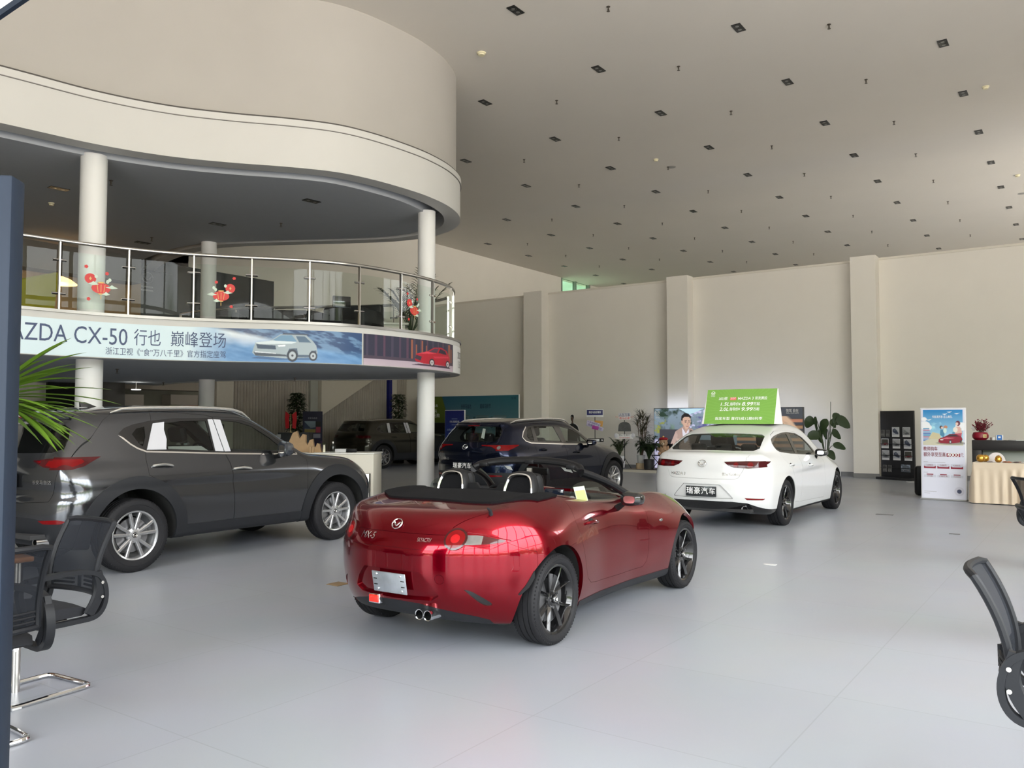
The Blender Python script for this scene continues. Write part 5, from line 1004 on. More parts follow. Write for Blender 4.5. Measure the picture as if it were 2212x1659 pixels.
C_.take('tail_light_core', inter(LF, lambda V: np.minimum(np.hypot(np.abs(V[:, 1]) - .46, V[:, 2] - .882) - .031, np.hypot(np.abs(V[:, 1]) - .64, V[:, 2] - .880) - .036)), LENS, off=.002, sides=True, ref=3); C_.take('tail_light', LF, LENSD, off=.004, sides=True, ref=2)
C_.take('rear_reflector', FR_([(.57, .436), (.80, .427), (.775, .405), (.60, .408)], -.5), LENS, sides=True, ref=2)
C_.arches(.372, -.01, .005)
C_.take('rear_diffuser', lambda V: np.maximum(V[:, 2] - np.interp(np.abs(V[:, 1]), [0, .42, .60, .75, .9], [.382, .38, .365, .30, .25]), V[:, 0] + .3), BLACKG, off=-.006, ref=2)
C_.take('sill_strip', lambda V: np.maximum.reduce([V[:, 2] - .205, .35 - V[:, 0], V[:, 0] - 2.4, .4 - np.abs(V[:, 1])]), BLACKP, ref=1)
C_.take('number_plate_recess', FR_([(-.1, .60), (.26, .60), (.36, .50), (.42, .43), (-.1, .42)], -.6, r=.01), WHT, off=-.02, skirt=.02, ref=2)
C_.under(); C_.liner(.03)
C_.take('trunk_lid', union(inter(FR_([(-.1, 1.3), (.58, 1.3), (.58, .93), (.56, .82), (.50, .705), (.45, .685), (-.1, .68)], -.70)), inter(FT([(-1.2, -.2), (-1.2, .60), (-.8, .60), (-.55, .64), (-.52, -.2)], .98))), WHT, gap=.003, ref=2)
C_.take('door', FS([(-.05, 1.03), (-.03, .93), (.18, .80), (.36, .62), (.40, .30), (.66, .285), (.68, .8), (.665, .98), (.64, 1.33), (.2, 1.33), (.0, 1.28), (-.17, 1.17)], .4), WHT, gap=.003, sides=True, ref=2)
C_.take('door', FS([(.644, 1.33), (.67, .98), (.685, .8), (.665, .285), (1.95, .26), (1.97, .6), (1.93, .85), (1.72, .955), (1.3, 1.24), (1.0, 1.32)], .4), WHT, gap=.003, sides=True, ref=2)
C_.finish()
C_.wheels(.235, 'vten', BLACKG); C_.handle(.08, .24, .845, WHT); C_.handle(.99, 1.15, .808, WHT); C_.mirror(1.50, .95, .985, .14, BLACKG, .2, .12)
C_.exhaust(-.86, -.56, .285, .040); C_.exhaust(-.86, .56, .285, .040); C_.plate(.0, .51, .44, .14, '瑞豪汽车', .10); C_.badge(0, .888, .056); C_.word('model_lettering', 'MAZDA 3', .36, .74, .055); C_.word('model_lettering', '长安马自达', -.40, .752, .048)
C_.cabin(.95, .25, .36, .7, .85, 1.75)
# ================================================================ the navy crossover
k = 'cx30'; C_ = Car(k, NAVY, .028)
DLO = [(-.115, 1.19), (-.06, 1.27), (.05, 1.355), (.16, 1.385), (.40, 1.402), (1.011, 1.400), (1.405, 1.345), (1.66, 1.24), (1.93, 1.09), (1.92, 1.035), (1.077, 1.055), (.072, 1.095), (-.06, 1.13)]
C_.take('side_window', FS([(.0, 1.20), (.05, 1.30), (.13, 1.35), (.19, 1.36), (.17, 1.12), (.06, 1.13)], .4), GL_D, off=-.006, sides=True, ref=2)
C_.take('side_window', FS([(.27, 1.37), (.5, 1.378), (.86, 1.375), (.98, 1.085), (.28, 1.115)], .4), GL_C, off=-.006, sides=True, ref=2)
C_.take('side_window', FS([(1.06, 1.372), (1.36, 1.325), (1.6, 1.235), (1.80, 1.10), (1.82, 1.065), (1.12, 1.08)], .4), GL_C, off=-.006, sides=True, ref=2)
C_.take('window_trim', FS(DLO, .4), BLACKG, off=-.002, sides=True, ref=2)
C_.take('chrome_trim', inter(FS(DLO, .4, r=.018), lambda V: np.minimum(V[:, 2] - np.interp(V[:, 0], [-.2, .07, 1.05, 2.2], [1.12, 1.097, 1.055, 1.03]), V[:, 0] - .06)), CHROME, off=.002, sides=True, ref=2)
C_.take('windscreen', FR_([(-.1, 1.06), (.58, 1.05), (.66, 1.08), (.58, 1.30), (.50, 1.40), (-.1, 1.44)], 1.2, front=True), GL_C, off=-.004, ref=2)
C_.take('rear_window', FR_([(-.1, 1.375), (.50, 1.37), (.56, 1.32), (.60, 1.22), (.56, 1.115), (-.1, 1.095)], -.25), GL_C, off=-.006, ref=2)
LF = union(FR_([(.33, 1.062), (.63, 1.062), (.95, 1.064), (.95, .98), (.70, .965), (.60, 1.0), (.52, 1.035), (.34, 1.045)], -.55), FS([(-1.2, 1.064), (-.26, 1.063), (-.30, 1.045), (-.47, 1.0), (-.60, .968), (-1.2, .96)], .62))
C_.take('tail_light_core', inter(LF, lambda V: np.hypot(np.abs(V[:, 1]) - .66, V[:, 2] - 1.018) - .030), LENSC, off=.002, sides=True, ref=3); C_.take('tail_light', LF, LENS, off=.003, sides=True, ref=2)
C_.arches(.40, -.01, .01)
C_.clad(.50, -.01, .01, .010)
C_.take('sill_cladding', lambda V: np.maximum.reduce([V[:, 2] - .42, .3 - V[:, 0], V[:, 0] - 2.4, .5 - np.abs(V[:, 1])]), CLAD, off=.006, sides=True, ref=1)
C_.take('rear_reflector', FR_([(.52, .56), (.72, .56), (.74, .535), (.54, .53)], -.4), LENS, sides=True, ref=2)
C_.take('lower_bumper', lambda V: np.maximum(V[:, 2] - .60, V[:, 0] + .3), CLAD, off=-.004); C_.take('headlight', FS([(2.95, .84), (3.15, .87), (3.5, .84), (3.5, .77), (3.1, .77)], .45), LENSC, sides=True, ref=1)
C_.under(); C_.liner(.03)
C_.take('tailgate', FR_([(-.1, 1.5), (.55, 1.45), (.62, 1.25), (.64, 1.05), (.62, .85), (.56, .70), (-.1, .66)], -.35), NAVY, gap=.003, ref=1)
C_.take('door', FS([(.22, 1.42), (.14, 1.1), (.14, .9), (.42, .66), (.48, .42), (1.06, .42), (1.05, .9), (1.02, 1.06), (.98, 1.42)], .4), NAVY, gap=.003, sides=True, ref=1)
C_.take('door', FS([(.984, 1.42), (1.026, 1.06), (1.056, .9), (1.066, .42), (2.12, .42), (2.13, .75), (2.05, 1.02), (1.4, 1.37)], .4), NAVY, gap=.003, sides=True, ref=1)
C_.finish(); C_.wheels(.235, 'five', ALLOY); C_.rail(-.28, 1.5, .58, .03, mat('satin_silver'), .018); C_.handle(.24, .44, .965, NAVY); C_.handle(1.25, 1.45, .895, NAVY); C_.mirror(1.74, .95, 1.07, .13, NAVY, .2, .12)
C_.plate(0, .70, .44, .13, '瑞豪汽车', .10); C_.badge(0, 1.02, .055); C_.word('model_lettering', 'CX-30', .46, .815, .06); C_.cabin(1.05, .25, .46, .7, .95, 1.85)
b = MB(); pts = [rear(k, y, 1.40)[0] + Vector((-.05, 0, 0)) for y in (-.5, -.3, 0, .3, .5)]; b.loft([[p + Vector((.14, 0, .035)) for p in pts], [p for p in pts], [p + Vector((.01, 0, -.025)) for p in pts], [p + Vector((.12, 0, -.035)) for p in pts]], False); b.build('roof_spoiler', NAVY, C_.root)
p, n = rear(k, 0, 1.40); MB().bbox(p + Vector((-.056, 0, -.012)), (.01, .26, .014), .004).build('brake_light', LENS, C_.root)
for x in (.42, .52): b = MB(); b.quad((-.48, -.10, 1.18), (-.50, -.19, 1.16), (-.47, -.20, 1.33), (-.45, -.12, 1.34))
b.build('window_paper', PAPER, C_.root)
# ================================================================ the olive SUV in the shade
k = 'cx50'; C_ = Car(k, OLIVE, .035)
C_.take('side_window', FS([(-.16, 1.25), (.0, 1.38), (.22, 1.43), (.22, 1.15), (.0, 1.17)], .4), GL_D, off=-.006, sides=True)
C_.take('pillar_film', FS([(.24, 1.14), (.25, 1.44), (.36, 1.45), (.35, 1.14)], .4), FILM, off=.004, sides=True)
C_.take('side_window', FS([(.38, 1.45), (.94, 1.46), (.98, 1.13), (.38, 1.14)], .4), GL_D, off=-.006, sides=True)
C_.take('pillar_film', FS([(.96, 1.46), (1.03, 1.46), (1.07, 1.12), (1.0, 1.12)], .4), FILM, off=.004, sides=True); C_.take('pillar_film', FS([(1.05, 1.46), (1.14, 1.46), (1.19, 1.12), (1.09, 1.12)], .4), FILM, off=.004, sides=True)
C_.take('side_window', FS([(1.16, 1.46), (1.45, 1.43), (1.75, 1.28), (1.95, 1.12), (1.21, 1.12)], .4), GL_C, off=-.006, sides=True)
C_.take('window_trim', FS([(-.22, 1.25), (-.02, 1.42), (.3, 1.47), (1.1, 1.49), (1.5, 1.46), (1.8, 1.29), (2.05, 1.10), (-.05, 1.13)], .4), BLACKG, off=-.002, sides=True)
C_.take('windscreen', FR_([(-.1, 1.14), (.66, 1.12), (.58, 1.40), (-.1, 1.50)], 1.2, front=True), GL_C, off=-.004); C_.take('rear_window', FR_([(-.1, 1.45), (.62, 1.42), (.68, 1.20), (-.1, 1.17)], -.2), GL_D, off=-.006)
C_.take('tail_light', union(FR_([(.45, 1.06), (.95, 1.06), (.95, .97), (.50, .99)], -.5), FS([(-1.2, 1.06), (-.5, 1.06), (-.6, .97), (-1.2, .97)], .6)), LENSD, sides=True)
C_.arches(.43, 0, .01); C_.clad(.55, 0, .01, .012); C_.take('lower_cladding', lambda V: V[:, 2] - .48, CLAD, off=.004)
C_.liner(.03); C_.take('door', FS([(.26, 1.115), (.25, 1.05), (.5, .75), (.60, .5), (1.14, .5), (1.10, 1.115)], .4), OLIVE, gap=.004, sides=True); C_.take('door', FS([(1.105, 1.11), (1.145, .5), (2.2, .5), (2.18, 1.05), (2.1, 1.09)], .4), OLIVE, gap=.004, sides=True)
C_.finish(); C_.wheels(.26, 'five', mat('dark_alloy', (.25, .25, .26), .25, metal=.8, noise=.05)); C_.handle(.35, .55, 1.0, OLIVE); C_.handle(1.3, 1.5, .98, OLIVE); C_.mirror(1.85, 1.02, 1.18, .13, BLACKG); C_.cabin(1.1, .25, .5, .7, 1.0, 2.0)
# ------------------------------------------------------------------ signs, stands, plants and furniture
Zu = Vector((0, 0, 1))
def rot2(v, a): return Vector((v.x * math.cos(a) - v.y * math.sin(a), v.x * math.sin(a) + v.y * math.cos(a), v.z))
LEAFD = mat('dark_green_leaf', (.022, .045, .014), .45, noise=.35, nscale=6); LEAFP = mat('fresh_palm_leaf', (.10, .185, .018), .4, noise=.3, nscale=5)
LEAFM = mat('dusty_green_leaf', (.05, .075, .028), .5, noise=.35, nscale=6); BARK = mat('brown_bark', (.12, .085, .06), .8, noise=.3, nscale=20); POTG = mat('grey_pot_glaze', (.45, .46, .45), .4, noise=.05); POTW = mat('white_pot_glaze', (.72, .72, .70), .35, noise=.03); POTK = mat('black_pot', (.02, .02, .022), .5, noise=.1)
SOIL = mat('potting_soil', (.03, .022, .015), .95, noise=.3, nscale=40)
def ribbon(b, pts, w, fold=.25, side=None):          # a leaf blade folded along its midrib
    n = len(pts); rows = []
    for i, p in enumerate(pts):
        t = i / (n - 1); a = pts[max(i - 1, 0)]; c = pts[min(i + 1, n - 1)]; d = (c - a).normalized(); s = side or (d.cross(Zu) if abs(d.z) < .97 else Vector((1, 0, 0))); s = (s - d * s.dot(d)).normalized(); up = s.cross(d)
        ww = w * (math.sin(PI * min(1, t * .93 + .07)) ** .7 if callable(w) is False else 1); rows.append([p - s * ww + up * ww * fold, p, p + s * ww + up * ww * fold])
    return b.loft(rows, False)
def bent(base, d, L, droop, n=7):
    d = Vector(d).normalized(); return [base + d * (L * i / n) + Vector((0, 0, -droop * L * (i / n) ** 2)) for i in range(n + 1)]
def frond(b, base, d, L, droop, ll=.28, w=.012, k=16):
    sp = bent(base, d, L, droop, 12); b.tube(sp, [.009 * (1 - i / 14) + .002 for i in range(13)], 5)
    for i in range(k):
        t = .22 + .78 * i / k; j = min(11, int(t * 12)); p = sp[j].lerp(sp[j + 1], t * 12 - j); dd = (sp[j + 1] - sp[j]).normalized(); s = dd.cross(Zu).normalized(); l = ll * (1 - .55 * abs(t - .45) * 1.6)
        for sg in (-1, 1): ribbon(b, bent(p, dd * .75 + s * sg * .8 + Zu * random.uniform(-.15, .2), l, .28, 4), w, .1)
def pot(c, r, h, m, parent, top=1.15, name='pot'):
    b = MB(); b.lathe([(0, 0), (r, 0), (r * (1 + top) / 2, h * .5), (r * top, h), (r * top * .92, h), (r * top * .9, h - .04)], (0, 0, 0), n=28); o = b.build(name, m, parent); o.location = c
    MB().lathe([(0, h - .04), (r * top * .9, h - .04)], n=20).build('soil', SOIL, o); return o
def plant(name, P, label, group=None): return empty(name, P, random.uniform(0, 6), label, 'plant', group)
def bush(P, h, r, label, taper=.6, n=900, ls=.07, z0=.5, m=LEAFD, pm=POTK, name='potted_tree', ph=.4, pr=.2):
    r0 = plant(name, P, label); pot((0, 0, 0), pr, ph, pm, r0); b = MB(); b.tube([(0, 0, ph - .05), (.02, 0, h * .5), (0, .01, h * .9)], [.03, .025, .01], 8); b.build('trunk', BARK, r0); b = MB()
    for i in range(n):
        t = random.random() ** .8; z = z0 + (h - z0) * t; rr = r * (1 - taper * t) * math.sqrt(random.random()) * (.8 + .25 * math.sin(9 * t + i % 3)); a = random.uniform(0, 2 * PI); p = Vector((rr * math.cos(a), rr * math.sin(a), z))
        ribbon(b, bent(p, (math.cos(a), math.sin(a), random.uniform(-.3, .6)), ls * random.uniform(.8, 1.5), .35, 3), ls * .3, .3)
    b.build('foliage', m, r0); return r0
# near palm behind the blue panel
P = Vector((-3.66, 5.55, 0)); r0 = plant('potted_palm', P, 'bright green palm fronds reaching over the grey SUV beside the blue panel'); r0.rotation_euler = (0, 0, 0)
pot((0, 0, 0), .17, .42, POTW, r0); b = MB(); b.tube([(0, 0, .38), (.02, 0, .9), (.05, -.02, 1.55)], [.04, .035, .03], 10); b.build('trunk', BARK, r0)
b = MB(); b2 = MB(); hubs = [(Vector((.16, -.03, 1.66)), .22, 1.02, 1.0), (Vector((.26, .05, 1.60)), -.22, .62, .7), (Vector((.05, .05, 1.74)), .75, .6, .8)]
for hi, (hb, tilt, L, sp) in enumerate(hubs):
    b2.tube([(.05, -.02, 1.50), hb], .012, 6)
    for i in range(19):
        a = -.95 + 1.9 * i / 18; el = tilt + a * (.44 if hi == 0 else .40); az = random.uniform(-.35, .35) - (.15 if hi != 2 else 1.2)
        d = Vector((math.cos(el) * math.cos(az), math.cos(el) * math.sin(az), math.sin(el) + .12)); l = L * random.uniform(.72, 1.05) * (1 - .25 * abs(a))
        ribbon(b, bent(hb, d, l, .14 + .10 * random.random(), 9), .025, .35)
for hi, (az0, L) in enumerate(((1.8, .6), (3.0, .65))):
    hb = Vector((.05 + .1 * math.cos(az0), .1 * math.sin(az0), 1.62))
    for i in range(13):
        a = -.9 + 1.8 * i / 12; d = Vector((math.cos(az0 + a * .5), math.sin(az0 + a * .5), .35 + a * .5)); ribbon(b, bent(hb, d, L * random.uniform(.7, 1), .4, 7), .018, .35)
b.build('fronds', LEAFP, r0); b2.build('leaf_stalks', LEAFM, r0)
# blue panel at the left edge
b = MB(); b.bbox((-.55, 0, 1.14), (1.1, .09, 2.28), .008); o = b.build('partition_panel', mat('slate_blue_panel', (.015, .022, .036), .5, spec=.2, noise=.03)); o.location = (-1.566, 2.60, 0); o.rotation_euler = (0, 0, .12); tag(o, 'tall slate blue partition panel at the left edge of the picture', 'panel')
# ---- mesh chairs
MESHM = mat('black_mesh_fabric', (.016, .018, .023), .75, spec=.15, alpha=.86, noise=.1, nscale=60); CHF = mat('black_chair_plastic', (.015, .016, .019), .42, spec=.22, noise=.1, nscale=25); SEATF = mat('black_seat_fabric', (.014, .015, .019), .9, noise=.2, nscale=60)
def band(b, pts, w, t):                       # flat band swept along a path in the xz plane, w along y
    rows = []
    for i, p in enumerate(pts):
        a = pts[max(i - 1, 0)]; c = pts[min(i + 1, len(pts) - 1)]; d = (c - a).normalized(); n = Vector((-d.z, 0, d.x)); rows.append([p + n * t / 2 + Vector((0, -w / 2, 0)), p + n * t * .62, p + n * t / 2 + Vector((0, w / 2, 0)), p - n * t / 2 + Vector((0, w / 2, 0)), p - n * t / 2 + Vector((0, -w / 2, 0))])
    return b.loft(rows, True, True)
def mesh_chair(loc, deg, label, proto=[None]):
    if proto[0]: r = copy_tree(proto[0])
    else:
        r = empty('office_chair', loc); b = MB(); rows = []
        for i in range(9):
            x = -.22 + .46 * i / 8; e = .02 if i in (0, 8) else 0; rows.append([Vector((x, (.235 - e) * q, .495 - e - .02 * (i / 8 - .5) ** 2 * 4 - .012 * abs(q) ** 4)) for q in [-1 + .2 * k for k in range(11)]] + [Vector((x, (.235 - e) * q, .425 + e)) for q in [1 - .2 * k for k in range(11)]])
        b.loft(rows, True, True); b.build('seat', SEATF, r)
        g = lambda y, t: Vector((-.235 - .03 * (2 * t - 1) ** 2 * .5 - .11 * t ** 1.6 - .035 * (1 - (y / .22) ** 2), y, .53 + .385 * t))
        b = MB(); b.loft([[g(y, t) for y in [-.215 + .043 * k for k in range(11)]] for t in [i / 10 for i in range(11)]], False); b.build('backrest_mesh', MESHM, r)
        b = MB(); loop = [g(-.22, i / 10) for i in range(11)] + [g(-.22 + .044 * k, 1.02) for k in range(1, 10)] + [g(.22, 1 - i / 10) for i in range(11)]; b.tube(loop, .016, 8); b.tube([g(-.22 + .044 * k, .0) for k in range(11)], .016, 8); b.build('backrest_frame', CHF, r)
        b = MB()
        for q in (.08, .14, .20): b.tube([g(y, q) + Vector((-.012, 0, 0)) for y in (-.2, -.12, -.05)], .007, 6); b.tube([g(y, q) + Vector((-.012, 0, 0)) for y in (.05, .12, .2)], .007, 6)
        b.tube([g(0, .02) + Vector((-.01, 0, 0)), g(0, .24) + Vector((-.01, 0, 0))], .01, 6); b.build('lumbar_ribs', CHF, r)
        for y in (-.265, .265):
            b = MB(); band(b, cr([(.17, 0, .665), (.02, 0, .675), (-.14, 0, .672), (-.235, 0, .64), (-.275, 0, .56), (-.268, 0, .47), (-.215, 0, .415), (-.10, 0, .408), (.06, 0, .412), (.15, 0, .44), (.19, 0, .53), (.205, 0, .62), (.17, 0, .665)], 5), .042, .026)
            band(b, cr([(-.225, 0, .66), (-.245, 0, .58), (-.225, 0, .50), (-.18, 0, .43)], 4), .030, .05); o = b.build('armrest', CHF, r); o.location = (0, y, 0)
            for z in (.52, .60): q = MB(); q.cyl((-.25, y * 1.07, z), (-.25, y * 1.09, z), .009, 10); q.build('bolt', STEEL, r)
        b = MB(); L = cr([(-.10, .19, .405), (.10, .19, .405), (.205, .2, .395), (.24, .2, .33), (.245, .2, .15), (.24, .2, .05), (.18, .2, .014), (0, .2, .014), (-.20, .2, .014), (-.245, .185, .014), (-.255, .14, .014)], 5); R = [Vector((p.x, -p.y, p.z)) for p in L][::-1]
        b.tube(L + R, .0125, 10); b.tube([(.06, .19, .405), (.06, -.19, .405)], .011, 8); b.build('sled_base', CHROME, r)
        b = MB()
        for y in (.2, -.2): b.bbox((.17, y, .006), (.05, .03, .012), .003)
        b.build('floor_glides', mat('clear_plastic_glide', (.5, .5, .5), .3, noise=.05), r); proto[0] = r
    r.location = loc; r.rotation_euler = (0, 0, math.radians(deg)); return tag(r, label, 'chair', 'black mesh office chairs')
mesh_chair((-2.60, 3.98, 0), 143, 'black mesh office chair half hidden by the slate blue panel')
mesh_chair((-2.69, 4.66, 0), 240, 'black mesh office chair in front of the grey SUV rear wheel')
mesh_chair((2.19, 3.18, 0), -34, 'black mesh office chair at the right edge, nearest the camera')
mesh_chair((5.60, 8.5, 0), -4, 'black mesh office chair farthest back, before the cream table cloth')
mesh_chair((3.85, 5.55, 0), -14, 'black mesh office chair in the middle of the three at right')
def table(P, rz, label, w=1.2, d=.75):
    r = empty('meeting_table', P, rz, label, 'table'); b = MB(); b.bbox((0, 0, .735), (w, d, .03), .01); b.build('tabletop', mat('orange_wood', (.36, .16, .065), .35, noise=.2, nscale=9), r)
    for x in (-w / 2 + .06, w / 2 - .06):
        for y in (-d / 2 + .06, d / 2 - .06): MB().cyl((x, y, 0), (x, y, .72), .022, 14).build('leg', STEEL, r)
    return r
table(Vector((-3.30, 4.72, 0)), math.radians(143), 'meeting table with orange wood top behind the left office chairs', .98, .72)
# ---- white counter, bin and small things under the mezzanine
A = at(806, 1077, 0); r = empty('reception_counter', A, 0, 'cream white counter standing behind the nose of the grey SUV', 'counter'); r.rotation_euler = (0, 0, math.radians(-4))
b = MB(); b.bbox((-.85, .36, .43), (1.7, .7, .86), .006); b.build('counter_body', mat('cream_laminate', (.72, .68, .58), .4, noise=.02), r); b = MB(); b.bbox((-.85, .36, .875), (1.74, .74, .03), .006); b.build('counter_top', mat('white_laminate', (.8, .78, .72), .3, noise=.02), r)
ct = .892; CT = lambda px, z=ct, dy=.3: Vector(((px - 1106) / F * (A.y + dy), A.y + dy, z))
o = MB().bbox((0, 0, .26), (.13, .2, .52), .01).build('waste_bin', STEEL); o.location = at(800, 1080, 0) + Vector((-.04, -.22, 0)); tag(o, 'narrow steel waste bin in front of the cream counter', 'bin')
o = MB().bbox((0, 0, .035), (.22, .16, .07), .006).build('tissue_box', mat('white_card', (.6, .6, .6), .5, noise=.05)); o.location = CT(738); tag(o, 'white box on the cream counter beside a black box', 'box')
o = MB().bbox((0, 0, .035), (.19, .16, .07), .006).build('storage_box', BLACKP); o.location = CT(760.5); tag(o, 'black box on the cream counter', 'box')
b = MB(); b.lathe([(.0, 0), (.055, 0), (.058, .10), (.05, .13), (.018, .15), (.018, .18)], n=20); o = b.build('glass_bottle', glassmat('bottle_glass', (.85, .9, .9))); o.location = CT(720); MB().lathe([(0, .21), (.022, .21), (.022, .175), (0, .175)], n=14).build('stopper', STEEL, o); tag(o, 'clear glass bottle standing on the cream counter', 'bottle')
r = empty('plant_in_vase', CT(701), 0, 'small green sprig in a pale slanted vase on the counter', 'plant'); MB().lathe([(0, 0), (.03, 0), (.022, .12), (.02, .15)], n=14).build('vase', mat('cream_ceramic', (.7, .66, .5), .3, noise=.03), r); b = MB()
for i in range(26): a = random.uniform(0, 6.28); ribbon(b, bent(Vector((0, 0, .14)), (math.cos(a), math.sin(a), .9), random.uniform(.07, .14), .4, 3), .012, .2)
b.build('leaves', LEAFM, r)
WOODL = mat('light_oak', (.42, .27, .14), .5, noise=.15, nscale=14)
b = MB(); prof = [(-.42, 0), (-.40, .14), (-.30, .38), (-.22, .42), (-.19, .34), (-.16, .27), (-.10, .36), (-.04, .34), (-.04, .20), (0, .14), (.04, .24), (.10, .26), (.12, .12), (.16, .10), (.19, .18), (.24, .16), (.27, .02), (.30, 0)]
b.prism(prof, .10, (0, 0, 0), (1, 0, 0), (0, 0, 1)); o = b.build('wooden_brochure_rack', WOODL); o.location = CT(668, ct, .42); tag(o, 'light oak rack with notched wavy edge on the cream counter', 'rack')
for i, px in enumerate((671, 677)): o = MB().bbox((0, 0, .06), (.05, .05, .12), .004).build('wooden_block', WOODL); o.location = CT(px, ct, .06); tag(o, ('left' if i == 0 else 'right') + ' one of two small oak blocks on the cream counter', 'block')
Pt = at(622, 1030, 0); r = empty('display_table', Pt, 0, 'dark cabinet with a silver label, left of the light oak rack', 'cabinet'); b = MB(); b.bbox((.12, .3, .60), (.85, .5, 1.2), .01); b.build('cabinet_body', mat('charcoal_laminate', (.035, .037, .042), .5, noise=.05), r); b = MB(); b.box((-.28, .04, 1.1), (.12, .01, .1)); b.build('label_plate', mat('silver_label', (.4, .4, .4), .4, noise=.05), r)
r = empty('flag_stand', Pt + Vector((-.02, .3, 1.2)), 0, 'two small red flags on a gilt stand on the dark cabinet', 'flag'); b = MB(); b.cyl((0, 0, 0), (0, 0, .012), .05, 16); b.cyl((0, 0, 0), (0, 0, .22), .006, 8); b.tube([(-.14, 0, .62), (-.05, 0, .50), (.05, 0, .50), (.14, 0, .62)], .006, 6); b.cyl((0, 0, .2), (0, 0, .50), .005, 6); b.build('flag_pole', mat('gilt_metal', (.6, .45, .2), .3, metal=.9, noise=.05), r)
for sg in (-1, 1): b = MB(); b.loft([[(sg * .15, .003, .58), (sg * .03, 0, .50)], [(sg * .165, .01, .38), (sg * .05, -.01, .36)], [(sg * .14, 0, .10), (sg * .04, .01, .12)]], False); b.build('flag', mat('red_flag_cloth', (.62, .01, .02), .6, noise=.1), r)
bush(at(640, 1012, 0), 2.42, .42, 'tall dark leafy tree in a pot behind the red flags', .55, 1300, .10, .75)
bush(Vector(((861 - 1106) / F * 30, 30, 0)), 2.48, .38, 'dark leafy tree in a pot behind the olive SUV', .5, 900, .10, .8)
# info stand with landscape pictures
Pi = at(674, 1022, 0); r = empty('info_stand', Pi, 0, 'dark blue information stand with landscape pictures left of the stairs', 'stand'); s_ = F / Pi.y; wv = 42 / s_; hv = HC + (910 - 889) / s_; b = MB(); b.bbox((0, .02, hv / 2), (wv, .04, hv), .006); b.build('stand_board', mat('navy_board', (.012, .014, .035), .4, noise=.05), r)
c = Canvas(wv, hv, 90, (.018, .018, .045)); y0 = hv - 1.02; n1 = c.noise(4, 21)
c.vgrad(.05, hv - .56, wv * .66, hv - .28, (.14, .16, .2), (.2, .27, .33)); c.poly([(.05, hv - .3), (wv * .4, hv - .48), (wv * .66, hv - .46), (wv * .66, hv - .52), (.05, hv - .5)], (.03, .045, .09)); c.rect(.05, hv - .62, wv * .66, hv - .52, (.22, .17, .06)); c.rect(wv * .68, hv - .62, wv - .05, hv - .45, (.25, .03, .06)); c.rect(wv * .68, hv - .45, wv - .05, hv - .3, (.01, .01, .01))
c.rect(.05, hv - .78, wv - .05, hv - .65, (.22, .22, .27)); c.rect(.05, hv - 1.10, wv - .05, hv - .80, (.02, .012, .035)); c.mix((n1 > .56) * (c.y > hv - 1.1) * (c.y < hv - .8) * .8, (.10, .05, .12)); c.rect(.3, hv - 1.25, wv - .05, hv - 1.12, (.25, .25, .3)); c.rect(.3, .2, wv - .05, hv - 1.3, (.02, .05, .16))
c.plane('printed_sheet', (-wv / 2, -.005, 0), (1, 0, 0), Zu, PRINT, r)
lettering('title', '长安马自达', .055, (0, -.004, hv - .2), (1, 0, 0), Zu, mat('grey_print', (.4, .4, .45), .5, noise=.05), r)
# ---- fluted wall cladding and the stair
def U_(px, z=0): p = atU(px, 900, U_LEFT + .05); return toUV(p.x, p.y)[1]
def flute(name, va, vb, z0, z1, m1, label, off=.05):
    n = int((vb - va) / .115); P = []
    for i in range(n * 6 + 1):
        t = i / 6; v = va + (vb - va) * t / n; d = .055 * abs(math.sin(PI * t)) ** .6; P.append(UV(U_LEFT + off + d, v))
    b = MB(); b.loft([[(p.x, p.y, z0) for p in P], [(p.x, p.y, z1) for p in P]], False); return struct(b.build(name, m1, ang=50))
FL = mat('ribbed_grey_beige_cladding', (.36, .33, .285), .6, noise=.22, nscale=2.2)
flute('wall_cladding', U_(497), U_(905), 0, 3.4, FL, '')
struct(slab('trim_5', (U_LEFT + .02, U_(664)), (U_LEFT + .20, U_(681)), 0, 3.3, mat('grey_green_trim', (.36, .37, .33), .6, noise=.04)))
va, vb, vc = U_(680), U_(783), U_(694); z1, z2 = 2.75, atU(690, 889, U_LEFT + .3).z
b = MB(); q = [UV(U_LEFT + .16, va, 3.3), UV(U_LEFT + .16, vb + .75, 3.3), UV(U_LEFT + .16, va, z2 - .15)]; o = MB().add([tuple(p) for p in q] + [tuple(p + NV * .22) for p in q], [(0, 1, 2), (5, 4, 3), (0, 3, 4, 1), (1, 4, 5, 2), (2, 5, 3, 0)]).build('stair_side_wall', mat('stair_paint', (.56, .52, .44), .7, noise=.03), smooth=False); struct(o)
o = slab('blue_post', (U_LEFT + .12, U_(832)), (U_LEFT + .26, U_(838)), 0, 3.3, mat('deep_blue_paint', (.01, .014, .16), .4, noise=.05)); struct(o)
struct(slab('trim_6', (U_LEFT + .12, U_(838)), (U_LEFT + .24, U_(849)), 0, 3.3, mat('cream_post', (.55, .52, .45), .6, noise=.03)))
struct(slab('trim_7', (U_LEFT + .02, U_(461)), (U_LEFT + .2, U_(497)), 0, 3.3, mat('cream_post')))
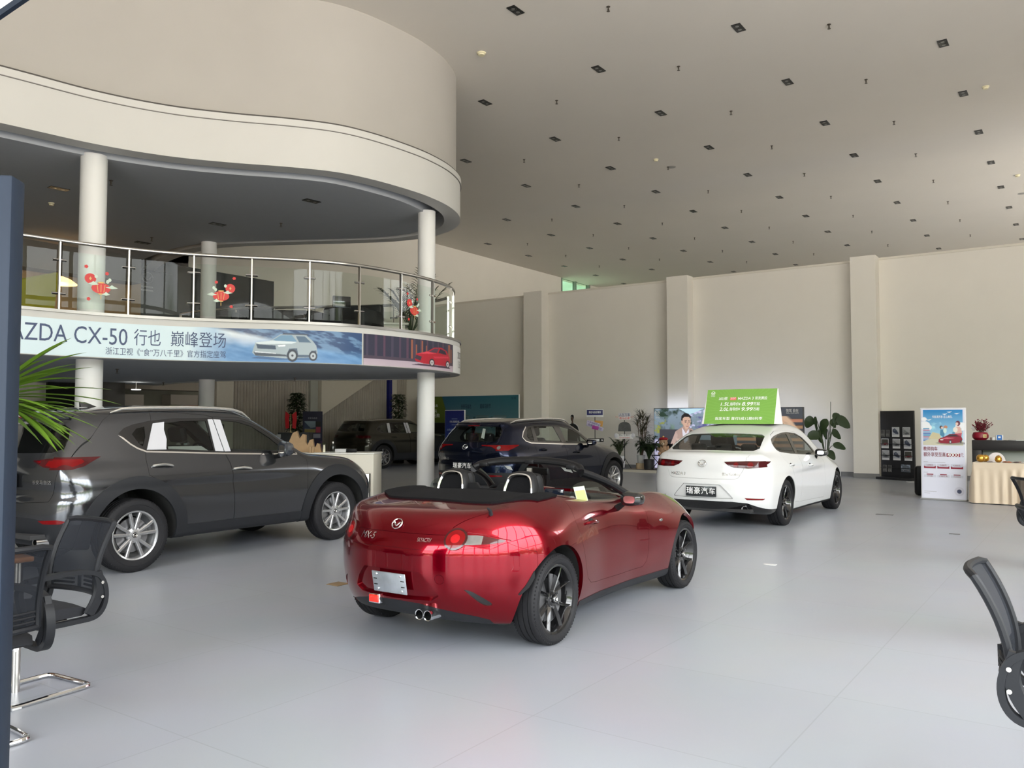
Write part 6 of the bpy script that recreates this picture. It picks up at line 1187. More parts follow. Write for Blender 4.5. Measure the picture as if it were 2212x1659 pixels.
# office opening further left
DK = mat('dark_bronze_panel', (.028, .025, .02), .35, noise=.1)
def wbox(name, pxa, pxb, ya, yb, off, d, m, label=None, cat=None, st=False):
    A_, B_ = atU(pxa, 900, U_LEFT + off), atU(pxb, 900, U_LEFT + off); za, zb_ = atU((pxa + pxb) / 2, ya, U_LEFT + off).z, atU((pxa + pxb) / 2, yb, U_LEFT + off).z
    va_, vb_ = toUV(A_.x, A_.y)[1], toUV(B_.x, B_.y)[1]; zb_ = max(0, zb_); o = slab(name, (U_LEFT + off - d, va_), (U_LEFT + off, vb_), min(za, zb_), max(za, zb_), m)
    return struct(o) if st else tag(o, label, cat)
wbox('wall_panel_dark', 214, 269, 822, 1030, 1.6, .1, DK, st=True); wbox('wall_panel_green', 269, 430, 800, 1030, .04, .03, mat('grey_green_wall', (.20, .20, .165), .7, noise=.05), st=True); wbox('bulkhead', 269, 440, 824, 842, .9, .6, mat('dim_cream', (.33, .29, .24), .7, noise=.03), st=True)
wbox('wall_cabinet', 269, 310, 852, 876, .5, .45, mat('pale_cabinet', (.40, .36, .31), .5, noise=.03), 'pale wall cabinet with a small dark picture, left of two', 'cabinet'); wbox('wall_cabinet', 368, 427, 853, 875, .5, .45, mat('pale_cabinet'), 'pale wall cabinet above an orange box, right of two', 'cabinet')
for i, (a_, b_, cc, nm) in enumerate(((274, 302, (.30, .27, .2), 'beige'), (305, 322, (.34, .30, .24), 'cream'), (323, 338, (.42, .40, .30), 'pale yellow'), (339, 352, (.30, .26, .2), 'brown'), (366, 392, (.22, .21, .10), 'olive'), (407, 428, (.34, .11, .03), 'orange'))): wbox('storage_box', a_, b_, 875 if i > 0 else 878, 905, .45, .3, mat(nm.replace(' ', '_') + '_box_card', cc, .6, noise=.05), nm + ' box on the office shelf beneath the pale wall cabinets', 'box')
b = MB(); b.lathe([(0, -.01), (.10, -.012), (.115, 0)], n=24); o = b.build('ceiling_lamp', mat('lamp_glow', (1, .97, .9), .5, emit=6, noise=.01)); q = atU(294, 843, U_LEFT + 2.2); o.location = (q.x, q.y, ZS0 + .008 if False else q.z + .02); tag(o, 'glowing round ceiling lamp under the mezzanine, right of the dark panel', 'lamp')
b = MB(); b.cyl((0, 0, .02), (0, 0, ZS0 - q.z), .012, 8); o2 = b.build('lamp_stem', STEEL, o)
wbox('opening_dark_sheet', 102, 161, 817, 1030, .5, .1, mat('painted_opening_dark', (.004, .004, .004), .8, noise=.05), st=True); wbox('wall_panel_grey', 30, 103, 868, 1030, .7, .1, mat('olive_grey_panel', (.11, .105, .075), .6, noise=.05), st=True)  # black sheet stands in for the unlit depth of an opening
# ---- upper floor behind the glass
wbox('picture_wall', 299, 588, 583, 725, .08, .05, mat('dark_teal_print', (.012, .018, .022), .25, noise=.6, nscale=1.5), 'long dark wall picture with faint trees and a winged emblem upstairs', 'picture')
p0 = atU(318, 600, U_LEFT + .09); b = MB(); emblem(b, (p0.x, p0.y, p0.z), AV, Zu, .17, .004); e1 = b.build('wall_emblem', mat('dull_silver', (.25, .25, .27), .4, metal=.5, noise=.05)); tag(e1, 'dull silver winged emblem on the dark wall picture upstairs', 'emblem')
b = MB(); b.box((p0.x, p0.y, p0.z - .26), (.02, .36, .04), ROOMZ); b.box((p0.x, p0.y, p0.z - .36), (.02, .36, .05), ROOMZ)
e2 = b.build('emblem_caption', mat('dull_silver'), e1); e2.matrix_parent_inverse = Matrix.Identity(4)
wbox('warm_wall', 33, 299, 560, 725, .9, .1, mat('warm_wood_wall', (.34, .23, .12), .5, noise=.2, nscale=3), st=True); wbox('upper_bulkhead', 33, 299, 535, 592, 1.6, .5, mat('dim_grey_bulkhead', (.12, .12, .11), .7, noise=.05), st=True)
q = atU(132, 612, U_LEFT + 2.2); r = empty('pendant_lamp', q, 0, 'glowing warm pendant lamp upstairs beside the yellow screen', 'lamp'); MB().lathe([(.05, .16), (.20, .10), (.36, -.02), (.0, -.04)], n=28).build('lamp_shade', mat('warm_lamp_shade', (1, .62, .25), .5, emit=1.6, noise=.03), r); MB().cyl((0, 0, .15), (0, 0, ZU - q.z), .01, 6).build('lamp_cord', BLACKP, r)
l = bpy.data.lights.new('pendant_light', 'POINT'); l.energy = 10; l.color = (1, .72, .4); l.shadow_soft_size = .12; lo = bpy.data.objects.new('pendant_light', l); COL.objects.link(lo); lo.parent = r; lo.location = (0, 0, -.2)
q0, q1, q2, q3 = [atY(*t_) for t_ in ((25, 605, 15.2), (120, 588, 16.2), (100, 680, 16.0), (25, 690, 15.2))]; b = MB(); vs = [q0, q1, q2 * 1, q3]; vs[2].z = vs[3].z = ZS1 + .03; nn = Vector((.05, .06, 0)); b.add([tuple(p) for p in vs] + [tuple(p + nn) for p in vs], [(0, 1, 2, 3), (7, 6, 5, 4), (0, 4, 5, 1), (1, 5, 6, 2), (2, 6, 7, 3), (3, 7, 4, 0)]); o = b.build('yellow_screen', mat('yellow_felt', (.42, .38, .03), .7, noise=.08, nscale=5), smooth=False); tag(o, 'slanted yellow green screen upstairs at the far left', 'screen')
def sofa(P, rz, w, label, dark=(.012, .013, .015)):
    r = empty('sofa', P, rz, label, 'sofa'); m = mat('black_sofa_leather', dark, .45, noise=.15, nscale=8); b = MB(); b.bbox((0, 0, .22), (w, .8, .32), .05); b.build('seat', m, r); b = MB(); b.bbox((0, .36, .45), (w, .2, .62), .07); b.build('backrest', m, r)
    for sx in (-1, 1): b = MB(); b.bbox((sx * (w / 2 - .1), 0, .36), (.2, .82, .5), .06); b.build('armrest', m, r)
zf = ZS1 + .02
def UPt(px, Y): return Vector(((px - 1106) / F * Y, Y, zf))
sofa(UPt(582, 17.6), .1, 1.5, 'black sofa upstairs, left one of two behind the glass railing'); sofa(UPt(742, 17.0), -.35, 1.4, 'black sofa upstairs, right one of two behind the glass railing')
r = empty('monitor', UPt(736, 16.2) + Vector((0, 0, .02)), 0, 'black computer monitor on the upstairs desk', 'monitor'); b = MB(); b.bbox((0, 0, .66), (.36, .04, .23), .01, rz=.5); b.build('screen', BLACKG, r); MB().tube([(0, .03, .0), (0, .03, .6)], .02, 8).build('stand', BLACKP, r)
r = empty('low_table', UPt(826, 18.0), .15, 'white low display table upstairs behind the glass railing', 'table'); b = MB(); b.bbox((0, 0, .44), (1.1, .6, .05), .01); b.build('tabletop', mat('white_laminate'), r); b = MB(); b.bbox((0, 0, .21), (.95, .5, .42), .01); b.build('base', mat('white_laminate'), r)
r0 = plant('potted_palm', UPt(888, 18.0), 'feathery dark palm in a pot upstairs beside the right column'); pot((0, 0, 0), .16, .3, POTK, r0); b = MB()
for i in range(17): a = 2 * PI * i / 17 + random.uniform(-.2, .2); frond(b, Vector((.03 * math.cos(a), .03 * math.sin(a), .28)), (math.cos(a) * .6, math.sin(a) * .6, random.uniform(1.0, 2.2)), random.uniform(1.3, 1.75), random.uniform(.14, .40), .30, .012, 18)
b.build('fronds', LEAFD, r0)
# ---- boards along the back wall
def board(name, pxa, pxb, ytop, ybot, v, label, cat, th=.06, res=60, base=(1, 1, 1), frame_=None, emit=False):
    A_, B_ = atV(pxa, 900, v), atV(pxb, 900, v); z1_, z0_ = atV(pxa, ytop, v).z, max(.0, atV(pxa, ybot, v).z); X = Vector((B_.x - A_.x, B_.y - A_.y, 0)); w = X.length; X.normalize()
    O = Vector((A_.x, A_.y, 0)); r = empty(name, O, math.atan2(X.y, X.x), label, cat); b = MB(); b.bbox((w / 2, th / 2, (z0_ + z1_) / 2), (w, th, z1_ - z0_), .006); b.build('board', frame_ or mat('board_white', (.7, .7, .7), .4, noise=.02), r)
    return r, Canvas(w - .03, z1_ - z0_ - .03, res, base), w, z0_, z1_
def put(c, r, z0_, emit=False, nm='printed_sheet'): return c.plane(nm, (.015, -.006, z0_ + .015), (1, 0, 0), Zu, PRINTE if emit else PRINT, r)
def T(r, nm, body, size, x, z, m, off=.009, **k): return lettering(nm, body, size, (x, -off, z), (1, 0, 0), Zu, m, r, 0.0, **k)
r, c, w, z0_, z1_ = board('display_board', 900, 1121, 857, 1015, V_BACK - .7, 'large teal display board with dark writing left of the first pilaster', 'board', base=(.02, .12, .2))
nn = c.noise(3, 4); t = (c.y / c.h)[..., None]; xx = (c.x / c.w)[..., None]; c.a = np.array((.16, .24, .27)) * (1 - t) * 1.1 + np.array((.0, .07, .15)) * t * (1 - xx * .4) + np.array((.02, .09, .08)) * xx * t + .02 * nn[..., None]
xg = w * (958 - 900) / 221; c.poly([(0, c.h * .60), (xg + .35, c.h * .60), (xg, c.h), (0, c.h)], (.085, .12, .015)); c.rect(0, 0, xg + .2, c.h * .60, (.012, .012, .01))
for i in range(3):
    for j in range(2): x0_ = w * (.415 + i * .165 + (.02 if i else 0)); y0_ = c.h - .88 - j * .30; c.rect(x0_, y0_, x0_ + w * .12, y0_ + .18, (.09, .13, .15)); c.rect(x0_ + .01, y0_ + .01, x0_ + w * .12 - .01, y0_ + .17, (.12, .2, .22)); c.rect(x0_ + .03, y0_ + .10, x0_ + w * .10, y0_ + .125, (.03, .06, .08)); c.rect(x0_ + .03, y0_ + .05, x0_ + w * .08, y0_ + .07, (.05, .08, .1)); c.ell(x0_ - .08, y0_ + .09, .05, .05, (.03, .07, .1))
c.rect(w * .45, .1, w * .75, c.h - 1.32, (.05, .06, .03)); put(c, r, z0_)
DI = mat('dark_teal_ink', (.005, .02, .05), .5, noise=.05); T(r, 'title', '长安马自达', .17, w * (1012 - 900) / 221, z1_ - .40, DI, width=.46 * 1.0, bold=.01); T(r, 'title', '超级马粉节', .17, w * (1053 - 900) / 221, z1_ - .40, DI, width=.47, bold=.01); T(r, 'logo_text', '悦马 新程', .09, w * .955, z1_ - .13, DI, width=.2); T(r, 'price_text', '首付0元', .12, w * .17, z1_ - .55, WPRINT); T(r, 'price_text', '购车大礼包', .10, w * .17, z1_ - .35, WPRINT); T(r, 'price_text', '0元购', .16, w * .20, z1_ - .72, WPRINT)
r, c, w, z0_, z1_ = board('poster_stand', 961, 1003.5, 886, 1016, V_BACK - 2.2, 'blue poster stand with white frame in front of the teal board', 'stand', res=110, base=(.012, .03, .20), frame_=mat('board_white'))
c.vgrad(0, 0, c.w, c.h, (.01, .05, .2), (.02, .025, .17)); c.ell(c.w / 2, c.h * .55, c.w * .7, .4, (.02, .04, .24), .4)
for i, (yy, ww) in enumerate(((.30, .3), (.42, .45), (.5, .3), (.68, .8), (.80, .65), (.88, .6), (.96, .62), (1.12, .1), (1.27, .75), (1.4, .7))): 
    if i != 1: c.rect(c.w * (.5 - ww / 2), c.h - yy, c.w * (.5 + ww / 2), c.h - yy + .028, (.22, .28, .5), .85)
put(c, r, z0_); T(r, 'title', '行也 焕新登场', .085, w / 2, z1_ - .40, WPRINT, width=w * .48); T(r, 'price_text', '15.98万起', .06, w * .5, z1_ - .655, mat('pale_blue_ink', (.4, .5, .75), .5, noise=.02), width=w * .7)
# low wooden stage
ua_, ub_ = toUV(*atV(1338, 900, 22.2)[:2])[0], toUV(*atV(1700, 900, 22.2)[:2])[0]
struct(slab('stage_floor', (ua_, 22.2), (ub_, V_BACK - .02), .0, .07, mat('worn_grey_wood', (.16, .125, .095), .55, noise=.4, nscale=3))); struct(slab('stage_edge', (ua_, 22.16), (ub_, 22.2), .0, .075, mat('cream_edge', (.5, .47, .4), .5, noise=.03)))
r, c, w, z0_, z1_ = board('light_box', 1412.5, 1735, 882, 1012, V_BACK - .85, 'wide backlit picture of a man in a tan jacket behind the white sedan', 'light box', .12, 125, (.1, .12, .12), mat('dark_metal_edge', (.08, .08, .08), .4, metal=.5, noise=.05))
W_, H_ = c.w, c.h; X_ = lambda px: (px - 1412.5) / 322.5 * W_; Y_ = lambda py: H_ - (py - 883) / 130 * H_ * 1.0
n1, n2 = c.noise(16, 1), c.noise(30, 2, 1.3); c.vgrad(0, 0, W_, H_, (.05, .055, .07), (.25, .33, .42))
gm = (n1 * .6 + n2 * .4); tree = np.clip((gm - .45) * 6, 0, 1) * (c.y > Y_(935)); c.mix(tree * (c.x < X_(1500)), (.03, .055, .04)); c.mix(np.clip((n2 - .5) * 5, 0, 1) * (c.y > Y_(930)) * (c.y < Y_(900)) * (c.x < X_(1490)), (.18, .27, .22)); c.mix(np.clip((n2 - .45) * 5, 0, 1) * (c.x < X_(1440)) * (c.y > Y_(940)) * (c.y < Y_(905)), (.28, .30, .07))
c.mix(np.clip((n2 - .52) * 7, 0, 1) * (c.x > X_(1490)) * (c.x < X_(1600)) * (c.y > Y_(925)), (.55, .55, .8)); c.mix(np.clip((.5 - n1) * 7, 0, 1) * (c.x > X_(1495)) * (c.x < X_(1600)) * (c.y > Y_(930)) * (c.y < Y_(900)), (.10, .10, .28)); c.poly([(X_(1495), Y_(896)), (X_(1530), Y_(883)), (X_(1470), Y_(883))], (.5, .72, .85))
c.rect(X_(1425), Y_(965), X_(1480), Y_(928), (.06, .06, .075)); c.rect(X_(1413), Y_(1012), X_(1442), Y_(950), (.62, .6, .82)); c.poly([(X_(1420), Y_(950)), (X_(1424), Y_(950)), (X_(1432), Y_(968)), (X_(1428), Y_(970))], (.3, .28, .4)); c.mix(np.clip((n1 - .5) * 6, 0, 1) * (c.y < Y_(970)) * (c.x < X_(1445)), (.25, .25, .4)); c.rect(X_(1442), Y_(1012), X_(1560), Y_(950), (.03, .03, .035))
def PX(pts, col, al=1): c.poly([(X_(a), Y_(b_)) for a, b_ in pts], col, al)
JK = (.42, .30, .27)
PX([(1463, 932), (1480, 922), (1500, 926), (1512, 935), (1520, 960), (1520, 1012), (1462, 1012), (1450, 985), (1446, 972), (1455, 950)], JK); PX([(1455, 950), (1463, 932), (1468, 940), (1463, 965), (1452, 975), (1446, 970)], (.50, .37, .34)); PX([(1464, 950), (1460, 972), (1466, 968)], (.2, .14, .13)); PX([(1497, 928), (1512, 935), (1516, 960), (1500, 980), (1493, 945)], (.13, .10, .09))
PX([(1478, 924), (1486, 936), (1494, 927), (1492, 950), (1484, 958), (1480, 945)], (.72, .70, .84)); PX([(1484, 925), (1487, 938), (1492, 927)], (.5, .33, .28)); PX([(1464, 947), (1477, 949), (1477, 953), (1464, 952)], (.55, .42, .38)); PX([(1446, 968), (1458, 966), (1462, 972), (1454, 977), (1447, 976)], (.55, .36, .3))
PX([(1479, 904), (1481, 922), (1486, 928), (1492, 926), (1497, 918), (1498, 902), (1490, 896), (1482, 898)], (.60, .40, .32)); c.ell(X_(1488.5), Y_(911), X_(1498) - X_(1488.5), Y_(896) - Y_(911), (.60, .40, .32)); PX([(1476, 909), (1480, 908), (1480, 917), (1477, 915)], (.52, .33, .27)); PX([(1476, 908), (1477, 899), (1484, 893), (1493, 894), (1499, 900), (1498, 905), (1494, 901), (1484, 901), (1480, 904), (1479, 910)], (.02, .018, .02))
PX([(1484, 909), (1489, 908), (1489, 909.6), (1484, 910)], (.05, .03, .03)); PX([(1492, 908.5), (1496.5, 909), (1496, 910), (1492, 910)], (.05, .03, .03)); PX([(1484, 911.3), (1488.5, 911), (1488, 913), (1485, 913)], (.08, .05, .05)); PX([(1493, 911.3), (1496, 911.3), (1495.5, 913), (1493.3, 913)], (.08, .05, .05)); PX([(1491, 911), (1493, 917), (1490, 917.8)], (.42, .25, .2)); PX([(1487, 920.3), (1494, 920), (1493, 921.6), (1488, 922)], (.38, .14, .13)); PX([(1480, 915), (1486, 928), (1484, 928), (1481, 922)], (.45, .28, .23))
c.rect(X_(1600), 0, W_, H_, (.06, .065, .08)); 
for i in range(9): y_ = Y_(1012) + i * (Y_(900) - Y_(1012)) / 9; c.rect(X_(1600), y_, W_, y_ + .085, (.30 + .05 * (i % 3), .18 + .03 * (i % 2), .12)); c.rect(X_(1600), y_ + .08, W_, y_ + .095, (.12, .06, .04))
c.mix(np.clip((c.noise(14, 8, .4, 1.2) - .55) * 6, 0, 1) * (c.x > X_(1600)) * (c.y < Y_(900)), (.55, .38, .27)); put(c, r, z0_, True)
e = MB(); emblem(e, (X_(1421), -.012, Y_(890.5) + z0_), (1, 0, 0), Zu, .075, .002); e.build('emblem', WPRINT, r); T(r, 'logo_text', 'MAZDA', .055, X_(1421) + .015, Y_(897) + z0_, WPRINT, bold=.006, width=.15); T(r, 'logo_text', '长安马自达', .05, X_(1421) + .015, Y_(901.5) + z0_, WPRINT, bold=.008, width=.15); T(r, 'slogan', '悦驾 自在', .11, X_(1716), Y_(888.5) + z0_, WPRINT, bold=.006, width=.34); T(r, 'slogan', 'MAKE YOUR DRIVE', .04, X_(1716), Y_(893.5) + z0_, WPRINT, width=.34)
b = MB()                                     # the strip lamp hidden behind the box lights the wall
for a_, bb, cc, d_ in ((0, w, z1_ - .02, z1_), (0, w, z0_, z0_ + .02)): b.box((w / 2, .135, (cc + d_) / 2), (w - .1, .02, .02))
for x_ in (.03, w - .03): b.box((x_, .135, (z0_ + z1_) / 2), (.02, .02, z1_ - z0_ - .1))
b.build('strip_lamp', mat('cool_strip_light', (.72, .78, 1.0), .5, emit=14, noise=.01), r)
# photo standee of a person in dark clothes
v_ = V_BACK - .9; A_ = atV(1226, 900, v_); B_ = atV(1256, 900, v_); sc = (B_ - A_).length / 30.0; zt = atV(1240, 895, v_).z; r = empty('photo_standee', Vector((A_.x, A_.y, 0)), ROOMZ, 'life-size cardboard photo standee of a person in dark shirt behind the navy crossover', 'standee')
out = [(0, -999), (0, 22), (3, 18), (8, 16), (9, 13), (7.5, 10), (6.5, 6), (7, 2.5), (9, .5), (12, 0), (14.5, 2), (15, 6), (13.5, 11), (13.5, 15), (18, 18), (23, 22), (26, 31), (28, 42), (29, 52), (24, 52), (22, 44), (23, 70), (24, -999)]
pl = [(a_ * sc, (zt - bb * sc) if bb > -900 else 0) for a_, bb in out]; b = MB(); b.prism(pl, .012, (0, 0, 0), (1, 0, 0), (0, 0, 1)); b.build('card', mat('board_white'), r, False)
def inner(nm, pts, m, off): b = MB(); b.prism([(a_ * sc, max(.02, zt - bb * sc)) for a_, bb in pts], .003, (0, off, 0), (1, 0, 0), (0, 0, 1)); return b.build(nm, m, r, False)
inner('printed_shirt', [(.8, 110), (.8, 23), (4, 19), (9, 17), (13.5, 17), (18, 19), (22.3, 23), (25.3, 32), (28, 50), (24.5, 51), (22, 42), (22, 110)], mat('dark_shirt_print', (.012, .013, .016), .6, noise=.2), -.0125); inner('printed_face', [(7.4, 6), (7.6, 10.5), (9.5, 13), (9, 17), (13, 17), (13, 11), (14.2, 6), (12, 3)], mat('shaded_skin_print', (.13, .085, .07), .6, noise=.1), -.0165); inner('printed_hair', [(7.2, 5.5), (7.8, 2.5), (9.4, 1.1), (12, .7), (14, 2.3), (14.3, 6.5), (13.4, 9), (12.8, 5), (9, 4)], mat('black_hair_print', (.006, .006, .007), .5, noise=.1), -.0205)
# slogan stands
def sboard(r, nm, x, z, w, h, m, rz=0, y=0, th=.012):
    R = Matrix.Rotation(rz, 3, 'Y'); b = MB(); b.bbox((x, y, z), (w, th, h), .004, R=R); return b.build(nm, m, r)
NB = mat('navy_sign', (.012, .014, .12), .4, noise=.03); BWm = mat('board_white')
def stand_root(px, v, label):
    A_ = atV(px, 900, v); r = empty('slogan_stand', Vector((A_.x, A_.y, .0)), -math.radians(8), label, 'stand'); s_ = F / A_.y; b = MB(); top = HC + (910 - 900) / s_; b.cyl((0, .02, .3), (0, .02, top), .011, 10)
    for a in (0, 2.1, 4.2): b.tube([(0, .02, .38), (.24 * math.cos(a), .02 + .24 * math.sin(a), .0)], .009, 6)
    b.build('tripod_pole', BLACKP, r); return r, s_
r, s_ = stand_root(1285, V_BACK - 1.0, 'black pole stand with navy sign, tilted slogan boards and search bar'); Zp = lambda py: HC + (910 - py) / s_
sboard(r, 'sign_board', 0, Zp(892.5), 36 / s_, 17 / s_, BWm); o = sboard(r, 'sign_face', 0, Zp(891.3), 34 / s_, 11 / s_, NB, y=-.008); T(r, 'sign_text', '我在马自达等你', .085, 0, Zp(891.3), WPRINT, .0165, width=26 / s_, bold=.006)
for x, z, w_, h_, m_, y_ in ((8, 915, 18, 12, (.55, .28, .06), 0), (2, 921, 14, 10, (.6, .35, .2), 0)): sboard(r, 'slogan_board', x / s_, Zp(z), w_ / s_, h_ / s_, mat('orange_board' if m_[0] < .6 else 'peach_board', m_, .5, noise=.05), .12, y_)
PK = mat('magenta_board', (.35, .03, .28), .5, noise=.1); LV = mat('lavender_board', (.50, .46, .62), .5, noise=.05)
sboard(r, 'slogan_board', -3 / s_, Zp(915), 30 / s_, 7 / s_, LV, .28, -.02); sboard(r, 'slogan_board', 0, Zp(922), 38 / s_, 8 / s_, LV, .36, -.03); sboard(r, 'slogan_board', 1 / s_, Zp(924), 14 / s_, 8 / s_, PK, .2, -.045)
lettering('slogan_text', '人生向前不止', .07, (-3 / s_, -.029, Zp(915)), Vector((1, 0, -.28)), Vector((.28, 0, 1)), mat('purple_ink', (.09, .03, .2), .5, noise=.02), r, 0, bold=.006); lettering('slogan_text', '就要开马自达', .075, (0, -.040, Zp(922)), Vector((1, 0, -.36)), Vector((.36, 0, 1)), mat('purple_ink'), r, 0, bold=.006)
sboard(r, 'search_bar', 0, Zp(951), 38 / s_, 8 / s_, BLACKP, y=-.0); sboard(r, 'search_bar_face', -4 / s_, Zp(951), 27 / s_, 5.5 / s_, BWm, y=-.01); T(r, 'search_text', '好车不套车', .06, -5 / s_, Zp(951), BLACKP, .018, width=18 / s_); b = MB(); b.tube([(15 / s_ + .022 * math.cos(a), -.012, Zp(950.5) + .022 * math.sin(a)) for a in [2 * PI * i / 16 for i in range(16)]], .005, 6, True); b.tube([(15 / s_ + .016, -.012, Zp(950.5) - .016), (15 / s_ + .04, -.012, Zp(950.5) - .04)], .005, 6); b.build('magnifier_icon', WPRINT, r)
r, s_ = stand_root(1349, V_BACK - 1.3, 'black tripod stand with red and navy slogan boards before the palms'); Zp = lambda py: HC + (910 - py) / s_
sboard(r, 'slogan_board', 0, Zp(897), 26 / s_, 9 / s_, mat('pale_board', (.55, .55, .6), .5, noise=.04), -.06); T(r, 'slogan_text', '人生万事', .10, 0, Zp(897), mat('navy_ink'), .009, width=23 / s_, bold=.008); sboard(r, 'slogan_board', 0, Zp(904), 25 / s_, 7 / s_, BWm, -.04, -.01); T(r, 'slogan_text', '有马必得', .09, 0, Zp(904), mat('red_ink', (.6, .03, .03), .5, noise=.02), .019, width=22 / s_, bold=.008)
for sg in (-1, 1): sboard(r, 'arrow_strip', sg * 16 / s_, Zp(901), 8 / s_, 1.5 / s_, mat('salmon_board', (.6, .3, .25), .5, noise=.03), -sg * .1, .0)
b = MB(); P = [(13 / s_ * math.cos(a), Zp(921) + 9.5 / s_ * math.sin(a)) for a in [PI * i / 14 for i in range(15)]] + [(-14 / s_, Zp(932)), (14 / s_, Zp(932))]; b.prism(P, .012, (0, -.0, 0), (1, 0, 0), (0, 0, 1)); b.build('arched_picture', mat('dark_grey_picture', (.05, .052, .055), .5, noise=.7, nscale=9), r, False)
sboard(r, 'cloud_board', 0, Zp(943), 36 / s_, 10 / s_, BWm, .0, -.02)
for sg in (-1, 1): b = MB(); b.sphere((sg * 18 / s_, -.02, Zp(941)), 4.5 / s_, 12, 6, (1, .18, 1.2)); b.build('cloud_puff', mat('pale_board'), r)
T(r, 'cloud_text', '登A 任我行', .07, 0, Zp(940.5), BLACKP, .030, width=25 / s_); T(r, 'cloud_text', '好车绝不套车', .045, 0, Zp(945.8), mat('red_ink'), .030, width=22 / s_)
# potted plants by the wall
def gp(px, v, z=.07): A_ = atV(px, 900, v); return Vector((A_.x, A_.y, z))
P = gp(1384, V_BACK - 1.1); s_ = F / P.y; o = MB().cyl((0, 0, 0), (0, 0, .17), .155, 28).build('tree_stump', mat('pale_cut_wood', (.50, .38, .24), .6, noise=.15, nscale=12)); o.location = P; tag(o, 'pale wooden stump carrying the grey pot by the wall', 'stump')
r0 = plant('dracaena_plant', P + Vector((0, 0, .17)), 'tall spiky dracaena with bare stems in a grey pot on a stump'); r0.rotation_euler = (0, 0, 0); pot((0, 0, 0), .105, .24, POTG, r0, 1.25); b = MB(); lf = MB()
for i, (dx, dy, hh) in enumerate(((-.10, 0, 1.25), (-.02, .05, 1.45), (.06, -.03, 1.38), (.13, .04, 1.12), (.02, -.06, 1.0), (.20, .0, 1.30))):
    top = Vector((dx, dy, hh)); b.tube([(dx * .2, dy * .2, .2), (dx * .5 + .02, dy, hh * .5), top], [.016, .014, .012], 7)
    for k_ in range(46): a = random.uniform(0, 6.28); ribbon(lf, bent(top + Vector((0, 0, random.uniform(-.16, .06))), (math.cos(a), math.sin(a), random.uniform(.2, 2.2)), random.uniform(.22, .42), .35, 4), .009, .2)
b.build('stems', BARK, r0); lf.build('leaves', mat('bronze_green_leaf', (.055, .05, .022), .5, noise=.35, nscale=6), r0)
r0 = plant('potted_palm', gp(1401, V_BACK - 1.32), 'dark drooping palm between the dracaena and the light box'); r0.rotation_euler = (0, 0, 0); pot((0, 0, 0), .14, .3, POTK, r0); b = MB()
for i in range(20): a = 2 * PI * i / 20; frond(b, Vector((0, 0, .28)), (math.cos(a) * .45, math.sin(a) * .45, random.uniform(1.1, 2.0)), random.uniform(1.1, 1.6), random.uniform(.35, .8), .27, .016, 16)
b.build('fronds', LEAFD, r0)
r0 = plant('potted_palm', gp(1338, V_BACK - .9), 'small green palm in a white pot behind the tripod stand'); pot((0, 0, 0), .15, .36, POTW, r0); b = MB()
for i in range(14): a = 2 * PI * i / 14; frond(b, Vector((0, 0, .34)), (math.cos(a) * .4, math.sin(a) * .4, random.uniform(1.0, 2.0)), random.uniform(.7, 1.15), random.uniform(.3, .7), .20, .014, 12)
b.build('fronds', LEAFM, r0)
P = gp(1783, V_BACK - 1.1, 0); s_ = F / P.y; r0 = plant('potted_plant', P, 'large plant with broad dark paddle leaves right of the light box'); r0.rotation_euler = (0, 0, 0); pot((0, 0, 0), .2, .42, POTG, r0); lf = MB(); st_ = MB()
for (a_, b_, c_, d_, w_) in ((1820, 915, 1800, 880 + 24, .20), (1745, 925, 1762, 905, .15), (1766, 935, 1764, 900, .10), (1790, 905, 1774, 935, .13), (1812, 948, 1792, 932, .12), (1740, 948, 1765, 942, .14), (1822, 970, 1795, 962, .10), (1798, 993, 1786, 976, .11), (1775, 958, 1770, 930, .12), (1787, 950, 1784, 925, .12), (1835, 925, 1808, 903, .16), (1805, 925, 1796, 908, .10)):
    q1 = Vector(((c_ - 1783) / s_, random.uniform(-.15, .15), HC + (910 - d_) / s_)); q2 = Vector(((a_ - 1783) / s_, q1.y + random.uniform(-.12, .05), HC + (910 - b_) / s_)); st_.tube(cr([(0, 0, .4), q1 * .5 + Vector((0, 0, .35)), q1], 4), .009, 6)
    md = (q1 + q2) / 2 + Vector((0, 0, .05)); ribbon(lf, cr([q1, md, q2], 5), w_, .22, side=Vector((random.uniform(-.3, .3), .55, .8)).cross(q2 - q1).normalized() * 1.0 if False else Vector((.2, .35, .9)))
st_.tube([(0, 0, .4), (.12, 0, 1.0), (.145, 0, HC + (910 - 868) / s_)], .007, 6); st_.build('stalks', LEAFM, r0); lf.build('leaves', LEAFD, r0)
# toy bear on a folding chair before the light box
P = gp(1428, V_BACK - 1.35); r = empty('folding_chair', P, ROOMZ + 2.6, 'small black folding chair before the light box', 'chair'); b = MB()
for x_ in (-.2, .2): b.tube([(x_, -.22, 0), (x_, .2, .42)], .012, 6); b.tube([(x_, .22, 0), (x_, -.2, .42), (x_, -.26, .78)], .012, 6)
b.build('legs_frame', BLACKP, r); b = MB(); b.bbox((0, 0, .43), (.42, .42, .02), .006); b.build('seat', CHF, r); b = MB(); b.bbox((0, -.25, .68), (.42, .02, .18), .006); b.build('backrest', CHF, r)
r = empty('teddy_bear', P + Vector((.06, -.03, .44)), -.35, 'tan plush bear with a red hat sitting on the folding chair', 'toy'); FUR = mat('tan_plush', (.42, .27, .17), .95, noise=.2, nscale=50); b = MB(); b.sphere((0, 0, .15), .14, 16, 10, (1, .85, 1.1)); b.sphere((0, -.02, .36), .12, 16, 10, (1.1, .95, .95))
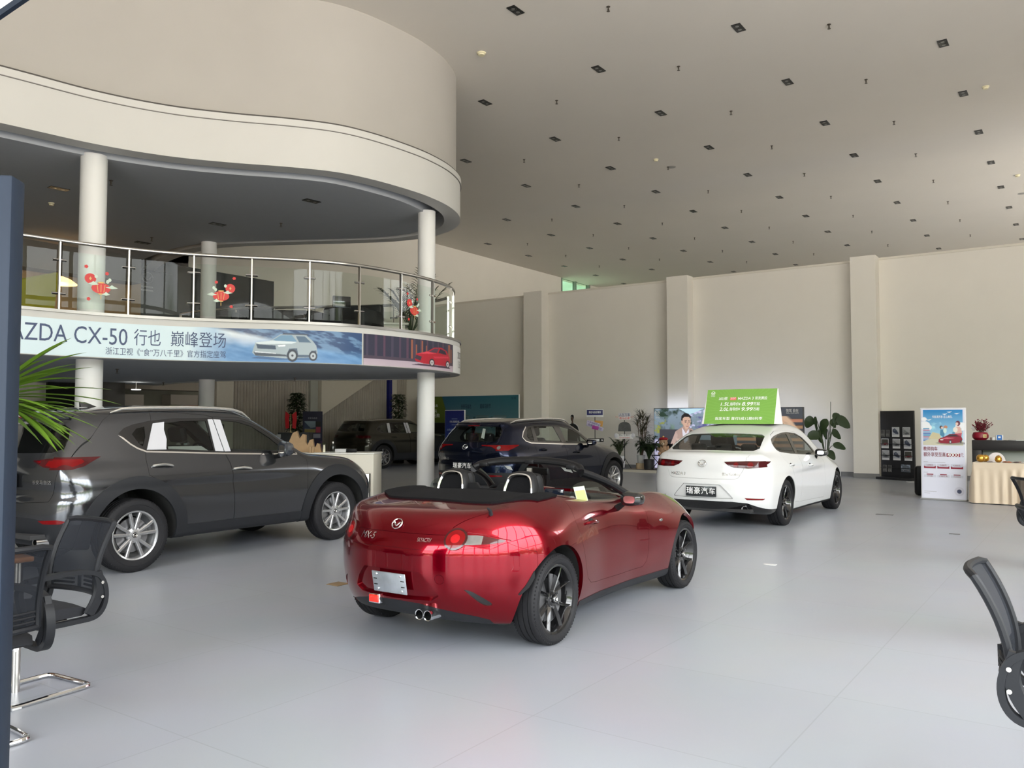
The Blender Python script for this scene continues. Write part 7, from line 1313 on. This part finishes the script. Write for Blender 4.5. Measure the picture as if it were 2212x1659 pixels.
for sg in (-1, 1): b.sphere((sg * .10, 0, .46), .04, 10, 6); b.sphere((sg * .14, -.06, .2), .05, 10, 6, (.8, .8, 1.7)); b.sphere((sg * .09, -.16, .05), .055, 10, 6, (.9, 1.8, .9))
b.build('plush_body', FUR, r); b = MB(); b.sphere((0, -.13, .33), .045, 10, 6); b.build('muzzle', mat('cream_plush', (.6, .48, .36), .95, noise=.1), r); b = MB()
for x_, z_ in ((-.045, .385), (.045, .385), (0, .345)): b.sphere((x_, -.135 if z_ > .35 else -.172, z_), .013, 8, 5)
b.build('eyes_and_nose', BLACKG, r); b = MB(); b.sphere((0, 0, .475), .11, 14, 8, (1.25, 1.1, .5)); b.build('hat', mat('dark_red_felt', (.30, .008, .02), .8, noise=.1), r); MB().sphere((0, -.02, .54), .03, 8, 5).build('hat_ornament', mat('gold_vinyl'), r)
o = MB().tube([(0, 0, .01), (.2, .05, .012), (.35, -.05, .01), (.5, 0, .012), (.62, .1, .03)], .01, 6).build('power_cable', BLACKP); o.location = gp(1392, V_BACK - 1.55, .07); tag(o, 'black cable lying on the stage beside the stump', 'cable')
# brochure rack
A_, B_ = at(1897, 1034, 0), at(1974, 1039, 0); X = (B_ - A_); X.z = 0; w = X.length; s_ = F / A_.y; hv = HC + 22 / s_; r = empty('brochure_rack', A_, math.atan2(X.y, X.x), 'tall black brochure rack with car cards beside the right pilaster', 'rack')
RB = mat('matt_black_board', (.018, .018, .02), .45, noise=.08); b = MB(); b.bbox((w / 2, .12, hv / 2), (w * .94, .06, hv), .006); b.build('back_board', RB, r); b = MB(); b.bbox((w / 2, .06, .03), (w, .34, .06), .006); b.build('base', RB, r)
for q in (960, 985, 1012): z = HC + (910 - q) / s_ * .97; b = MB(); b.bbox((w / 2, .07, z), (w * .9, .06, .012), .003); b.build('ledge', RB, r)
def card(px, py, kind, w_=.205, h_=.25):
    z = HC + (910 - py) / s_; x = (px - 1897) / 77 * w; c = Canvas(w_, h_, 150, (.55, .56, .58)); c.rect(.0, .0, w_, h_ * .16, (.62, .62, .63))
    if kind == 'grey': c.vgrad(.01, h_ * .2, w_ - .01, h_ - .01, (.4, .41, .45), (.48, .49, .52)); c.poly([(.02, h_ * .75), (.08, h_ * .88), (.13, h_ * .7), (w_ - .02, h_ * .38), (w_ - .04, h_ * .26), (.10, h_ * .32), (.02, h_ * .5)], (.05, .06, .10)); c.poly([(.05, h_ * .72), (.08, h_ * .8), (.12, h_ * .66), (.06, h_ * .6)], (.12, .14, .18))
    elif kind == 'scene': n_ = c.noise(4, 5); c.rect(.01, h_ * .22, w_ - .01, h_ - .02, (.20, .21, .21)); c.mix((n_ > .5) * (c.y > h_ * .45) * (c.y < h_ - .02) * .8, (.4, .4, .42)); c.car(.03, h_ * .25, w_ - .06, (.09, .09, .1))
    elif kind == 'red': c.rect(.01, h_ * .22, w_ - .01, h_ - .02, (.06, .06, .05)); c.car(.015, h_ * .32, w_ - .03, (.35, .02, .03)); c.rect(.01, h_ * .2, w_ - .01, h_ * .3, (.3, .3, .3))
    elif kind == 'dim': c.rect(0, 0, w_, h_, (.10, .10, .095)); c.rect(.01, h_ * .55, w_ - .01, h_ - .02, (.06, .06, .06)); c.car(.01, h_ * .2, w_ - .02, (.16, .16, .15))
    else: c.rect(0, 0, w_, h_, (.12, .14, .17)); n_ = c.noise(4, 6); c.mix((n_ > .5) * (c.y > h_ * .5), (.30, .36, .45)); c.car(.02, h_ * .15, w_ - .04, (.2, .22, .25))
    tg = {'grey': 'dark car photo', 'scene': 'landscape photo', 'red': 'red car photo', 'dim': 'dim print', 'blue': 'blue grey cover'}[kind]; row = {True: 'top'}.get(py < 940, 'middle' if py < 965 else 'third' if py < 990 else 'bottom'); col = 'left' if px < 1920 else ('centre' if px < 1945 else 'right')
    bb = MB(); bb.box((0, .004, h_ / 2), (w_, .004, h_)); P_ = Vector((x - w_ / 2, 0, 0)); o = bb.build('brochure', mat('white_card2', (.7, .7, .7), .5, noise=.03)); rz = r.rotation_euler[2]; ex = Vector((math.cos(rz), math.sin(rz), 0)); ey = Vector((-ex.y, ex.x, 0)); o.location = r.location + ex * x + ey * .07 + Zu * (z - h_ / 2); o.rotation_euler = (0, 0, rz)
    c.plane('cover_print', (-w_ / 2, -.001, 0), (1, 0, 0), Zu, PRINT, o); tag(o, 'brochure with ' + tg + ' in the ' + row + ' row, ' + (('left of the pair' if px in (1905, 1908) else 'right of the pair') if kind == 'dim' else col + ' of the black rack'), 'brochure', 'brochures in the black rack')
for px, py, kd in ((1934, 933, 'grey'), (1957, 933, 'scene'), (1910, 957.5, 'red'), (1935, 957.5, 'scene'), (1959, 957.5, 'grey'), (1911, 982.5, 'scene'), (1935.5, 982.5, 'grey'), (1960, 982.5, 'red')): card(px, py, kd)
for px, py in ((1905, 936), (1916, 936), (1908, 1011), (1919, 1011)): card(px, py, 'dim', .10, .18)
card(1954, 1009, 'blue', .25, .19)
# white poster stand
A_, B_ = at(1990, 1077.5, 0), at(2089.5, 1083, 0); X = (B_ - A_); X.z = 0; w = X.length; s_ = F / A_.y; hv = HC + 28 / s_ ; r = empty('poster_stand', A_, math.atan2(X.y, X.x), 'white poster stand with blue sky picture and a red car', 'stand'); lean = .06
hv = 1.76; r.rotation_euler = (-.03, 0, math.atan2(X.y, X.x)); b = MB(); b.bbox((w / 2, .03, hv / 2 + .01), (w, .05, hv), .008); b.build('stand_body', mat('white_enamel', (.72, .72, .75), .3, noise=.02), r); b = MB(); b.bbox((w / 2, .03, .012), (w * 1.0, .22, .024), .004); b.build('foot', GREYP, r)
c = Canvas(w - .04, hv - .03, 170, (.70, .71, .82)); W_, H_ = c.w, c.h; yb = H_ * .595; c.vgrad(.03, yb, W_ - .03, H_ - .02, (.45, .75, .85), (.01, .22, .55)); n1 = c.noise(5, 31); c.mix(np.clip((n1 - .56) * 6, 0, 1) * (c.y > yb + .15) * (c.y < H_ - .25) * .8 * (c.x > .03) * (c.x < W_ - .03), (.45, .80, .88))
for cx_, cy_, rr in ((.06, yb + .38, .10), (.12, yb + .34, .07), (W_ - .06, yb + .36, .10), (W_ - .12, yb + .30, .06), (.05, yb + .5, .05)): c.ell(cx_, cy_, rr, rr * .8, (.85, .86, .9), ((cx_ > .0)))
for k_ in range(8): c.rect(.03, yb + .08 + k_ * .032, .20 - .008 * k_, yb + .105 + k_ * .032, ((.12, .2, .5), (.35, .4, .6), (.5, .2, .3), (.15, .35, .55))[k_ % 4])
for k_ in range(6): c.poly([(W_ - .30 + .02 * k_, yb + .12 + .03 * k_), (W_ - .12, yb + .22 + .025 * k_), (W_ - .05, yb + .2 + .025 * k_), (W_ - .2, yb + .1 + .03 * k_)], ((.1, .3, .45), (.35, .55, .5), (.5, .35, .55), (.15, .25, .5))[k_ % 4])
c.rect(.03, yb, W_ - .03, yb + .07, (.55, .52, .42)); c.poly([(.03, yb + .07), (.22, yb + .14), (W_ * .4, yb + .12), (W_ * .6, yb + .1), (W_ - .03, yb + .08), (W_ - .03, yb), (.03, yb)], (.60, .58, .45)); c.poly([(.12, yb + .12), (.2, yb + .25), (.32, yb + .22), (.36, yb + .12)], (.62, .55, .35)); c.poly([(W_ * .7, yb + .1), (W_ - .1, yb + .18), (W_ - .06, yb + .1)], (.2, .42, .3))
c.poly([(.40, yb + .14), (.33, yb + .2), (.34, yb + .3), (.40, yb + .3), (.41, yb + .2)], (.08, .25, .4)); c.ell(.355, yb + .345, .03, .032, (.08, .05, .06)); c.ell(.37, yb + .335, .02, .022, (.75, .55, .45)); c.ell(.43, yb + .35, .035, .03, (.55, .25, .15)); c.ell(.42, yb + .28, .03, .05, (.6, .8, .75))
c.poly([(.62, yb + .14), (.59, yb + .25), (.61, yb + .36), (.68, yb + .36), (.72, yb + .24), (.67, yb + .13)], (.72, .45, .40)); c.poly([(.58, yb + .22), (.71, yb + .24), (.70, yb + .16), (.61, yb + .18)], (.50, .10, .15)); c.ell(.645, yb + .42, .04, .05, (.14, .03, .06)); c.ell(.628, yb + .41, .024, .03, (.80, .58, .5)); c.ell(.60, yb + .30, .04, .05, (.8, .75, .68))
c.ell(.53, yb + .04, .27, .03, (.1, .1, .1), .6); c.poly([(.30, yb + .06), (.31, yb + .12), (.42, yb + .17), (.50, yb + .215), (.62, yb + .215), (.70, yb + .17), (.72, yb + .12), (.70, yb + .06), (.5, yb + .03), (.34, yb + .04)], (.28, .015, .04)); c.poly([(.44, yb + .17), (.51, yb + .205), (.6, yb + .205), (.66, yb + .17)], (.04, .03, .04)); c.poly([(.34, yb + .12), (.45, yb + .15), (.6, yb + .14), (.45, yb + .12)], (.6, .15, .2)); c.ell(.51, yb + .065, .024, .035, (.05, .05, .06)); c.ell(.51, yb + .065, .013, .02, (.5, .5, .55)); c.ell(.69, yb + .075, .015, .03, (.05, .05, .06)); c.ell(.36, yb + .105, .03, .012, (.8, .7, .7))
for cx_, cy_ in ((.5, H_ - .07), (.42, H_ - .11), (.63, H_ - .10), (.14, H_ - .22), (.8, H_ - .20)): c.poly([(cx_ - .05, cy_ + .01), (cx_, cy_ - .006), (cx_ + .05, cy_ + .02), (cx_, cy_ + .012)], (.88, .9, .92))
MR = (.26, .01, .035); c.rect(W_ * .575, H_ * .468, W_ * .885, H_ * .506, MR)
for k_ in range(3):
    x0_ = W_ * (.05 + .31 * k_); c.rect(x0_, H_ * .355, x0_ + W_ * .28, H_ * .385, (.58, .60, .70)); c.poly([(x0_, H_ * .335), (x0_ + W_ * .28, H_ * .335), (x0_ + W_ * .28, H_ * .364), (x0_ + W_ * .24, H_ * .354), (x0_ + W_ * .04, H_ * .354), (x0_, H_ * .364)], MR); c.rect(x0_, H_ * .235, x0_ + W_ * .28, H_ * .265, (.58, .60, .70)); c.rect(x0_ + W_ * .06, H_ * .262, x0_ + W_ * .22, H_ * .275, MR)
for y_, a_, b_ in ((.408, .04, .14), (.400, .04, .55), (.288, .04, .14), (.078, .05, .34), (.055, .05, .18)): c.rect(W_ * a_, H_ * y_, W_ * b_, H_ * y_ + .005, (.35, .33, .38))
c.ell(W_ * .855, H_ * .09, .085, .085 * 1, (.60, .60, .70)); c.ell(W_ * .855, H_ * .09, .04, .04, (.05, .06, .12)); c.plane('printed_sheet', (.02, -.004, .02), (1, 0, 0), Zu, PRINT, r)
MRI = mat('maroon_ink', (.22, .012, .035), .5, noise=.03); TT = lambda nm, s_, sz, x_, y_, m_, **k_: T(r, nm, s_, sz, .02 + x_ * W_, .02 + y_ * H_, m_, .010, **k_)
TT('picture_text', '书香满芳季 匠心献礼', .055, .49, .908, WPRINT, bold=.006, width=W_ * .47); TT('title', '教师购车', .09, .21, .550, MRI, bold=.004, width=W_ * .33); TT('title', '额外享受至高', .09, .305, .487, MRI, bold=.004, width=W_ * .51); TT('amount', '4000', .10, .73, .487, WPRINT, bold=.008, width=W_ * .27); TT('title', '元', .09, .93, .487, MRI, width=W_ * .07)
for k_, t_ in enumerate(('3,000元', '2,400元', '4,000元')): TT('price_text', t_, .038, .19 + .31 * k_, .371, MRI)
for k_, t_ in enumerate(('5年0息', '1,200元/年', '10,000元')): TT('price_text', t_, .034, .19 + .31 * k_, .249, MRI)
o = MB().bbox((0, 0, .30), (.22, .16, .60), .06).build('floor_bag', BLACKP); o.location = A_ + Vector((.36, .75, 0)); tag(o, 'dark bag on the floor behind the white poster stand', 'bag')
o = MB().tube(cr([(0, 0, .012), (.12, -.06, .012), (.3, -.03, .012), (.42, .04, .012), (.46, .12, .12)], 5), .011, 6).build('power_cable', mat('white_cable', (.6, .6, .6), .5, noise=.02)); o.location = at(1958, 1042, 0); tag(o, 'white cable on the floor by the foot of the brochure rack', 'cable')
# cream covered table, gold fruit and the black console behind
A_ = at(2097, 1087, 0); tw, td = 2.3, .65; TE = NV.copy(); TN = AV.copy(); r = empty('folding_table', A_ + TE * (tw / 2 + .05) + TN * (td / 2), ROOMZ, 'long folding table hidden under the cream satin cloth', 'table'); b = MB(); b.box((0, 0, .735), (tw, td, .02)); b.build('tabletop', GREYP, r)
for x in (-tw / 2 + .1, tw / 2 - .1):
    for y in (-td / 2 + .08, td / 2 - .08): MB().cyl((x, y, 0), (x, y, .725), .014, 10).build('leg', STEEL, r)
SAT = mat('cream_satin', (.60, .49, .37), .38, noise=.06, nscale=4, sheen=.3); b = MB(); per = []
def per_pt(s):                                # walk round the table edge
    a = [(-tw / 2, td / 2), (-tw / 2, -td / 2), (tw / 2, -td / 2), (tw / 2, td / 2)]; L = [td, tw, td, tw]; k = 0
    while s > L[k] and k < 3: s -= L[k]; k += 1
    p, q = a[k], a[(k + 1) % 4]; t = s / L[k]; d = Vector((q[0] - p[0], q[1] - p[1], 0)).normalized(); return Vector((p[0] + (q[0] - p[0]) * t, p[1] + (q[1] - p[1]) * t, 0)), Vector((d.y, -d.x, 0)) * -1
n = 520; tot = 2 * (tw + td); rows = []
for zi, z in enumerate((.752, .748, .70, .655, .645, .6, .45, .3, .15, .015)):
    row = []
    for i in range(n):
        s = tot * i / n; p, nn = per_pt(s); ph = s * 2 * PI / .135 + 1.1 * math.sin(s * 3.1); am = 0 if z > .65 else .028 * min(1, (.66 - z) / .25) * (.7 + .5 * math.sin(s * 5.3)); bs = .006 if z > .69 else .012; row.append(p - nn * (bs + am * (1 + math.sin(ph)) + (.75 - z) * .05) + Vector((0, 0, z)))
    rows.append(row)
b.loft(rows, True); b.add([tuple(p) for p in rows[0]], [tuple(range(n))]); o = b.build('tablecloth', SAT, ang=50); o.location = r.location; o.rotation_euler = (0, 0, ROOMZ); tag(o, 'pleated cream satin cloth draped to the floor over the table', 'tablecloth')
def on_line(px, P0, dy, z):
    q = (px - 1106) / F; B0 = P0 + TN * dy; t = (q * B0.y - B0.x) / (TE.x - q * TE.y); p = B0 + TE * t; return Vector((p.x, p.y, z))
TP = lambda px, dy, z=.753: on_line(px, A_, dy, z)
GOLD = mat('gold_lacquer', (.72, .40, .07), .22, metal=.85, noise=.06)
def apple(P, r_, label, sq=1.0): b = MB(); b.lathe([(.001, .12 * r_), (r_ * .35, .02 * r_), (r_ * .85, .35 * r_), (r_, .95 * r_), (r_ * .85, 1.55 * r_), (r_ * .45, 1.85 * r_ * sq), (.001, 1.72 * r_ * sq)], n=28); o = b.build('gold_apple', GOLD, ang=80); o.location = P; MB().tube([(0, 0, 1.7 * r_ * sq), (.01, 0, 2.0 * r_ * sq)], .004, 6).build('stem', BARK, o); tag(o, label, 'ornament')
apple(TP(2115.5, .2), .075, 'shiny gold apple ornament at the left end of the table'); apple(TP(2125, .36), .07, 'gold apple ornament just behind the leftmost one'); apple(TP(2153.5, .18), .06, 'slim gold ornament alone before the white half disc', 1.15)
b = MB(); b.prism([(.17 * math.cos(PI * i / 24), .175 * math.sin(PI * i / 24)) for i in range(25)], .02, (0, 0, 0), (1, 0, 0), (0, 0, 1)); o = b.build('half_disc_board', mat('pinkish_white_card', (.66, .62, .62), .5, noise=.02), smooth=False); o.location = TP(2148, .45); tag(o, 'white half disc board standing on the cream table', 'board')
for i, (px, dy, cc, nm) in enumerate(((2136, .15, (.35, .3, .3), 'grey'), (2168, .2, (.35, .12, .06), 'brown'), (2176, .12, (.5, .2, .12), 'orange brown'), (2184, .2, (.5, .45, .42), 'pale'), (2192, .15, (.12, .08, .08), 'dark'), (2200, .2, (.4, .3, .26), 'tan'), (2208, .14, (.7, .7, .7), 'white'))):
    b = MB(); b.lathe([(0, 0), (.045, .004), (.05, .012), (.03, .022), (0, .02 + .006 * (i % 3))], n=9); o = b.build('paper_flower', mat('paper_' + nm.replace(' ', '_'), cc, .8, noise=.2)); o.location = TP(px, dy, .754); tag(o, 'flat ' + nm + ' paper flower lying on the cream table', 'decoration')
K0 = Vector(((2097 - 1106) / F * 17.0, 17.0, 0)); r = empty('display_console', K0, ROOMZ, 'black framed console with pale panel behind the cream table', 'console'); zk = HC - (951 - 910) / (F / 17.0)
b = MB(); b.bbox((1.25, .25, zk - .10), (2.5, .5, .20), .008); b.bbox((.085, .25, (zk - .2) / 2), (.17, .5, zk - .2), .006); b.bbox((2.4, .25, (zk - .2) / 2), (.2, .5, zk - .2), .006); b.build('console_frame', mat('charcoal_console', (.028, .026, .028), .4, noise=.05), r); b = MB(); b.bbox((1.25, .3, (zk - .2) / 2), (2.2, .03, zk - .2), .004); b.build('pale_panel', mat('pale_green_panel', (.42, .45, .41), .3, noise=.03), r)
KT = lambda px, dy=.2: on_line(px, K0, dy, zk); P = KT(2116); r = empty('flower_pot', P, 0, 'round dark red pot with berry branches on the black console', 'plant'); MB().lathe([(0, 0), (.10, 0), (.148, .05), (.152, .10), (.13, .155), (.10, .165), (.09, .15)], n=28).build('pot', mat('dark_red_lacquer', (.25, .008, .025), .35, noise=.04), r)
b = MB(); b.box((0, -.155, .085), (.07, .012, .07)); b.build('gold_label', mat('pale_gold', (.75, .62, .3), .4, noise=.03), r); lettering('label_text', '福', .055, (0, -.162, .083), (1, 0, 0), Zu, mat('brown_ink', (.2, .09, .02), .5, noise=.02), r, 0)
b = MB(); sb = MB()
for i in range(60):
    a = random.uniform(0, 6.28); e_ = random.uniform(.8, 3.5); d = Vector((math.cos(a), math.sin(a), e_)).normalized(); L = random.uniform(.2, .33); sb.tube([(0, 0, .12), Vector((0, 0, .12)) + d * L], .0025, 4)
    for k_ in range(7): b.sphere(Vector((0, 0, .12)) + d * L * (.45 + .09 * k_) + Vector((random.uniform(-.02, .02), random.uniform(-.02, .02), random.uniform(-.02, .02))), .011, 6, 4)
bo_ = b.build('berries', mat('dark_red_berries', (.16, .004, .02), .5, noise=.1), r); bo_['kind'] = 'stuff'; sb.build('twigs', BARK, r); b = MB()
for x_, z_ in ((-.16, .26), (-.13, .22), (.17, .27), (.14, .2)): b.sphere((x_, 0, z_), .035, 10, 5, (1, .2, 1))
b.build('silver_leaves', mat('silver_leaf', (.45, .43, .42), .5, noise=.05), r)
o = MB().bbox((0, 0, .03), (.075, .09, .06), .004).build('card_box', mat('white_card2')); o.location = KT(2143); tag(o, 'small white box on the console beside the red pot', 'box')
r = empty('table_sign', KT(2157), 0, 'small white stand with a blue square sign on the console', 'sign'); b = MB(); b.bbox((0, 0, .055), (.15, .02, .11), .004); b.build('sign_body', mat('white_card2'), r); b = MB(); b.box((-.01, -.012, .056), (.10, .004, .10)); b.build('blue_face', mat('bright_blue_print', (.03, .16, .50), .4, noise=.05), r); b = MB(); b.box((-.01, -.015, .062), (.05, .003, .035)); b.build('white_icon', WPRINT, r)
o = MB().bbox((0, 0, .006), (.4, .25, .012), .004).build('paper_stack', mat('white_card2')); o.location = KT(2206); tag(o, 'flat stack of white paper on the console', 'paper')
# green price board on the sedan's roof
M3 = CARS['m3'][0]; sc = M3.scale[0]; cz, sz = math.cos(M3.rotation_euler[2]), math.sin(M3.rotation_euler[2])
def m3w(x, y, z): return M3.location + Vector((cz * x - sz * y, sz * x + cz * y, z)) * sc
xr_ = .66; zt_ = lhit('m3', (xr_, 0, 2.2), (0, 0, -1), L=1.6)[0].z; O = m3w(xr_, 0, zt_ + .002); r = empty('price_board', O, M3.rotation_euler[2] - PI / 2, 'green tent price board standing on the white sedan roof', 'sign')
Wb, Hb, D0, D1 = 1.13, .55, .21, .02
b = MB(); fp = [(-Wb / 2 - .035, -D0, 0), (Wb / 2 - .0, -D0, 0), (Wb / 2, -D1, Hb), (-Wb / 2, -D1, Hb)]; bp = [(-Wb / 2 - .035, D0, 0), (Wb / 2, D0, 0), (Wb / 2, D1, Hb), (-Wb / 2, D1, Hb)]
b.add(fp + bp, [(0, 1, 2, 3), (5, 4, 7, 6), (1, 5, 6, 2), (4, 0, 3, 7), (3, 2, 6, 7), (4, 5, 1, 0)]); b.build('tent_card', mat('white_foam_board', (.78, .77, .76), .5, noise=.02), r, False)
nrm = Vector((0, -Hb, D0 - D1)).normalized() if False else Vector((0, -Hb, -(D1 - D0))).normalized(); Yv = Vector((0, D0 - D1, Hb)).normalized(); Hs = math.hypot(D0 - D1, Hb); Of = Vector((-Wb / 2 - .0, -D0, 0)) + nrm * .003
c = Canvas(Wb, Hs, 150, (.19, .40, .07)); ang = np.arctan2(c.y - Hs * .4, c.x - Wb * .5); c.mix((np.sin(ang * 60) > .6) * .18, (.26, .5, .12)); c.rect(.295 * Wb * 1.0 + .055, Hs - .185, .295 * Wb + .155, Hs - .135, (.75, .04, .03)); c.plane('green_print', Of, (1, 0, 0), Yv, PRINT, r)
def GT(nm, s, size, x, y, **k): return lettering(nm, s, size, Of + Vector((x, 0, 0)) + Yv * y, (1, 0, 0), Yv, k.pop('m', WPRINT), r, .003, **k)
GT('headline', '2023款', .058, .275, Hs - .16, bold=.01, width=.15, shear=.15); GT('headline', '次世代', .045, .44, Hs - .16, bold=.01, width=.09); GT('headline', 'MAZDA 3', .062, .645, Hs - .16, bold=.005, width=.25, shear=.1); GT('headline', '昂克赛拉', .055, .89, Hs - .16, bold=.008, width=.19)
for k_, (a_, p_) in enumerate((('1.5L', '8.99'), ('2.0L', '9.99'))): y = Hs - .255 - k_ * .085; GT('price_text', a_, .080, .31, y, bold=.01, width=.15, shear=.15); GT('price_text', '指导价¥', .058, .485, y, bold=.01, width=.17); GT('price_text', p_, .082, .68, y, bold=.015, width=.18, shear=.15); GT('price_text', '万起', .055, .83, y, bold=.01, width=.10)
GT('terms_text', '指定车型 首付5成12期0利率', .052, .56, .085, bold=.012, width=.76, space=1.1)
e = MB(); emblem(e, Of + Vector((.10, 0, 0)) + Yv * (Hs - .06), (1, 0, 0), Yv, .03, .003); e.build('emblem', WPRINT, r); GT('logo_text', 'MAZDA', .022, .10, Hs - .095, width=.07); GT('logo_text', '长安马自达', .02, .10, Hs - .118, width=.07, bold=.006)
# floor plates and a far pale strip
for px, py, l, cc in ((730, 1262, 'small brown floor marker left of the red convertible', (.22, .15, .08)), (1663, 1220, 'white floor marker strip right of the red convertible', (.6, .6, .6)), (2062, 1154, 'grey floor socket lid near the white poster stand', (.12, .12, .12)), (1911, 1112, 'grey floor socket lid in front of the brochure rack', (.13, .13, .13))):
    o = MB().bbox((0, 0, .003), (.15, .15, .006) if 'brown' in l else (.13, .07, .006) if 'white' in l else (.26, .10, .006), .002, rz=ROOMZ).build('floor_plate', mat('plate_%d' % px, cc, .5, noise=.05)); o.location = at(px, py, 0); tag(o, l, 'floor plate')

b = MB(); b.box((0, 0, 0), (1.2, .03, .05), R=Matrix.Rotation(-.62, 3, 'Y')); o = b.build('hanging_board_edge', mat('white_enamel')); o.location = atY(2, 12, 4.6); MB().box((0, 0, 0), (1.2, .032, .03), R=Matrix.Rotation(-.62, 3, 'Y')).build('blue_underside', mat('slate_blue_panel'), o).location = (.022, 0, -.035); tag(o, 'white slanted edge of a hanging board in the top left corner', 'board')
